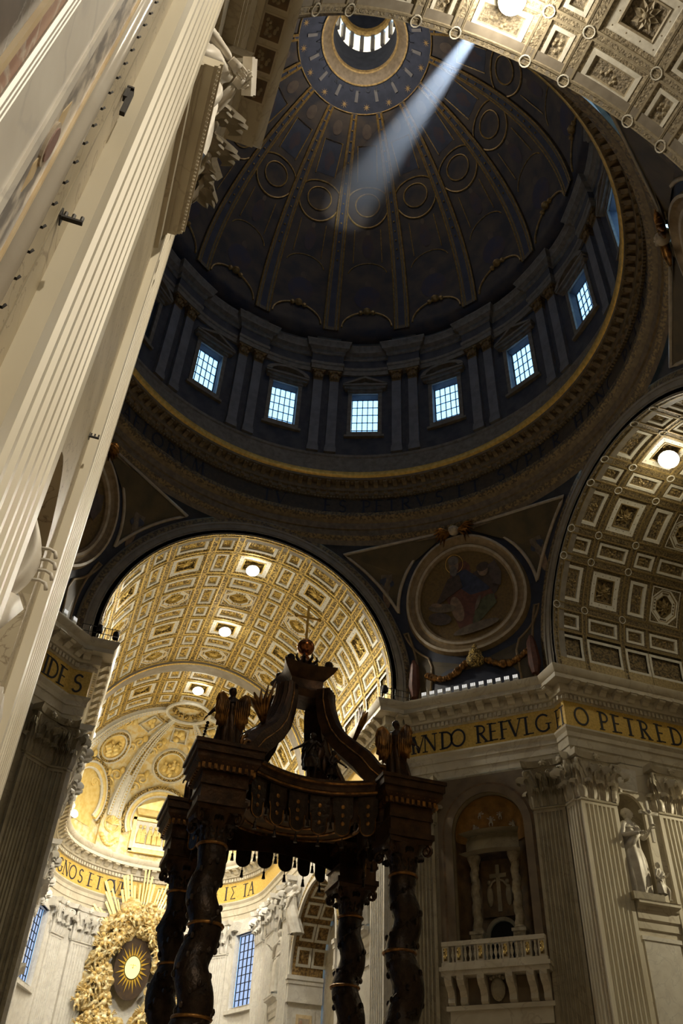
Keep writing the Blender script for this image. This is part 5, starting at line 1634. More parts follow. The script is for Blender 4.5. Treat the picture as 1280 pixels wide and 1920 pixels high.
for i, ch in enumerate(txt):
    az = -60 + i*(360/len(txt))
    me, wd = glyph(ch)
    c = Vector(D(az, 58.2, 0.1)); up_ = (Vector(D(az, 58.6, 0.1)) - c).normalized(); rt_ = Vector((math.cos(R(az)), -math.sin(R(az)), 0)); nn = rt_.cross(up_)
    h = 0.62
    p = c - up_*h/2 - rt_*wd*h/2 + nn*0.05
    put('letter', me, LANT, Matrix(((rt_.x*h, up_.x*h, nn.x, p.x), (rt_.y*h, up_.y*h, nn.y, p.y), (rt_.z*h, up_.z*h, nn.z, p.z), (0, 0, 0, 1))))

# ================================================================ conch of the apse
def K(az, el, off=0.0):
    r = 12.38 - off
    return (r*math.cos(R(el))*math.sin(R(az)), 57.6 + r*math.cos(R(el))*math.cos(R(az)), ZS + r*math.sin(R(el)))
mb = MB()
mb.grid(lambda az, el: K(az, el), np.linspace(-90, 90, 49), np.linspace(0, 90, 25), 0)
mb.grid(lambda az, z: (12.38*math.sin(R(az)), 57.6 + 12.38*math.cos(R(az)), z), np.linspace(-90, 90, 49), [36.0, ZS], 0)
CON = struct('ceiling_apse', mb.mesh('ceiling_apse', 'gold_lt', smooth='all') if 'gold_lt' in MT else mb.mesh('ceiling_apse', 'gold', smooth='all'), 'gilded half dome of the apse with ribs and oval reliefs', 'ceiling')
def kring(cu, cv, ru, rv, off, r, n=36, a0=0, a1=360):
    return [K(cu + ru*math.cos(R(a)), cv + rv*math.sin(R(a)), off) for a in np.linspace(a0, a1, n)]
# ribs
def krib():
    mb = MB()
    es = np.linspace(9, 77, 26)
    def w_(e): return 4.6 - 0.0*e
    mb.grid(lambda i, e: K((-4.6, -4.2, 4.2, 4.6)[i], e, (0, 0.4, 0.4, 0)[i]), [0, 1, 2, 3], es, 0)
    mb.grid(lambda i, e: K((-1.4, 1.4)[i], e, 0.42), [0, 1], es, 1)
    for a in (-4.3, -1.6, 1.6, 4.3):
        mb.tube([K(a, e, 0.42) for e in es], 0.09, 5, mi=0)
    for e in np.linspace(10, 72, 40):
        for a in (-3.0, 3.0): mb.sphere(K(a, e, 0.44), 0.1, 5, 3, 2)
    return mb.mesh('apse_rib', ['stucco', 'gold_dk', 'gold'])
KR = krib()
for az in (-84, -28, 28, 84):
    t = Matrix.Translation((0, 57.6, 0)) @ RN(-R(az), 4, 'Z') @ Matrix.Translation((0, -57.6, 0))
    put('apse_rib', KR, CON, t)
mb = MB()
mb.tube([K(a, 77.5, 0.4) for a in np.linspace(-180, 180, 33)[:-1]], 0.2, 6, closed=True)
for k in range(7): mb.sphere(K(-75 + 25*k, 82, 0.2), 0.35, 7, 5, 1)
mb.tube([K(a, 72.5, 0.25) for a in np.linspace(-88, 88, 25)], 0.1, 5, mi=1)
put('apse_crown', mb.mesh('apse_crown', ['stucco', 'gold_rel'], smooth=True), CON)
def oval(cu, cv, ru, rv, seed):
    random.seed(seed)
    mb = MB()
    n = 40
    V = []; F = []; M = []
    prof = [(0.80, 0.05, 0), (0.82, 0.22, 1), (0.92, 0.3, 0), (0.94, 0.2, 2), (1.1, 0.22, 1), (1.18, 0.3, 1), (1.24, 0.0, 1)]
    for i in range(n):
        a = 2*PI*i/n
        for k, off, m in prof:
            V.append(K(cu + ru*k*math.cos(a), cv + rv*k*math.sin(a), off))
    kk = len(prof)
    for i in range(n):
        for j in range(kk - 1):
            i2 = (i + 1) % n
            F.append((i*kk + j, i2*kk + j, i2*kk + j + 1, i*kk + j + 1)); M.append(prof[j][2])
    mb.add(V, F, M)
    mb.grid(lambda a, r: K(cu + ru*r*math.cos(a), cv + rv*r*math.sin(a), 0.06), np.linspace(0, 2*PI, 33), [0.01, 0.4, 0.81], 0)
    o = put('oval_relief', mb.mesh('oval_relief', ['gold_br', 'stucco', 'gold_dk'], smooth=30), CON)
    fb = MB()
    for px, py in ((-0.42, -0.2), (-0.12, -0.3), (0.15, 0.05), (0.42, -0.1), (0.02, -0.48)):
        x, y = cu + ru*px, cv + rv*py
        fb.tube([K(x, y - rv*0.22, 0.15), K(x + 0.6, y, 0.3), K(x + 0.2, y + rv*0.2, 0.25)], [0.34, 0.4, 0.22], 7)
        fb.sphere(K(x + 0.3, y + rv*0.32, 0.3), 0.22, 7, 6)
        fb.tube([K(x, y + rv*0.15, 0.3), K(x + 1.6, y + rv*0.02, 0.4), K(x + 2.4, y + rv*0.16, 0.35)], 0.1, 5)
    put('relief_figures', fb.mesh('relief_figures', 'gold_br', smooth=True), o)
MT['gold_br'] = mat('bright_gilding', (0.92, 0.74, 0.32), (0.80, 0.58, 0.18), 2.0, 0.4, 0.35)
MT['gold_lt'] = mat('pale_gilt_stucco', (0.78, 0.70, 0.48), (0.72, 0.53, 0.19), 1.6, 0.5, 0.15, 0.8, 2.5, 0.40, 0.62, dist=0.2)
CON.data.materials[0] = MT['gold_lt']
oval(0, 45, 12.5, 8.8, 1)
oval(-57, 42, 13.5, 8.8, 2)
oval(57, 42, 13.5, 8.8, 3)
# trophies under the crown, scrolls beside the ovals, shells on the rib feet
def kscroll(mb, cu, cv, s, r=0.13):
    P = []
    for t in np.linspace(0, 1, 16):
        a = t*7
        P.append(K(cu + s*5*(1 - 0.8*t)*math.cos(a), cv + 3.2*(1 - 0.8*t)*math.sin(a), 0.12))
    mb.tube(P, r, 5)
mb = MB()
for sg in (-1, 1):
    for (a, e) in ((sg*18, 33), (sg*17, 55), (sg*38, 52), (sg*37, 30), (sg*46, 26), (sg*70, 28), (sg*72, 55)):
        kscroll(mb, a, e, sg); kscroll(mb, a + sg*4, e - 5, -sg)
        mb.sphere(K(a - sg*2, e + 4, 0.15), (0.35, 0.35, 0.5), 7, 5)
put('scroll_relief', mb.mesh('scroll_relief', 'gold_br', smooth=True), CON)
for az in (-50, 0, 50):
    mb = MB()
    tri = [(az - 9 if az == 0 else az - 10, 60), (az + 9 if az == 0 else az + 10, 60), (az + 12, 70), (az - 12, 70)]
    mb.tube([K(a, e, 0.14) for a, e in tri], 0.13, 5, closed=True)
    for i in range(6): mb.sphere(K(az + random.uniform(-7, 7), 62 + random.uniform(0, 6), 0.15), random.uniform(0.25, 0.45), 7, 5, 1)
    put('trophy_relief', mb.mesh('trophy_relief', ['stucco', 'gold_br'], smooth=True), CON)
# window arches in the conch: tall arched frames
def conch_arch(az):
    mb = MB()
    P = [K(az + 19*math.cos(a), 13 + 17*math.sin(a), 0) for a in np.linspace(PI, 0, 25)]
    for k, (ru, rv, r, mi) in enumerate(((19.5, 17.8, 0.2, 0), (18.0, 16.2, 0.3, 1), (16.4, 14.6, 0.2, 2), (21.3, 19.4, 0.22, 3))):
        mb.tube([K(az - ru, -10, 0.2)] * 0 + [K(az + ru*math.cos(a), 12 + rv*math.sin(a), 0.2) for a in np.linspace(PI + 0.5, -0.5, 29)], r, 6, mi=mi)
    mb.grid(lambda u, v: K(az + u*15.5, -1 + v*(13 + 14*math.sqrt(max(0, 1 - u*u*0.96))), 0.06), np.linspace(-1, 1, 13), [0, 0.5, 1], 1)
    return put('arched_frame', mb.mesh('arched_frame', ['stucco', 'gold_br', 'stucco', 'gold_dk'], smooth=True), CON)
A0 = conch_arch(0); conch_arch(-56); conch_arch(56)
# gilded relief panel under the middle arch
Fp = wall_frame((0, 57.6 + 12.0, 0), (0, -1))
mb = MB()
mb.box(-3.0, 3.0, -0.3, 0.25, 37.2, 41.3, 0); mb.box(-2.55, 2.55, 0.25, 0.32, 37.7, 40.9, 1)
for x0, x1, z0, z1 in ((-3.0, -2.6, 37.2, 41.3), (2.6, 3.0, 37.2, 41.3), (-3, 3, 40.95, 41.35), (-3, 3, 37.1, 37.5)): mb.box(x0, x1, 0.2, 0.5, z0, z1, 0)
mb.hexa([(-2.6, 0, 41.5), (2.6, 0, 41.5), (2.6, 0.9, 41.5), (-2.6, 0.9, 41.5), (-2.9, 0, 42.2), (2.9, 0, 42.2), (2.9, 1.1, 42.2), (-2.9, 1.1, 42.2)], 0)
mb.hexa([(-2.9, 0, 42.2), (0, 0, 42.2), (0, 1.1, 42.2), (-2.9, 1.1, 42.2), (-2.3, 0, 42.6), (0, 0, 43.6), (0, 1.1, 43.6), (-2.3, 1.1, 42.6)], 0)
mb.hexa([(0, 0, 42.2), (2.9, 0, 42.2), (2.9, 1.1, 42.2), (0, 1.1, 42.2), (0, 0, 43.6), (2.3, 0, 42.6), (2.3, 1.1, 42.6), (0, 1.1, 43.6)], 0)
PAN = put('relief_panel', mb.mesh('relief_panel', ['gold_br', 'stucco']), CON, Fp)
for x in (-1.95, -1.35, -0.5, 0.1, 0.75, 1.5, 2.0):
    fb = MB()
    fb.tube([(x, 0.45, 38.2), (x + 0.05, 0.5, 39.2), (x, 0.48, 39.9)], [0.33, 0.3, 0.2], 8)
    fb.sphere((x, 0.5, 40.2), 0.2, 8, 6)
    fb.tube([(x - 0.15, 0.55, 39.8), (x - 0.3, 0.7, 39.3), (x + 0.1, 0.75, 39.1)], 0.08, 5)
    put('relief_figure', fb.mesh('relief_figure', 'gold_br', smooth=True), PAN)
for az in (-28, 28):
    p = K(az, 0, 0); n = (-math.sin(R(az)), -math.cos(R(az)))
    mb = MB()
    mb.box(-1.5, 1.5, -0.2, 0.45, 36.2, 41.2, 0)
    for k in range(9):
        a = R(10 + 20*k)
        mb.tube([(0, 0.5, 39.6), (0.85*math.cos(a), 0.7, 39.6 + 0.85*math.sin(a))], [0.08, 0.17], 5, mi=1)
    mb.tube([(0.95*math.cos(a), 0.5, 39.6 + 0.95*math.sin(a)) for a in np.linspace(0, 2*PI, 21)[:-1]], 0.12, 5, closed=True, mi=1)
    for i in range(9):
        t = i/8; mb.sphere((-1.1 + 2.2*t, 0.55, 38.0 - 0.8*math.sin(t*PI)), 0.3, 6, 5, 1)
    put('shell_block', mb.mesh('shell_block', ['gold_lt', 'gold_br'], smooth=35), CON, wall_frame((p[0], p[1], 0), n))
# ================================================================ near left pier (pilasters edge-on beside the camera)
XW = -12.85
P_, n_ = seg_P((XW, -22.2), (XW, -62))          # s = -22.2 - y ; d into the wall
sy = lambda y: -22.2 - y
ops = [dict(c=sy(-28.0), hw=1.2, zb=19.9, zs=25.6, dp=0.2)]
mb = MB()
wall_panel(mb, 0, 39.8, 11.5, ZA + 0.1, ops, P_, 0, rev=0)
low = dict(c=sy(-28.0), hw=1.25, zb=3.2, zs=8.6, dp=0.25)
wall_panel(mb, 0, 39.8, 0, 11.5, [low], P_, 0, rev=0)
niche_shell(mb, ops[0], P_, 0, 1.0)
niche_shell(mb, low, P_, 0, 1.1)
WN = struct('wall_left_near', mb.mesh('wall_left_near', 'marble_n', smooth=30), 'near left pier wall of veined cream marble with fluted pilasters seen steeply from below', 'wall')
pilaster(WN, (XW, -31.65), (1, 0), 3.15, 0, ZCAP, HC, 0.16, 7, 'marble')
pilaster(WN, (XW, -24.3), (1, 0), 3.2, 0, ZCAP, HC, 0.16, 7, 'marble')
WALLF = wall_frame((XW, -28.0, 0), (1, 0))       # local X = -y
mb = MB()
LP = [(0, -1.1), (0.10, -1.05), (0.10, -0.5), (0.2, -0.42), (0.2, -0.36), (0.4, -0.34), (0.4, -0.28), (0.47, -0.25), (0.5, -0.12), (0.56, -0.1), (0.56, 0.0), (0, 0)]
mb.prism(LP, lambda u, v, d: (d, u, 19.85 + v), -2.0, 2.0)
LG = put('pedestal_ledge', mb.mesh('pedestal_ledge', 'marble'), WN, WALLF)
mb = MB()
for i in range(44):
    x = -1.95 + i*3.9/43
    mb.box(x - 0.025, x + 0.025, 0.44, 0.52, 19.60, 19.7)
put('ledge_dentils', mb.mesh('ledge_dentils', 'marble'), LG, kind='stuff')
# roll moulding with iron hooks, inlaid strip, flat bands, red marble
mb = MB()
mb.tube([(XW - 0.01, -34.20, 0), (XW - 0.01, -34.20, 14), (XW - 0.01, -34.20, 22)], 0.115, 16)
RM = put('roll_moulding', mb.mesh('roll_moulding', 'polished', smooth='all') if 'polished' in MT else mb.mesh('roll_moulding', 'marble_w', smooth='all'), WN)
MT['polished'] = mat('polished_marble', (0.84, 0.81, 0.74), (0.76, 0.72, 0.64), 1.5, 0.16)
RM.data.materials[0] = MT['polished']
hk = MB(); hk.tube([(0, 0, 0), (0.06, 0.0, 0.0), (0.07, 0.0, 0.035)], 0.012, 4); hk.box(-0.01, 0.015, -0.03, 0.03, -0.015, 0.015)
hkm = hk.mesh('hook', 'iron')
for i in range(22):
    put('hook', hkm, RM, Matrix.Translation((XW + 0.02, -34.05, 5.6 + i*0.3)))
def vstrip(name, y0, y1, dep, m, z0=0, z1=22):
    b = MB(); b.box(XW - 0.05, XW + dep, y0, y1, z0, z1)
    return put(name, b.mesh(name, m), WN)
vstrip('border_strip', -34.35, -34.325, 0.04, 'yellowmarble')
INL = vstrip('inlaid_strip', -34.70, -34.35, 0.02, 'greymarble')
vstrip('border_strip', -34.78, -34.70, 0.05, 'marble_w')
vstrip('flat_band', -35.24, -34.78, 0.03, 'marble_w')
for y in (-35.26, -35.30, -35.34):
    b = MB(); b.tube([(XW + 0.03, y, 0), (XW + 0.03, y, 22)], 0.022, 6); put('fillet', b.mesh('fillet', 'marble_w'), WN)
vstrip('red_marble_strip', -35.50, -35.36, 0.02, 'redmarble')
vstrip('border_strip', -35.54, -35.50, 0.04, 'yellowmarble')
vstrip('dark_marble_panel', -36.6, -35.54, 0.01, 'darkmarble')
def oval_w(ry, rz, y, z, x, m, name, par):
    b = MB()
    pts = [(y + ry*math.cos(a), z + rz*math.sin(a)) for a in np.linspace(0, 2*PI, 25)[:-1]]
    b.prism(pts, lambda u, v, d: (x + d, u, v), -0.02, 0.008)
    return put(name, b.mesh(name, m), par)
for z in (7.02, 11.5):
    for dz in (-.36, .36):
        b = MB(); b.prism([(-34.53 - .05, z + dz), (-34.53, z + dz + .26), (-34.53 + .05, z + dz), (-34.53, z + dz - .26)], lambda u, v, dd: (XW + .022 + dd, u, v), -.02, .004)
        put('oval_border', b.mesh('oval_border', 'yellowmarble'), INL)
    oval_w(0.075, 0.27, -34.53, z, XW + 0.032, 'white_d', 'oval_border', INL)
    oval_w(0.055, 0.21, -34.53, z, XW + 0.042, 'pinkmarble', 'oval_inlay', INL)
for z0 in (7.6, 8.6):
    b = MB(); b.tube([(XW + 0.03, -35.75 - 0.28*math.cos(a), z0 + 0.35*math.sin(a)) for a in np.linspace(0, PI, 13)], 0.03, 6)
    b.box(XW, XW + 0.05, -36.1, -35.55, z0 - 0.5, z0 - 0.42)
    put('carved_frame', b.mesh('carved_frame', 'marble_w'), WN)
b = MB(); b.box(XW - 0.02, XW + 0.006, -33.60, -33.575, 0, 22)
put('groove_strip', b.mesh('groove_strip', 'stone'), WN)

def bracket(loc, label, big):
    b = MB()
    if big:
        b.box(0, 0.04, -0.03, 0.03, -0.1, 0.12); b.box(0.03, 0.08, -0.022, 0.022, -0.40, 0.06); b.box(0.0, 0.07, -0.035, 0.035, 0.10, 0.13)
    else:
        b.box(0, 0.17, -0.018, 0.018, -0.012, 0.012); b.box(0, 0.012, -0.05, 0.05, -0.05, 0.05)
        for x in (0.03, 0.09, 0.155):
            b.tube([(x, 0, 0.01), (x, 0, 0.075)], 0.016, 6)
    thing('iron_bracket', b.mesh('iron_bracket', 'iron'), label, 'bracket', Matrix.Translation(loc))
bracket((XW + .012, -33.42, 10.25), 'black iron bracket casting a shadow near the top of the left wall', True)
bracket((XW + .012, -33.55, 7.72), 'small iron bracket with three pegs beside the roll moulding', False)
bracket((XW + .012, -26.3, 12.3), 'small iron bracket low between the two fluted pilasters', False)

# ================================================================ figures
def skin_body(nodes, edges, name):
    me = bpy.data.meshes.new(name)
    me.from_pydata([n[:3] for n in nodes], edges, [])
    o = bpy.data.objects.new(name, me); C.objects.link(o)
    md = o.modifiers.new('s', 'SKIN')
    md.use_smooth_shade = True
    for i, n in enumerate(nodes):
        me.skin_vertices[0].data[i].radius = (n[3], n[3])
    me.skin_vertices[0].data[0].use_root = True
    ss = o.modifiers.new('u', 'SUBSURF'); ss.levels = 1; ss.render_levels = 1
    dg = bpy.context.evaluated_depsgraph_get()
    ev = o.evaluated_get(dg)
    m2 = bpy.data.meshes.new_from_object(ev, depsgraph=dg)
    bpy.data.objects.remove(o)
    V = [tuple(v.co) for v in m2.vertices]; F = [tuple(p.vertices) for p in m2.polygons]
    bpy.data.meshes.remove(m2)
    return V, F

def head_into(mb, c, h, look=(0, -1, 0), hair=True):
    """head with brow, nose, chin; h = head height; look = facing direction"""
    L = Vector(look).normalized(); Z = Vector((0, 0, 1)); X = L.cross(Z).normalized(); Z = X.cross(L)
    n, m = 16, 12
    V = []; F = []
    for j in range(m + 1):
        ph = -PI/2 + PI*j/m
        for i in range(n):
            t = 2*PI*i/n
            x, y, z = math.cos(ph)*math.sin(t), math.cos(ph)*math.cos(t), math.sin(ph)   # y = towards the face
            rx = 0.36*(1 - 0.22*max(0, -z)); ry = 0.44; rz = 0.5
            k = 1.0
            if y > 0.3:
                f = (y - 0.3)/0.7
                if abs(x) < 0.22 and -0.35 < z < 0.22: k += 0.22*f*(1 - abs(x)/0.22)*(1 - abs(z + 0.12)/0.4)
                if 0.12 < abs(x) < 0.55 and 0.0 < z < 0.3: k -= 0.07*f
                if abs(x) < 0.3 and z < -0.75: k += 0.06
            V.append(Vector(c) + (X*(x*rx*k) + L*(y*ry*k) + Z*(z*rz*(1 + 0.02*k)))*h)
    for j in range(m):
        for i in range(n): F.append((j*n + i, j*n + (i + 1) % n, (j + 1)*n + (i + 1) % n, (j + 1)*n + i))
    mb.add(V, F)
    for s in (-1, 1):
        mb.sphere(Vector(c) + X*(s*0.36*h) - L*0.02*h, 0.09*h, 6, 5)
        mb.sphere(Vector(c) + X*(s*0.13*h) + L*0.38*h + Z*0.06*h, 0.055*h, 6, 4)
    mb.tube([Vector(c) + L*0.41*h - Z*0.24*h + X*(t*0.12*h) for t in (-1, 0, 1)], 0.03*h, 5)

def hand_into(mb, w_, d, s, curl=0.5):
    """palm, four unequal bent fingers and a thumb from the wrist w_ along d; s = hand length"""
    d = Vector(d).normalized()
    side = d.cross(Vector((0.2, 0.3, 1))).normalized()
    nrm = side.cross(d)
    w_ = Vector(w_)
    p1 = w_ + d*0.48*s
    mb.hexa([w_ - side*.18*s - nrm*.09*s, w_ + side*.18*s - nrm*.09*s, p1 + side*.25*s - nrm*.07*s, p1 - side*.25*s - nrm*.07*s, w_ - side*.18*s + nrm*.09*s, w_ + side*.18*s + nrm*.09*s, p1 + side*.25*s + nrm*.08*s, p1 - side*.25*s + nrm*.08*s])
    for i, ln in enumerate((0.42, 0.5, 0.46, 0.36)):
        b0 = p1 + side*((-0.19 + 0.127*i)*s) - d*0.03*s
        b1 = b0 + d*(ln*0.5*s) - nrm*(0.08*curl*s)
        b2 = b1 + d*(ln*0.5*s*(1 - 0.5*curl)) - nrm*(0.30*curl*s)
        mb.tube([b0, b1, b2], [0.062*s, 0.055*s, 0.042*s], 5)
    t0 = w_ + side*(-0.17*s) + d*0.12*s
    mb.tube([t0, t0 - side*0.17*s + d*0.14*s - nrm*0.05*s, t0 - side*0.2*s + d*0.33*s - nrm*0.1*s], [0.075*s, 0.065*s, 0.05*s], 5)

BASEP = dict(le=(0.17, 0.02, 0.63), lw=(0.15, -0.08, 0.52), re=(-0.17, 0.02, 0.63), rw=(-0.15, -0.08, 0.52),
             lk=(0.06, -0.02, 0.27), la=(0.06, 0.01, 0.04), rk=(-0.06, -0.02, 0.27), ra=(-0.06, 0.01, 0.04), head=(0, -0.015, 0.925), lean=(0, 0, 0), look=(0, -1, -0.1))
def statue(name, label, cat, M, H, m, pose=None, robe=None, wings=None, hair='bronze', group=None, robe_m=None, child=False):
    """stone or bronze figure facing local -Y, standing on local z=0, H metres tall"""
    p = dict(BASEP); p.update(pose or {})
    hs = 0.9 if child else 1.0
    lx, ly = p['lean'][0], p['lean'][1]
    nodes = [(0, 0, .50, .075), (lx*.4, ly*.4, .60, .07), (lx*.8, ly*.8, .72, .085), (lx, ly, .80, .055), (lx, ly - .005, .855, .034), (p['head'][0]*.9 + lx*.1, p['head'][1], .885, .036)]
    edges = [(0, 1), (1, 2), (2, 3), (3, 4), (4, 5)]
    def chain(root, pts):
        a = root
        for q in pts:
            nodes.append(q); edges.append((a, len(nodes) - 1)); a = len(nodes) - 1
    for s, e, w_ in ((1, 'le', 'lw'), (-1, 're', 'rw')):
        chain(3, [(lx + s*.105, ly, .795, .042), (*p[e], .032), (*p[w_], .020)])
    for s, k, a in ((1, 'lk', 'la'), (-1, 'rk', 'ra')):
        an = Vector(p[a])
        chain(0, [(s*.055, 0, .46, .062), (*p[k], .043), (*p[a], .026), (an.x, an.y - .075, max(an.z - .022, .015), .02)])
    nodes = [(x*H, y*H, z*H, r*H) for x, y, z, r in nodes]
    V, F = skin_body(nodes, edges, name)
    mb = MB(); mb.add(V, F)
    head_into(mb, Vector(p['head'])*H, 0.138*H*(1.15 if child else 1), p['look'])
    for e, w_ in (('le', 'lw'), ('re', 'rw')):
        hand_into(mb, Vector(p[w_])*H, Vector(p[w_]) - Vector(p[e]), 0.10*H)
    o = thing(name, mb.mesh(name, m, smooth='all'), label, cat, M, group)
    hb = MB()
    hc = Vector(p['head'])*H
    Lk = Vector(p['look']).normalized()
    hb.sphere(hc - Lk*0.018*H + Vector((0, 0, 0.022*H)), (0.058*H, 0.064*H, 0.058*H), 12, 8, fn=lambda d: 1 + 0.1*math.sin(d[0]*14)*math.sin(d[1]*13)*math.sin(d[2]*12))
    put('hair', hb.mesh('hair', hair, smooth=True), o)
    if robe:
        rb = MB()
        z0, z1, r0, r1, nf, dpth = robe
        sw = p.get('sway', (0, 0))
        def f(a, z):
            t = (z - z0)/(z1 - z0)
            sh = 0.5 + 0.5*math.cos(PI*min(1, max(0, (t - .55)/.45)))
            rx = (r0 + (r1 - r0)*t + 0.02*math.sin(t*PI))*(1 - .22*math.exp(-((t - .74)/.14)**2)); ry = rx*0.72
            fold = 1 + dpth*(1 - t*0.75)*(math.sin(nf*a + 3.0*t) + 0.5*math.sin((nf*2 + 1)*a + 5*t + 1))
            return ((rx*math.cos(a)*fold + lx*t + sw[0]*(1 - t)**2)*H, (ry*math.sin(a)*fold + ly*t + sw[1]*(1 - t)**2)*H, z*H)
        rb.grid(f, np.linspace(0, 2*PI, 49)[:-1], np.linspace(z0, z1, 15), closeu=True)
        # shoulder cape over the torso
        rb.grid(lambda a, t: ((0.135 - 0.09*t)*math.cos(a)*H*(1 + .05*math.sin(6*a)) + lx*H, (0.088 - 0.045*t)*math.sin(a)*H + ly*H, (z1 + (0.845 - z1)*t)*H), np.linspace(0, 2*PI, 25)[:-1], np.linspace(0, 1, 5), closeu=True)
        # a band of cloth slung from shoulder to hip
        rb.tube([(lx*H + 0.09*H, ly*H - .03*H, .80*H), (0.02*H + lx*H, ly*H - .105*H, .70*H), (-.10*H, -.08*H, .57*H), (-.13*H, .01*H, .50*H)], [.035*H, .045*H, .05*H, .035*H], 7, sq=0.6)
        put('robe', rb.mesh('robe', robe_m or m, smooth='all'), o)
    if wings:
        wm_, span, raise_ = wings
        for s in (-1, 1):
            wb = MB()
            lift = math.sin(R(raise_))
            edge = [(.035, .70), (.06, .80 + .04*lift), (.11, .87 + .07*lift), (.17, .90 + .10*lift), (.225, .86 + .09*lift), (.255, .76 + .06*lift), (.262, .66), (.24, .60), (.25, .52), (.215, .50), (.215, .42), (.175, .44), (.165, .37), (.13, .43), (.10, .46), (.07, .56), (.04, .62)]
            edge = [(u*span, v - .115) for u, v in edge]
            wb.prism(edge, lambda u, v, dd: (s*u*H, (.075 + .45*u + dd)*H, v*H), -.008, .012)
            for k in range(7):
                u0 = (.05 + .028*k)*span
                wb.tube([(s*u0*H, (.075 + .45*u0 + .012)*H, (.72 - .01*k + .06*lift)*H), (s*(u0 + .006)*H, (.08 + .45*u0 + .012)*H, .54*H), (s*(u0 + .012)*H, (.075 + .45*u0 + .01)*H, (.37 + .012*k)*H)], [.012*H, .014*H, .006*H], 5)
            wb.tube([(s*u*H, (.075 + .45*u)*H, v*H) for u, v in edge[:6]], .016*H, 6)
            put('wing', wb.mesh('wing', wm_, smooth='all'), o)
    return o
def plinth(parent_M, w_, d_, h_, m='stone'): pass

def at_wall(x, y, z, n, turn=0):
    """placement of a statue standing at (x, y, z) and facing along n"""
    n = Vector((n[0], n[1], 0)).normalized()
    return frame_m((x, y, z), (-n.y, n.x, 0), (-n.x, -n.y, 0)) @ RN(R(turn), 4, 'Z')

ROBE = (0.015, 0.74, 0.155, 0.115, 9, 0.10)
o = statue('marble_statue', 'white marble saint holding up a cross in the right transept niche', 'statue', at_wall(26.2, 12.25, 20.35, (0, -1), 18), 6.0, 'statue',
           dict(le=(.17, -.06, .66), lw=(.13, -.20, .74), re=(-.17, -.02, .64), rw=(-.05, -.17, .66), look=(.35, -1, .05), lean=(-.01, -.01)), ROBE, hair='statue')
b = MB()
b.box(-.09, .09, -.09, .09, 0, 2.9); b.box(-.75, .75, -.09, .09, 1.95, 2.15)
b.sphere((0, -.12, 1.5), (.14, .1, .55), 8, 6); b.sphere((0, -.14, 2.12), .13, 8, 6); b.tube([(-.6, -.12, 2.1), (0, -.14, 1.85), (.6, -.12, 2.1)], .06, 5)
put('crucifix', b.mesh('crucifix', 'statue', smooth=35), o, Matrix.Translation((.85, -1.25, 3.5)) @ RN(R(-18), 4, 'Z'))
b = MB(); b.box(-1.2, 1.2, -.9, .9, -.45, .03)
put('statue_base', b.mesh('statue_base', 'stone'), o, RN(R(-18), 4, 'Z'))
statue('putto_statue', 'small marble putto sitting at the feet of the saint with the cross', 'statue', at_wall(27.45, 11.55, 19.98, (0, -1), 25), 2.6, 'statue',
       dict(lk=(.10, -.14, .30), la=(.10, -.10, .06), rk=(-.08, -.02, .27), look=(-.3, -1, .3), le=(.18, -.06, .64), lw=(.10, -.2, .68)), (0.2, 0.6, .15, .10, 5, .08), hair='statue', child=True)
b = MB()
statue('marble_statue', 'marble saint in the lit choir niche behind the thin right canopy column', 'statue', at_wall(12.15, 26.9, 20.2, (-1, 0), 10), 5.8, 'statue', dict(le=(.18, -.05, .66), lw=(.16, -.2, .66), look=(-.2, -1, 0)), ROBE, hair='statue')
statue('marble_statue', 'marble saint in the tall choir niche by the apse window pilasters', 'statue', at_wall(12.15, 51.4, 20.2, (-1, 0), -8), 5.8, 'statue', dict(re=(-.18, -.05, .66), rw=(-.12, -.18, .74), look=(.3, -1, 0)), ROBE, hair='statue')
statue('winged_figure', 'white stucco winged figure leaning on the choir archivolt', 'statue', at_wall(11.6, 45.6, 24.0, (-1, -.3), 25), 4.6, 'statue', dict(le=(.2, -.1, .8), lw=(.26, -.16, .9), lean=(-.05, -.03), look=(-.6, -1, .2), sway=(.12, 0)), ROBE, wings=('statue', 1.0, 62), hair='statue')
# left near pier: upper statue seen from straight below, lower one mostly hidden by the pilaster
o = statue('marble_statue', 'pale marble figure high on the ledge above the near left pilaster, seen from below', 'statue', at_wall(-13.0, -28.0, 19.85, (1, 0), -14), 5.9, 'statue',
           dict(le=(.17, -.06, .66), lw=(.08, -.15, .72), re=(-.16, -.05, .64), rw=(-.05, -.14, .66), rk=(-.07, -.13, .30), ra=(-.08, -.06, .05), look=(.2, -1, -.2)), (0.015, 0.74, 0.15, 0.115, 9, 0.16), hair='statue')
b = MB(); b.box(-.45, .45, -.16, .16, 0, .10); b.box(-.42, .42, -.14, .14, .1, .22)
put('open_book', b.mesh('open_book', 'statue'), o, Matrix.Translation((.3, -1.15, 4.5)) @ RN(R(25), 4, 'Y') @ RN(R(35), 4, 'X'))
o = statue('marble_statue', 'marble figure in the lower left niche letting a fringed cloth hang past the pilaster', 'statue', at_wall(-13.62, -28.0, 3.6, (1, 0), 0), 5.9, 'statue',
           dict(re=(-.15, .0, .66), rw=(-.08, -.06, .60), le=(.15, 0, .66), lw=(.06, -.06, .74), look=(-.3, -1, 0)), ROBE, hair='statue')
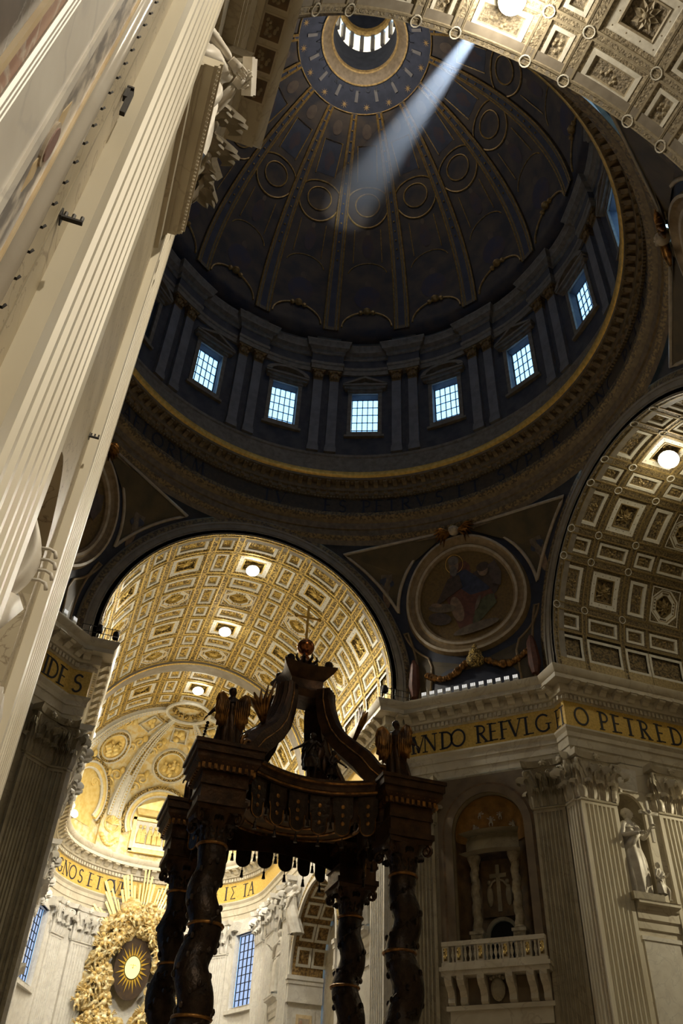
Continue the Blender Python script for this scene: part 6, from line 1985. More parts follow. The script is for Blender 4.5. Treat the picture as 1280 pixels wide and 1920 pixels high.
def cloth():
    b = MB()
    def f(u, v):
        w_ = .08 + .44*(math.sin(PI*min(1, .08 + .95*v)) if v < .5 else math.sin(PI*min(1, .08 + .95*v))**.7)
        return (-.15 + .07*math.sin(u*11 + v*5) + .12*u*v, -.34 - w_*u + .03*math.sin(v*9)*u, 5.55 - 1.9*v - .25*(1 - u)*v + .05*math.sin(u*9)*v)
    b.grid(f, np.linspace(0, 1, 14), np.linspace(0, 1, 18))
    for v in (.36, .44, .52, .60):
        q = Vector(f(1, v))
        b.tube([q, q + Vector((0.02, -0.09, 0.03)), q + Vector((0.02, -0.17, .0)), q + Vector((0.02, -0.2, -.09))], [.025, .022, .026, .03], 5)
    return b.mesh('fringed_cloth', 'statue', smooth='all')
put('fringed_cloth', cloth(), o)
b = MB(); b.box(-.25, .35, -1.0, -.3, 2.55, 2.7); b.box(-.25, .35, -.97, -.3, 2.7, 2.78)
put('closed_book', b.mesh('closed_book', 'statue'), o)

# ================================================================ bronze canopy over the altar
BX, BY, HX, HY = -0.79, 2.73, 4.42, 3.53
bal = bpy.data.objects.new('altar_canopy', None); C.objects.link(bal)
bal['label'] = 'dark bronze altar canopy with four twisted columns, scalloped hangings and scrolled crown'
bal['category'] = 'canopy'
bal.location = (BX, BY, 0)
def tw_col():
    b = MB()
    n = 90; pts = []; rs = []
    z0, z1 = 3.0, 14.6
    for i in range(n + 1):
        t = i/n; z = z0 + (z1 - z0)*t
        a = -2*PI*z/2.75 + 0.6
        A = 0.18*min(1, (1 - t)*8, t*8 + .2)
        pts.append((A*math.cos(a), A*math.sin(a), z)); rs.append(0.80 - 0.20*t)
    b.tube(pts, rs, 20)
    # vine stems and leaves wound round the two upper drums
    for k in range(2):
        P = []
        for i in range(80):
            t = i/79; z = 6.2 + 8.1*t
            a = -2*PI*z/2.75 + 0.6; tt = (z - z0)/(z1 - z0); A = 0.18*min(1, (1 - tt)*8)
            th_ = k*PI + z*2.6
            r = 0.80 - 0.20*tt + 0.0
            P.append((A*math.cos(a) + r*math.cos(th_), A*math.sin(a) + r*math.sin(th_), z))
        b.tube(P, 0.045, 5)
        for i in range(2, 78, 2):
            q = P[i]
            b.sphere((q[0], q[1], q[2] + random.uniform(-.15, .15)), (0.11, 0.11, 0.15), 5, 4)
    return b.mesh('twisted_column', 'bronze', smooth=True)
COLM = tw_col()
RINGS = []
for z, r in ((11.45, 0.69), (8.19, 0.74), (14.62, 0.62), (5.0, 0.80)):
    cr = MB()
    a = -2*PI*z/2.75 + 0.6; A = 0.18 if z < 14 else 0.0
    cr.tube([(A*math.cos(a) + r*math.cos(t), A*math.sin(a) + r*math.sin(t), z) for t in np.linspace(0, 2*PI, 25)[:-1]], 0.075, 6, closed=True)
    RINGS.append(cr.mesh('column_ring', 'bronze_g', smooth='all'))
cp = MB()
cp.lathe([(0.58, 14.65), (0.62, 15.2), (0.85, 15.7), (0.98, 15.9)], 16)
ab = []
for k in range(4):
    a0 = PI/4 + k*PI/2
    ab.append((1.42*math.cos(a0), 1.42*math.sin(a0)))
    for t in (0.25, 0.5, 0.75):
        p_ = Vector((math.cos(a0), math.sin(a0)))*1.42*(1 - t) + Vector((math.cos(a0 + PI/2), math.sin(a0 + PI/2)))*1.42*t
        ab.append(tuple(p_*(1 - 0.16*math.sin(PI*t))))
cp.prism(ab, lambda u, v, d: (u*(1 + .06*d), v*(1 + .06*d), 15.85 + .22*d), 0, 1)
for k in range(4):
    a = PI/4 + k*PI/2
    cp.tube([Vector((1.18*math.cos(a), 1.18*math.sin(a), 15.6)) + Vector((math.cos(a), math.sin(a), 0))*(0.26*(1 - .8*t)*math.sin(t*9)) + Vector((0, 0, .26*(1 - .8*t)*math.cos(t*9))) for t in np.linspace(0, 1, 16)], 0.08, 6)
CAPM = cp.mesh('canopy_capital', 'bronze_b', smooth=35)
bl = MB()
for z0, z1, r in ((16.05, 16.3, 1.12), (16.3, 16.9, 1.0), (16.9, 17.05, 1.08), (17.05, 17.5, 1.05), (17.5, 17.7, 1.2), (17.95, 18.2, 1.45), (18.2, 18.55, 1.55), (18.55, 18.72, 1.62)):
    bl.box(-r, r, -r, r, z0, z1)
bl.hexa([(-1.2, -1.2, 17.7), (1.2, -1.2, 17.7), (1.2, 1.2, 17.7), (-1.2, 1.2, 17.7), (-1.45, -1.45, 17.95), (1.45, -1.45, 17.95), (1.45, 1.45, 17.95), (-1.45, 1.45, 17.95)])
BLM = bl.mesh('entablature_block', 'bronze_b')
bd = MB()
for k in range(4):
    for i in range(9):
        p_ = Vector((-1.1 + 2.2*i/8, -1.33, 17.9)); p_.rotate(RN(k*PI/2, 3, 'Z').to_quaternion() if False else Matrix.Rotation(k*PI/2, 3, 'Z'))
        bd.sphere(p_, (.06, .06, .06), 6, 4)
        q_ = Vector((-1.1 + 2.2*i/8, -1.24, 17.62)); q_.rotate(Matrix.Rotation(k*PI/2, 3, 'Z'))
        bd.box(q_.x - .07, q_.x + .07, q_.y - .07, q_.y + .07, 17.5, 17.74)
BEAD = bd.mesh('bead_row', 'bronze_g', smooth=35)
LFB = leafmesh('bronze')
for sx_2, sy_2 in ((-1, -1), (1, -1), (-1, 1), (1, 1)):
    T_ = Matrix.Translation((sx_2*HX, sy_2*HY, 0))
    c = put('twisted_column', COLM, bal, T_ @ RN({(-1, -1): 0, (1, -1): PI, (-1, 1): 0.5, (1, 1): PI}[(sx_2, sy_2)], 4, 'Z'))
    for rm_ in RINGS: put('column_ring', rm_, c)
    cpo = put('canopy_capital', CAPM, bal, T_)
    for k in range(8):
        a = k*PI/4
        put('acanthus_leaf', LFB, cpo, Matrix.Translation((.5*math.cos(a), .5*math.sin(a), 14.7)) @ RN(a - PI/2, 4, 'Z') @ Matrix.Diagonal((.75, 1.0, .75 if k % 2 else 1.05, 1)))
    blo = put('entablature_block', BLM, bal, T_)
    put('bead_row', BEAD, blo, kind='stuff')
    ped = MB(); ped.box(-1.4, 1.4, -1.4, 1.4, 0, 0.4); ped.box(-1.2, 1.2, -1.2, 1.2, 0.4, 2.3); ped.box(-1.35, 1.35, -1.35, 1.35, 2.3, 2.6); ped.lathe([(1.2, 2.6), (1.25, 2.75), (1.0, 2.9), (1.05, 3.1)], 20)
    put('column_pedestal', ped.mesh('column_pedestal', 'marble'), bal, T_)
# concave sides: cornice, frieze and hanging lappets
def side_curve(k, t):
    """k = 0 front, 1 right, 2 back, 3 left; t in -1..1 along the side; returns point and outward normal in canopy axes"""
    if k % 2 == 0:
        L, Dp = HX - 1.2, HY
    else:
        L, Dp = HY - 1.2, HX
    sag = 1.25 if k % 2 == 0 else 0.9
    x = t*L
    y = -(Dp + 0.55) + sag*(1 - t*t)
    n = Vector((-0.0 + 2*sag*t/L, -1, 0)).normalized()
    n = Vector((-2*sag*t/L*-1, -1, 0)).normalized()
    a = {0: 0, 1: PI/2, 2: PI, 3: -PI/2}[k]
    Rz = Matrix.Rotation(a, 3, 'Z')
    return Rz @ Vector((x, y, 0)), Rz @ Vector((2*sag*t/L*(-1), -1, 0)).normalized()
def lappet_mesh():
    b = MB()
    pts = [(-.48, 0), (.48, 0), (.48, -.95), (.40, -1.15), (.38, -1.55)] + [(.38*math.cos(a), -1.6 - .34*math.sin(a)) for a in np.linspace(0, PI, 9)] + [(-.38, -1.55), (-.40, -1.15), (-.48, -.95)]
    b.prism(pts, lambda u, v, d: (u, d, v), -.03, .03)
    b.tube([(u*.93, .04, v*.985) for u, v in pts[2:-1]], .03, 4, mi=1)
    for k in range(3):
        b.sphere((0, .045, -.55 - .4*k), (.10, .03, .11), 6, 4, 1)
    return b.mesh('lappet', ['bronze', 'bronze_g'])
LAP = lappet_mesh()
tb = MB(); tb.tube([(0, 0, 0), (0, 0, -.18)], .025, 5); tb.sphere((0, 0, -.22), .07, 6, 5); tb.tube([(0, 0, -.24), (0, 0, -.52)], [.05, .10], 6)
TAS = tb.mesh('tassel', 'bronze', smooth=True)
for k in range(4):
    b = MB()
    prof = [(-.5, 18.05, 0), (0, 18.05, 0), (.06, 18.1, 1), (.06, 18.2, 0), (.1, 18.22, 0), (.1, 18.42, 0), (.2, 18.5, 1), (.25, 18.58, 0), (.25, 18.7, 0), (-.9, 18.72, 0)]
    V = []; F = []; M = []
    ts = np.linspace(-1, 1, 21)
    for t in ts:
        p_, n_2 = side_curve(k, t)
        for o_, z, m_ in prof:
            q = p_ + n_2*o_; V.append((q.x, q.y, z))
    kk = len(prof)
    for i in range(20):
        for j in range(kk - 1): F.append((i*kk + j, (i + 1)*kk + j, (i + 1)*kk + j + 1, i*kk + j + 1)); M.append(prof[j][2])
    b.add(V, F, M)
    cs_ = put('canopy_cornice', b.mesh('canopy_cornice', ['bronze_b', 'bronze_g'], smooth=30), bal)
    # inner valance frame behind the lappets
    b = MB()
    V = []
    for t in ts:
        p_, n_2 = side_curve(k, t)
        q = p_ - n_2*.32; V += [(q.x, q.y, 16.9), (q.x, q.y, 18.1), (q.x - n_2.x*.12, q.y - n_2.y*.12, 16.9), (q.x - n_2.x*.12, q.y - n_2.y*.12, 18.1)]
    F = []
    for i in range(20): F += [(4*i, 4*i + 4, 4*i + 5, 4*i + 1), (4*i + 2, 4*i + 3, 4*i + 7, 4*i + 6), (4*i, 4*i + 2, 4*i + 6, 4*i + 4)]
    b.add(V, F)
    put('valance', b.mesh('valance', 'bronze_b'), bal)
    nl = 6 if k % 2 == 0 else 4
    for i in range(nl):
        t = (-1 + (2*i + 1)/nl)*0.97
        p_, n_2 = side_curve(k, t)
        lp = put('lappet', LAP, bal, frame_m((p_.x - n_2.x*.12, p_.y - n_2.y*.12, 18.1), (n_2.y, -n_2.x, 0), n_2))
        put('tassel', TAS, lp, Matrix.Translation((0, 0, -1.92)))
        if i < nl - 1:
            t2 = (-1 + (2*i + 2)/nl)*0.97
            p_, n_2 = side_curve(k, t2)
            b0 = put('cord_tassel', TAS, bal, Matrix.Translation((p_.x - n_2.x*.12, p_.y - n_2.y*.12, 17.0)))
# flat ceiling of the canopy
b = MB(); b.box(-HX + 1.5, HX - 1.5, -HY + 1.3, HY - 1.3, 17.75, 17.95, 0)
for r in (3.0, 2.2, 1.2):
    b.tube([(r*1.15*math.cos(a), r*.85*math.sin(a), 17.74) for a in np.linspace(0, 2*PI, 33)[:-1]], .09, 5, closed=True, mi=1)
put('canopy_ceiling', b.mesh('canopy_ceiling', ['canopy_red', 'bronze_g']) if 'canopy_red' in MT else b.mesh('canopy_ceiling', ['brownmarble', 'bronze_g']), bal)
# four scrolled ribs rising to the crown
def scroll_rib(sx_2, sy_2):
    b = MB()
    d = Vector((-sx_2*HX, -sy_2*HY, 0)); Ld = d.length; d = d/Ld
    side = Vector((-d.y, d.x, 0))
    o0 = Vector((sx_2*HX, sy_2*HY, 0))
    # (inward distance, height, depth of the rib)
    st_ = [(0.55, 19.35, .6), (0.95, 19.2, .85), (1.4, 19.6, 1.0), (1.85, 20.2, 1.0), (2.45, 20.75, .95), (3.1, 21.35, .9), (3.65, 22.1, .85), (4.0, 23.0, .78), (4.2, 23.9, .7), (4.2, 24.6, .65)]
    k = len(st_)
    P = np.array([(a, z) for a, z, r in st_]); T = np.gradient(P, axis=0); T /= np.linalg.norm(T, axis=1)[:, None]
    W_ = [.66, .72, .78, .78, .74, .68, .62, .56, .52, .5]
    V = []
    prof = [(-1, -1), (-1, .7), (-.8, .9), (-.55, .7), (-.25, .95), (0, .8), (.25, .95), (.55, .7), (.8, .9), (1, .7), (1, -1)]
    for i in range(k):
        nx, nz = -T[i][1], T[i][0]
        for u, v in prof:
            a = P[i][0] + nx*v*st_[i][2]*.6; z = P[i][1] + nz*v*st_[i][2]*.6
            q = o0 + d*a + side*(u*W_[i]); V.append((q.x, q.y, z))
    n_p = len(prof); F = []
    for i in range(k - 1):
        for j in range(n_p): F.append((i*n_p + j, i*n_p + (j + 1) % n_p, (i + 1)*n_p + (j + 1) % n_p, (i + 1)*n_p + j))
    b.add(V, F)
    rb_ = put('scroll_rib', b.mesh('scroll_rib', 'bronze_b', smooth=35), bal)
    b = MB()
    for s in (-1, 1):
        P3 = []
        for t in np.linspace(0, 1, 26):
            a = t*2.1*2*PI + PI*.6; r = .62*(1 - .82*t)
            q = o0 + d*(.85 + r*math.cos(a)) + side*(s*.6); P3.append((q.x, q.y, 19.35 + r*math.sin(a)))
        b.tube(P3, [.11]*26, 6)
        e = [(o0 + d*a + side*(s*W_[i]*1.02)) for i, (a, z, r) in enumerate(st_)]
        b.tube([(q.x, q.y, st_[i][1]) for i, q in enumerate(e)], .05, 5)
    put('scroll_edge', b.mesh('scroll_edge', 'bronze_g', smooth='all'), rb_)
    b = MB()
    f0 = o0 + d*2.6
    for kx in range(5):
        a_ = -.30 + .15*kx
        b.tube([(f0.x, f0.y, 21.5), (f0.x - d.x*(.25 + .1*kx) + side.x*a_, f0.y - d.y*(.25 + .1*kx) + side.y*a_, 22.6), (f0.x - d.x*(.05 + .22*kx) + side.x*a_*1.8, f0.y - d.y*(.05 + .22*kx) + side.y*a_*1.8, 23.8 - .25*kx)], [.12, .22, .05], 7, sq=.55)
    put('palm_frond', b.mesh('palm_frond', 'bronze_g', smooth='all'), rb_)
for q in ((-1, -1), (1, -1), (-1, 1), (1, 1)): scroll_rib(*q)
# crown block, orb and cross
b = MB()
def crown_ring(r, sag):
    P_2 = []
    for k in range(4):
        a0 = PI/4 + k*PI/2
        for t in np.linspace(0, 1, 7)[:-1]:
            p_ = Vector((math.cos(a0), math.sin(a0)))*(1 - t) + Vector((math.cos(a0 + PI/2), math.sin(a0 + PI/2)))*t
            P_2.append(p_*r*(1 - sag*math.sin(PI*t)))
    return P_2
lv = [(24.2, 1.2, .1), (24.6, 1.35, .1), (24.75, 1.25, .1), (25.2, 1.3, .12), (25.3, 1.5, .14), (25.55, 1.9, .18), (25.75, 2.1, .2), (25.9, 2.15, .2), (26.0, 1.3, .1), (26.45, .6, .0), (26.7, .42, 0)]
V = []; F = []
for z, r, s in lv: V += [(p_.x, p_.y, z) for p_ in crown_ring(r, s)]
for i in range(len(lv) - 1):
    for j in range(24): F.append((i*24 + j, i*24 + (j + 1) % 24, (i + 1)*24 + (j + 1) % 24, (i + 1)*24 + j))
F.append(tuple(range(24))[::-1])
b.add(V, F)
CRW = put('crown_block', b.mesh('crown_block', 'bronze_b', smooth=30), bal)
b = MB()
for k in range(4):
    a = PI/4 + k*PI/2
    b.sphere((1.55*math.cos(a), 1.55*math.sin(a), 26.15), (.26, .26, .24), 7, 5)
for k in range(10):
    a = k*2*PI/10; b.tube([(.45*math.cos(a), .45*math.sin(a), 26.5), (.75*math.cos(a), .75*math.sin(a), 26.7), (.72*math.cos(a), .72*math.sin(a), 26.95)], [.1, .09, .03], 5)
put('crown_ornament', b.mesh('crown_ornament', 'bronze', smooth=True), CRW)
b = MB(); b.lathe([(.3, 26.6), (.22, 26.9), (.28, 27.0), (.16, 27.15), (.2, 27.3)], 12); b.sphere((0, 0, 27.7), .5, 24, 16)
ORB = put('orb', b.mesh('orb', 'copper', smooth=True), bal)
b = MB()
b.tube([(0, 0, 28.15), (0, 0, 29.6), (0, 0, 30.4)], .075, 8); b.tube([(-.65, 0, 29.75), (0, 0, 29.75), (.65, 0, 29.75)], .075, 8)
for q in ((0, 30.45), (-.7, 29.75), (.7, 29.75)): b.sphere((q[0], 0, q[1]), .13, 8, 6)
put('cross', b.mesh('cross', 'ringgold', smooth=True), bal)

# bronze angels on the corners, putti at the middle of the front
AR = (0.17, 0.74, 0.135, 0.10, 7, 0.16)
def canopy_at(dx, dy, z, face): 
    return at_wall(BX + dx, BY + dy, z, face)
o = statue('angel_statue', 'dark bronze angel on the left corner of the canopy, arm lowered with a garland', 'statue', canopy_at(-HX - .05, -HY - .35, 18.72, (.05, 1)), 3.35, 'bronze_b',
       dict(le=(.20, .02, .66), lw=(.31, -.03, .53), re=(-.17, -.02, .65), rw=(-.16, -.12, .58), lk=(.13, -.05, .27), la=(.21, -.02, .05), look=(-.6, -1, .05)), (.05, 0.74, 0.15, 0.10, 7, 0.16), wings=('bronze_g', .95, 30), hair='bronze')
b = MB()
for i in range(9):
    b.sphere((.31*3.15 + .02*i, -.25, .47*3.15 - .15*i), .085 - .003*i, 6, 5)
put('garland', b.mesh('garland', 'bronze', smooth=True), o)
statue('angel_statue', 'dark bronze angel on the right corner of the canopy before the inscription', 'statue', canopy_at(HX - .45, -HY - .35, 18.72, (.55, .85)), 3.35, 'bronze_b',
       dict(re=(-.19, -.02, .67), rw=(-.28, -.08, .62), le=(.17, 0, .65), lw=(.14, -.1, .58), rk=(-.14, -.06, .28), ra=(-.21, -.03, .05), look=(-.4, -1, -.1)), (.05, 0.74, 0.14, 0.10, 7, 0.16), wings=('bronze_g', 1.05, 38), hair='bronze')
statue('angel_statue', 'bronze angel at the far left corner of the canopy, only hand and garland showing', 'statue', canopy_at(-HX - .2, HY + .2, 18.72, (-.8, .5)), 3.15, 'bronze_b',
       dict(re=(-.22, 0, .70), rw=(-.38, -.05, .66), look=(-.3, -1, 0)), AR, wings=('bronze_g', .95, 30), hair='bronze')
statue('angel_statue', 'bronze angel at the far right corner of the canopy behind the scrolled ribs', 'statue', canopy_at(HX + .2, HY + .2, 18.72, (.8, .5)), 3.15, 'bronze_b', dict(look=(.3, -1, 0)), AR, wings=('bronze_g', .95, 30), hair='bronze')
statue('putto_statue', 'dark bronze putto reaching left at the middle of the canopy front', 'statue', canopy_at(.05, -HY + .95, 18.72, (-.4, -1)), 2.5, 'bronze',
       dict(re=(-.2, -.08, .70), rw=(-.36, -.16, .58), lk=(.1, -.1, .28), le=(.18, -.06, .68), lw=(.24, -.15, .8), look=(-.5, -1, -.1), lean=(-.03, -.02)), (0.25, 0.62, .17, .11, 5, .1), wings=('bronze_b', .9, 40), hair='bronze', child=True)
statue('putto_statue', 'second bronze putto crouching beside the first on the canopy front', 'statue', canopy_at(1.15, -HY + 1.0, 18.72, (.7, -1)), 1.8, 'bronze',
       dict(le=(.2, -.1, .7), lw=(.3, -.2, .62), look=(.6, -1, 0)), (0.25, 0.62, .17, .11, 5, .1), wings=('bronze_b', .9, 30), hair='bronze', child=True)

# ================================================================ golden glory in the apse
GY = 68.6
glo = bpy.data.objects.new('golden_glory', None); C.objects.link(glo)
glo['label'] = 'blazing gilded glory of rays, clouds and cherubs around an oval yellow window'
glo['category'] = 'sculpture'
glo.location = (0, GY, 24.6)
rb_ = MB(); rb_.hexa([(-.14, -.08, 0), (.14, -.08, 0), (.14, .08, 0), (-.14, .08, 0), (-.20, -.08, 1), (.20, -.08, 1), (.20, .08, 1), (-.20, .08, 1)])
RAYM = rb_.mesh('ray', 'ringgold2')  if 'ringgold2' in MT else None
MT['ray'] = mat('gilded_ray', (0.92, 0.72, 0.34), (0.74, 0.50, 0.16), 1.0, 0.32, 0.5, stretch=(1, 1, .2))
MT['cloud'] = mat('gilded_cloud', (0.95, 0.84, 0.52), (0.70, 0.48, 0.16), 2.2, 0.42, 0.3, 0.6, 3.0, .4, .62, dist=.2)
RAYM = rb_.mesh('ray', 'ray')
random.seed(11)
for grp in np.linspace(-58, 58, 9):
    for k in range(5):
        a = R(grp + (k - 2)*2.5)
        ln = 9.8 - abs(grp)*0.055 - abs(k - 2)*0.85 + random.uniform(-.5, .5)
        s_ = random.uniform(.8, 1.5)
        put('ray', RAYM, glo, Matrix.Translation((0, random.uniform(-.25, .3), 0)) @ RN(a, 4, 'Y') @ Matrix.Translation((0, 0, 4.6)) @ Matrix.Diagonal((s_*.52, .8, ln - 3.4, 1)))
def cherub_m(seed):
    random.seed(seed)
    b = MB()
    b.sphere((0, 0, .55), .24, 9, 7); b.sphere((0, -.22, .52), .06, 5, 4); b.sphere((0, .06, .66), (.27, .25, .2), 8, 5)
    b.sphere((0, .02, .02), (.28, .22, .42), 9, 7)
    for s in (-1, 1):
        b.tube([(s*.22, 0, .22), (s*.48, -.14, .2), (s*.6, -.2, .42)], [.11, .09, .06], 6)
        b.tube([(s*.13, -.05, -.3), (s*.25, -.28, -.52), (s*.22, -.12, -.9)], [.15, .12, .07], 6)
        for i in range(3):
            b.tube([(s*.12, .2, .3), (s*(.5 + .08*i), .3, .5 - .2*i), (s*(.75 - .05*i), .32, .55 - .3*i)], [.07, .12, .03], 5, sq=.5)
    return b.mesh('cherub', 'cloud', smooth=True)
CHM = [cherub_m(3), cherub_m(4)]
random.seed(5)
cl = MB()
cnt = 0
for i in range(230):
    az = random.uniform(0, 2*PI)
    rr = random.uniform(1.0, 1.9)
    lowr = 1 + .55*max(0, -math.sin(az))
    x = 2.5*rr*math.cos(az)*(1 + .25*max(0, -math.sin(az))); z = 3.55*rr*math.sin(az)*lowr
    y = random.uniform(-.9, .1)
    cl.sphere((x, y + .35, z), (random.uniform(.45, .95), .5, random.uniform(.4, .75)), 8, 6, fn=lambda d: 1 + .34*math.sin(d[0]*7)*math.sin(d[2]*6 + d[1]*3))
for x, z, r in ((-3.2, -6.0, 1.2), (-4.2, -8.5, 1.4), (-2, -9.5, 1.5), (0, -9.2, 1.5), (2.5, -9, 1.5), (4.4, -8, 1.4), (3.6, -5.8, 1.2), (-5.2, -10.5, 1.5), (5.4, -10.5, 1.5), (0, -11.5, 2), (-3, -12, 2), (3, -12, 2)):
    for k in range(8): cl.sphere((x + random.uniform(-r, r), -.2 + random.uniform(-.6, .3), z + random.uniform(-r, r)), (random.uniform(.5, .9), .6, random.uniform(.4, .8)), 10, 8, fn=lambda d: 1 + .34*math.sin(d[0]*7)*math.sin(d[2]*6 + d[1]*3))
put('clouds', cl.mesh('clouds', 'cloud', smooth=True), glo, kind='stuff')
for i in range(170):
    az = random.uniform(0, 2*PI) if i < 110 else random.uniform(PI*1.1, PI*1.9)
    rr = random.uniform(1.05, 1.7) if i < 110 else random.uniform(1.3, 2.2)
    lowr = 1 + .55*max(0, -math.sin(az))
    x = 2.5*rr*math.cos(az)*(1 + .25*max(0, -math.sin(az))); z = 3.5*rr*math.sin(az)*lowr
    s_ = random.uniform(.75, 1.25)
    put('cherub', CHM[i % 2], glo, Matrix.Translation((x, -.75 + random.uniform(-.5, .2), z)) @ RN(random.uniform(-.9, .9), 4, 'Y') @ RN(random.uniform(-.7, .7), 4, 'Z') @ Matrix.Diagonal((s_, s_, s_, 1)))
def odisc(rx, rz, y, m, name, par=glo):
    b = MB(); b.prism([(rx*math.cos(a), rz*math.sin(a)) for a in np.linspace(0, 2*PI, 41)[:-1]], lambda u, v, d: (u, y + d, v), 0, .1)
    return put(name, b.mesh(name, m), par)
MT['amberdk'] = mat('amber_glass', (0.055, 0.027, 0.006), (0.028, 0.013, 0.004), 2, .75)
OW = odisc(2.0, 3.2, -.02, 'amberdk', 'oval_window')
odisc(0.86, 1.15, -.2, 'sun', 'oval_pane', OW)
b = MB()
for i in range(24):
    a = 2*PI*i/24; a1, a2 = a - .115, a + .115
    r0 = .9; r1 = 1.55 + .3*(i % 2)
    b.add([(r0*math.cos(a1), -.1, 1.38*r0*math.sin(a1)), (r0*math.cos(a2), -.1, 1.38*r0*math.sin(a2)), (r1*math.cos(a), -.1, 1.42*r1*math.sin(a))], [(0, 1, 2)])
put('amber_pane', b.mesh('amber_pane', 'sun2'), OW)
b = MB(); b.tube([(.87*math.cos(a), -.2, 1.16*math.sin(a)) for a in np.linspace(0, 2*PI, 33)[:-1]], .05, 5, closed=True)
put('oval_frame', b.mesh('oval_frame', 'amberdk'), OW)
b = MB()
b.sphere((0, -.28, .05), (.10, .05, .17), 7, 5); b.sphere((.02, -.28, .25), .065, 6, 5)
for s in (-1, 1): b.tube([(0, -.26, .12), (s*.22, -.26, .26), (s*.42, -.26, .12)], [.06, .08, .02], 5, sq=.5)
put('dove', b.mesh('dove', 'gold_br', smooth=True), OW)

# ================================================================ lamps
def lamp(name, loc, aim, label, r=0.55, group=None, m='lamp'):
    """floodlight: drum housing, glass, yoke"""
    a = Vector(aim).normalized()
    q = a.to_track_quat('Z', 'Y').to_matrix().to_4x4()
    b = MB(); b.lathe([(r*.45, -.55), (r*.75, -.45), (r*1.02, .05), (r*1.06, .1), (r*.98, .1)], 18); b.box(-.06, .06, -.06, .06, -1.0, -.5)
    o = thing(name, b.mesh('floodlight', 'white'), label, 'lamp', Matrix.Translation(loc) @ q, group)
    g = MB(); g.lathe([(r*.99, .06), (r*.7, .2), (.01, .27)], 18)
    put('lamp_glass', g.mesh('lamp_glass', m, smooth='all'), o)
    return o
for y, lab in ((27.3, 'glaring round floodlight in the crown of the choir vault, nearest to the crossing'), (38.8, 'glaring round floodlight in the middle of the choir vault crown'), (52.4, 'glaring round floodlight in the vault crown nearest to the apse')):
    lamp('floodlight', (0, y, 50.75), (0, -.35, -1), lab, .62)
lamp('floodlight', (27.4, 0.2, 50.75), (-.4, -.2, -1), 'very bright floodlight in the crown of the right transept vault', .78)
lamp('floodlight', (0.0, -25.15, 50.75), (0, -.2, -1), 'floodlight in the near nave vault crown at the top picture edge', .7)
lamp('floodlight', (-10.9, 38.5, 36.75), (.6, -1, .4), 'bright floodlight on the left choir cornice', .5)
lamp('floodlight', (-10.9, 57.5, 37.1), (.5, -1, .35), 'upper of two floodlights on the left apse cornice', .5)
lamp('floodlight', (-10.3, 58.6, 36.6), (.5, -1, .2), 'lower of two floodlights on the left apse cornice', .45)
lamp('floodlight', (10.9, 38.6, 36.75), (-.5, -1, .3), 'small floodlight glinting behind the bronze putto', .4)
# row of little lamp boxes on the pier cornices
lb = MB(); lb.box(-.22, .22, -.1, .1, 0, .12); 
for x in (-.14, 0, .14): lb.box(x - .06, x + .06, -.12, .06, .12, .52)
LBM = lb.mesh('lamp_box', 'white')
lg = MB()
for x in (-.14, 0, .14): lg.box(x - .05, x + .05, -.135, -.12, .22, .50)
LGM = lg.mesh('lamp_glass', 'led')
def lamp_row(p0, p1, n, where):
    p0, p1 = Vector(p0), Vector(p1)
    d = (p1 - p0).normalized()
    nn = Vector((-d.y, d.x, 0))
    for i in range(n):
        p = p0 + (p1 - p0)*(i + .5)/n
        ow = ['first', 'second', 'third', 'fourth', 'fifth', 'sixth', 'seventh', 'eighth', 'ninth', 'tenth', 'eleventh', 'twelfth'][n - 1 - i]
        o = thing('lamp_box', LBM, '%s small white lamp box from the left end of the %s cornice' % (ow, where), 'lamp', frame_m(p, -d, -nn), 'lamp boxes on the %s cornice' % where)
        put('lamp_glass', LGM, o)
lamp_row((19.85, 13.9, 36.2), (13.9, 19.85, 36.2), 12, 'far right pier')
lamp_row((-13.9, 19.85, 36.2), (-19.85, 13.9, 36.2), 8, 'far left pier')
def railing(p0, p1, n, label):
    p0, p1 = Vector(p0), Vector(p1)
    o = bpy.data.objects.new('cornice_railing', None); C.objects.link(o)
    o['label'] = label; o['category'] = 'railing'; o.location = p0
    d = p1 - p0
    b = MB()
    for z in (.5, 1.05): b.tube([(0, 0, z), tuple(d/2 + Vector((0, 0, z))), tuple(d + Vector((0, 0, z)))], .03, 5)
    put('rail', b.mesh('rail', 'iron'), o)
    pm_ = MB(); pm_.tube([(0, 0, 0), (0, 0, 1.1)], .035, 5); pmm_ = pm_.mesh('post', 'iron')
    for i in range(n + 1): put('post', pmm_, o, Matrix.Translation(d*i/n))
    return o
railing((-13.6, 20.9, 36.2), (-10.8, 20.9, 36.2), 5, 'thin black iron railing on the left pier cornice before the golden vault')
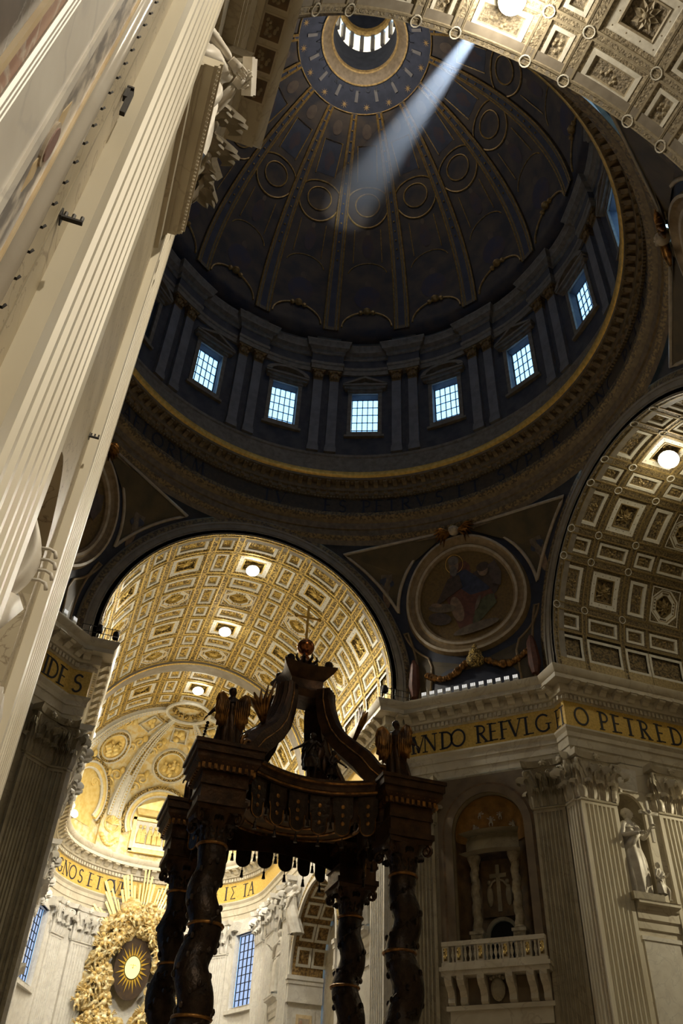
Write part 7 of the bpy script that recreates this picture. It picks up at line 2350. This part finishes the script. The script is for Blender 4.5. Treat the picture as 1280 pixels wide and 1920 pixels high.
railing((10.8, 20.9, 36.2), (13.4, 20.9, 36.2), 4, 'thin black iron railing on the right pier cornice below the choir arch')
def spotcan(loc, label):
    b = MB(); b.lathe([(.22, 0), (.26, .1), (.26, .5), (.2, .62), (.01, .66)], 10); b.tube([(0, 0, -.5), (0, 0, .05)], .04, 5)
    thing('spotlight', b.mesh('spotlight', 'iron', smooth=35), label, 'lamp', Matrix.Translation(loc))
spotcan((11.1, 20.8, 36.7), 'black spotlight can standing on the right pier cornice')
spotcan((-12.3, 20.8, 36.7), 'black spotlight can by the railing on the left pier cornice')
spotcan((-11.0, 21.3, 36.7), 'second black spotlight can beside the left railing')
# iron gallery rail and gilt nothing else

# ================================================================ added lamp and lit volume imitating a lens flare streak across the dome
A_, B_ = Vector((3.82, -21.6, 69.0)), Vector((3.7, 15.5, 100.1))
dv = B_ - A_
q = dv.to_track_quat('Z', 'Y').to_matrix().to_4x4()
hz = bpy.data.materials.new('flare_volume'); hz.use_nodes = True
t_ = hz.node_tree; t_.nodes.clear()
o_ = t_.nodes.new('ShaderNodeOutputMaterial'); vs_ = t_.nodes.new('ShaderNodeVolumeScatter')
vs_.inputs['Density'].default_value = 0.05
vs_.inputs['Color'].default_value = (0.9, 0.94, 1, 1)
t_.links.new(vs_.outputs[0], o_.inputs['Volume'])
b = MB()
L_ = dv.length
V = [(0.05*math.cos(t), 0.05*math.sin(t), 0.6) for t in np.linspace(0, 2*PI, 25)[:-1]] + [(L_*0.075*math.cos(t), L_*0.075*math.sin(t), L_*0.95) for t in np.linspace(0, 2*PI, 25)[:-1]]
b.add(V, [(i, (i + 1) % 24, 24 + (i + 1) % 24, 24 + i) for i in range(24)] + [tuple(range(24))[::-1], tuple(range(24, 48))])
thing('flare', b.mesh('flare', hz), 'added pale beam imitating lens haze slanting through the dome from the drum', 'flare', Matrix.Translation(A_) @ q)['kind'] = 'stuff'
lamp('floodlight', A_ - dv.normalized()*0.5, dv, 'added floodlight on the drum ledge, source of the imitated flare beam', .3)  # unseen lamp added so the flare beam has a source
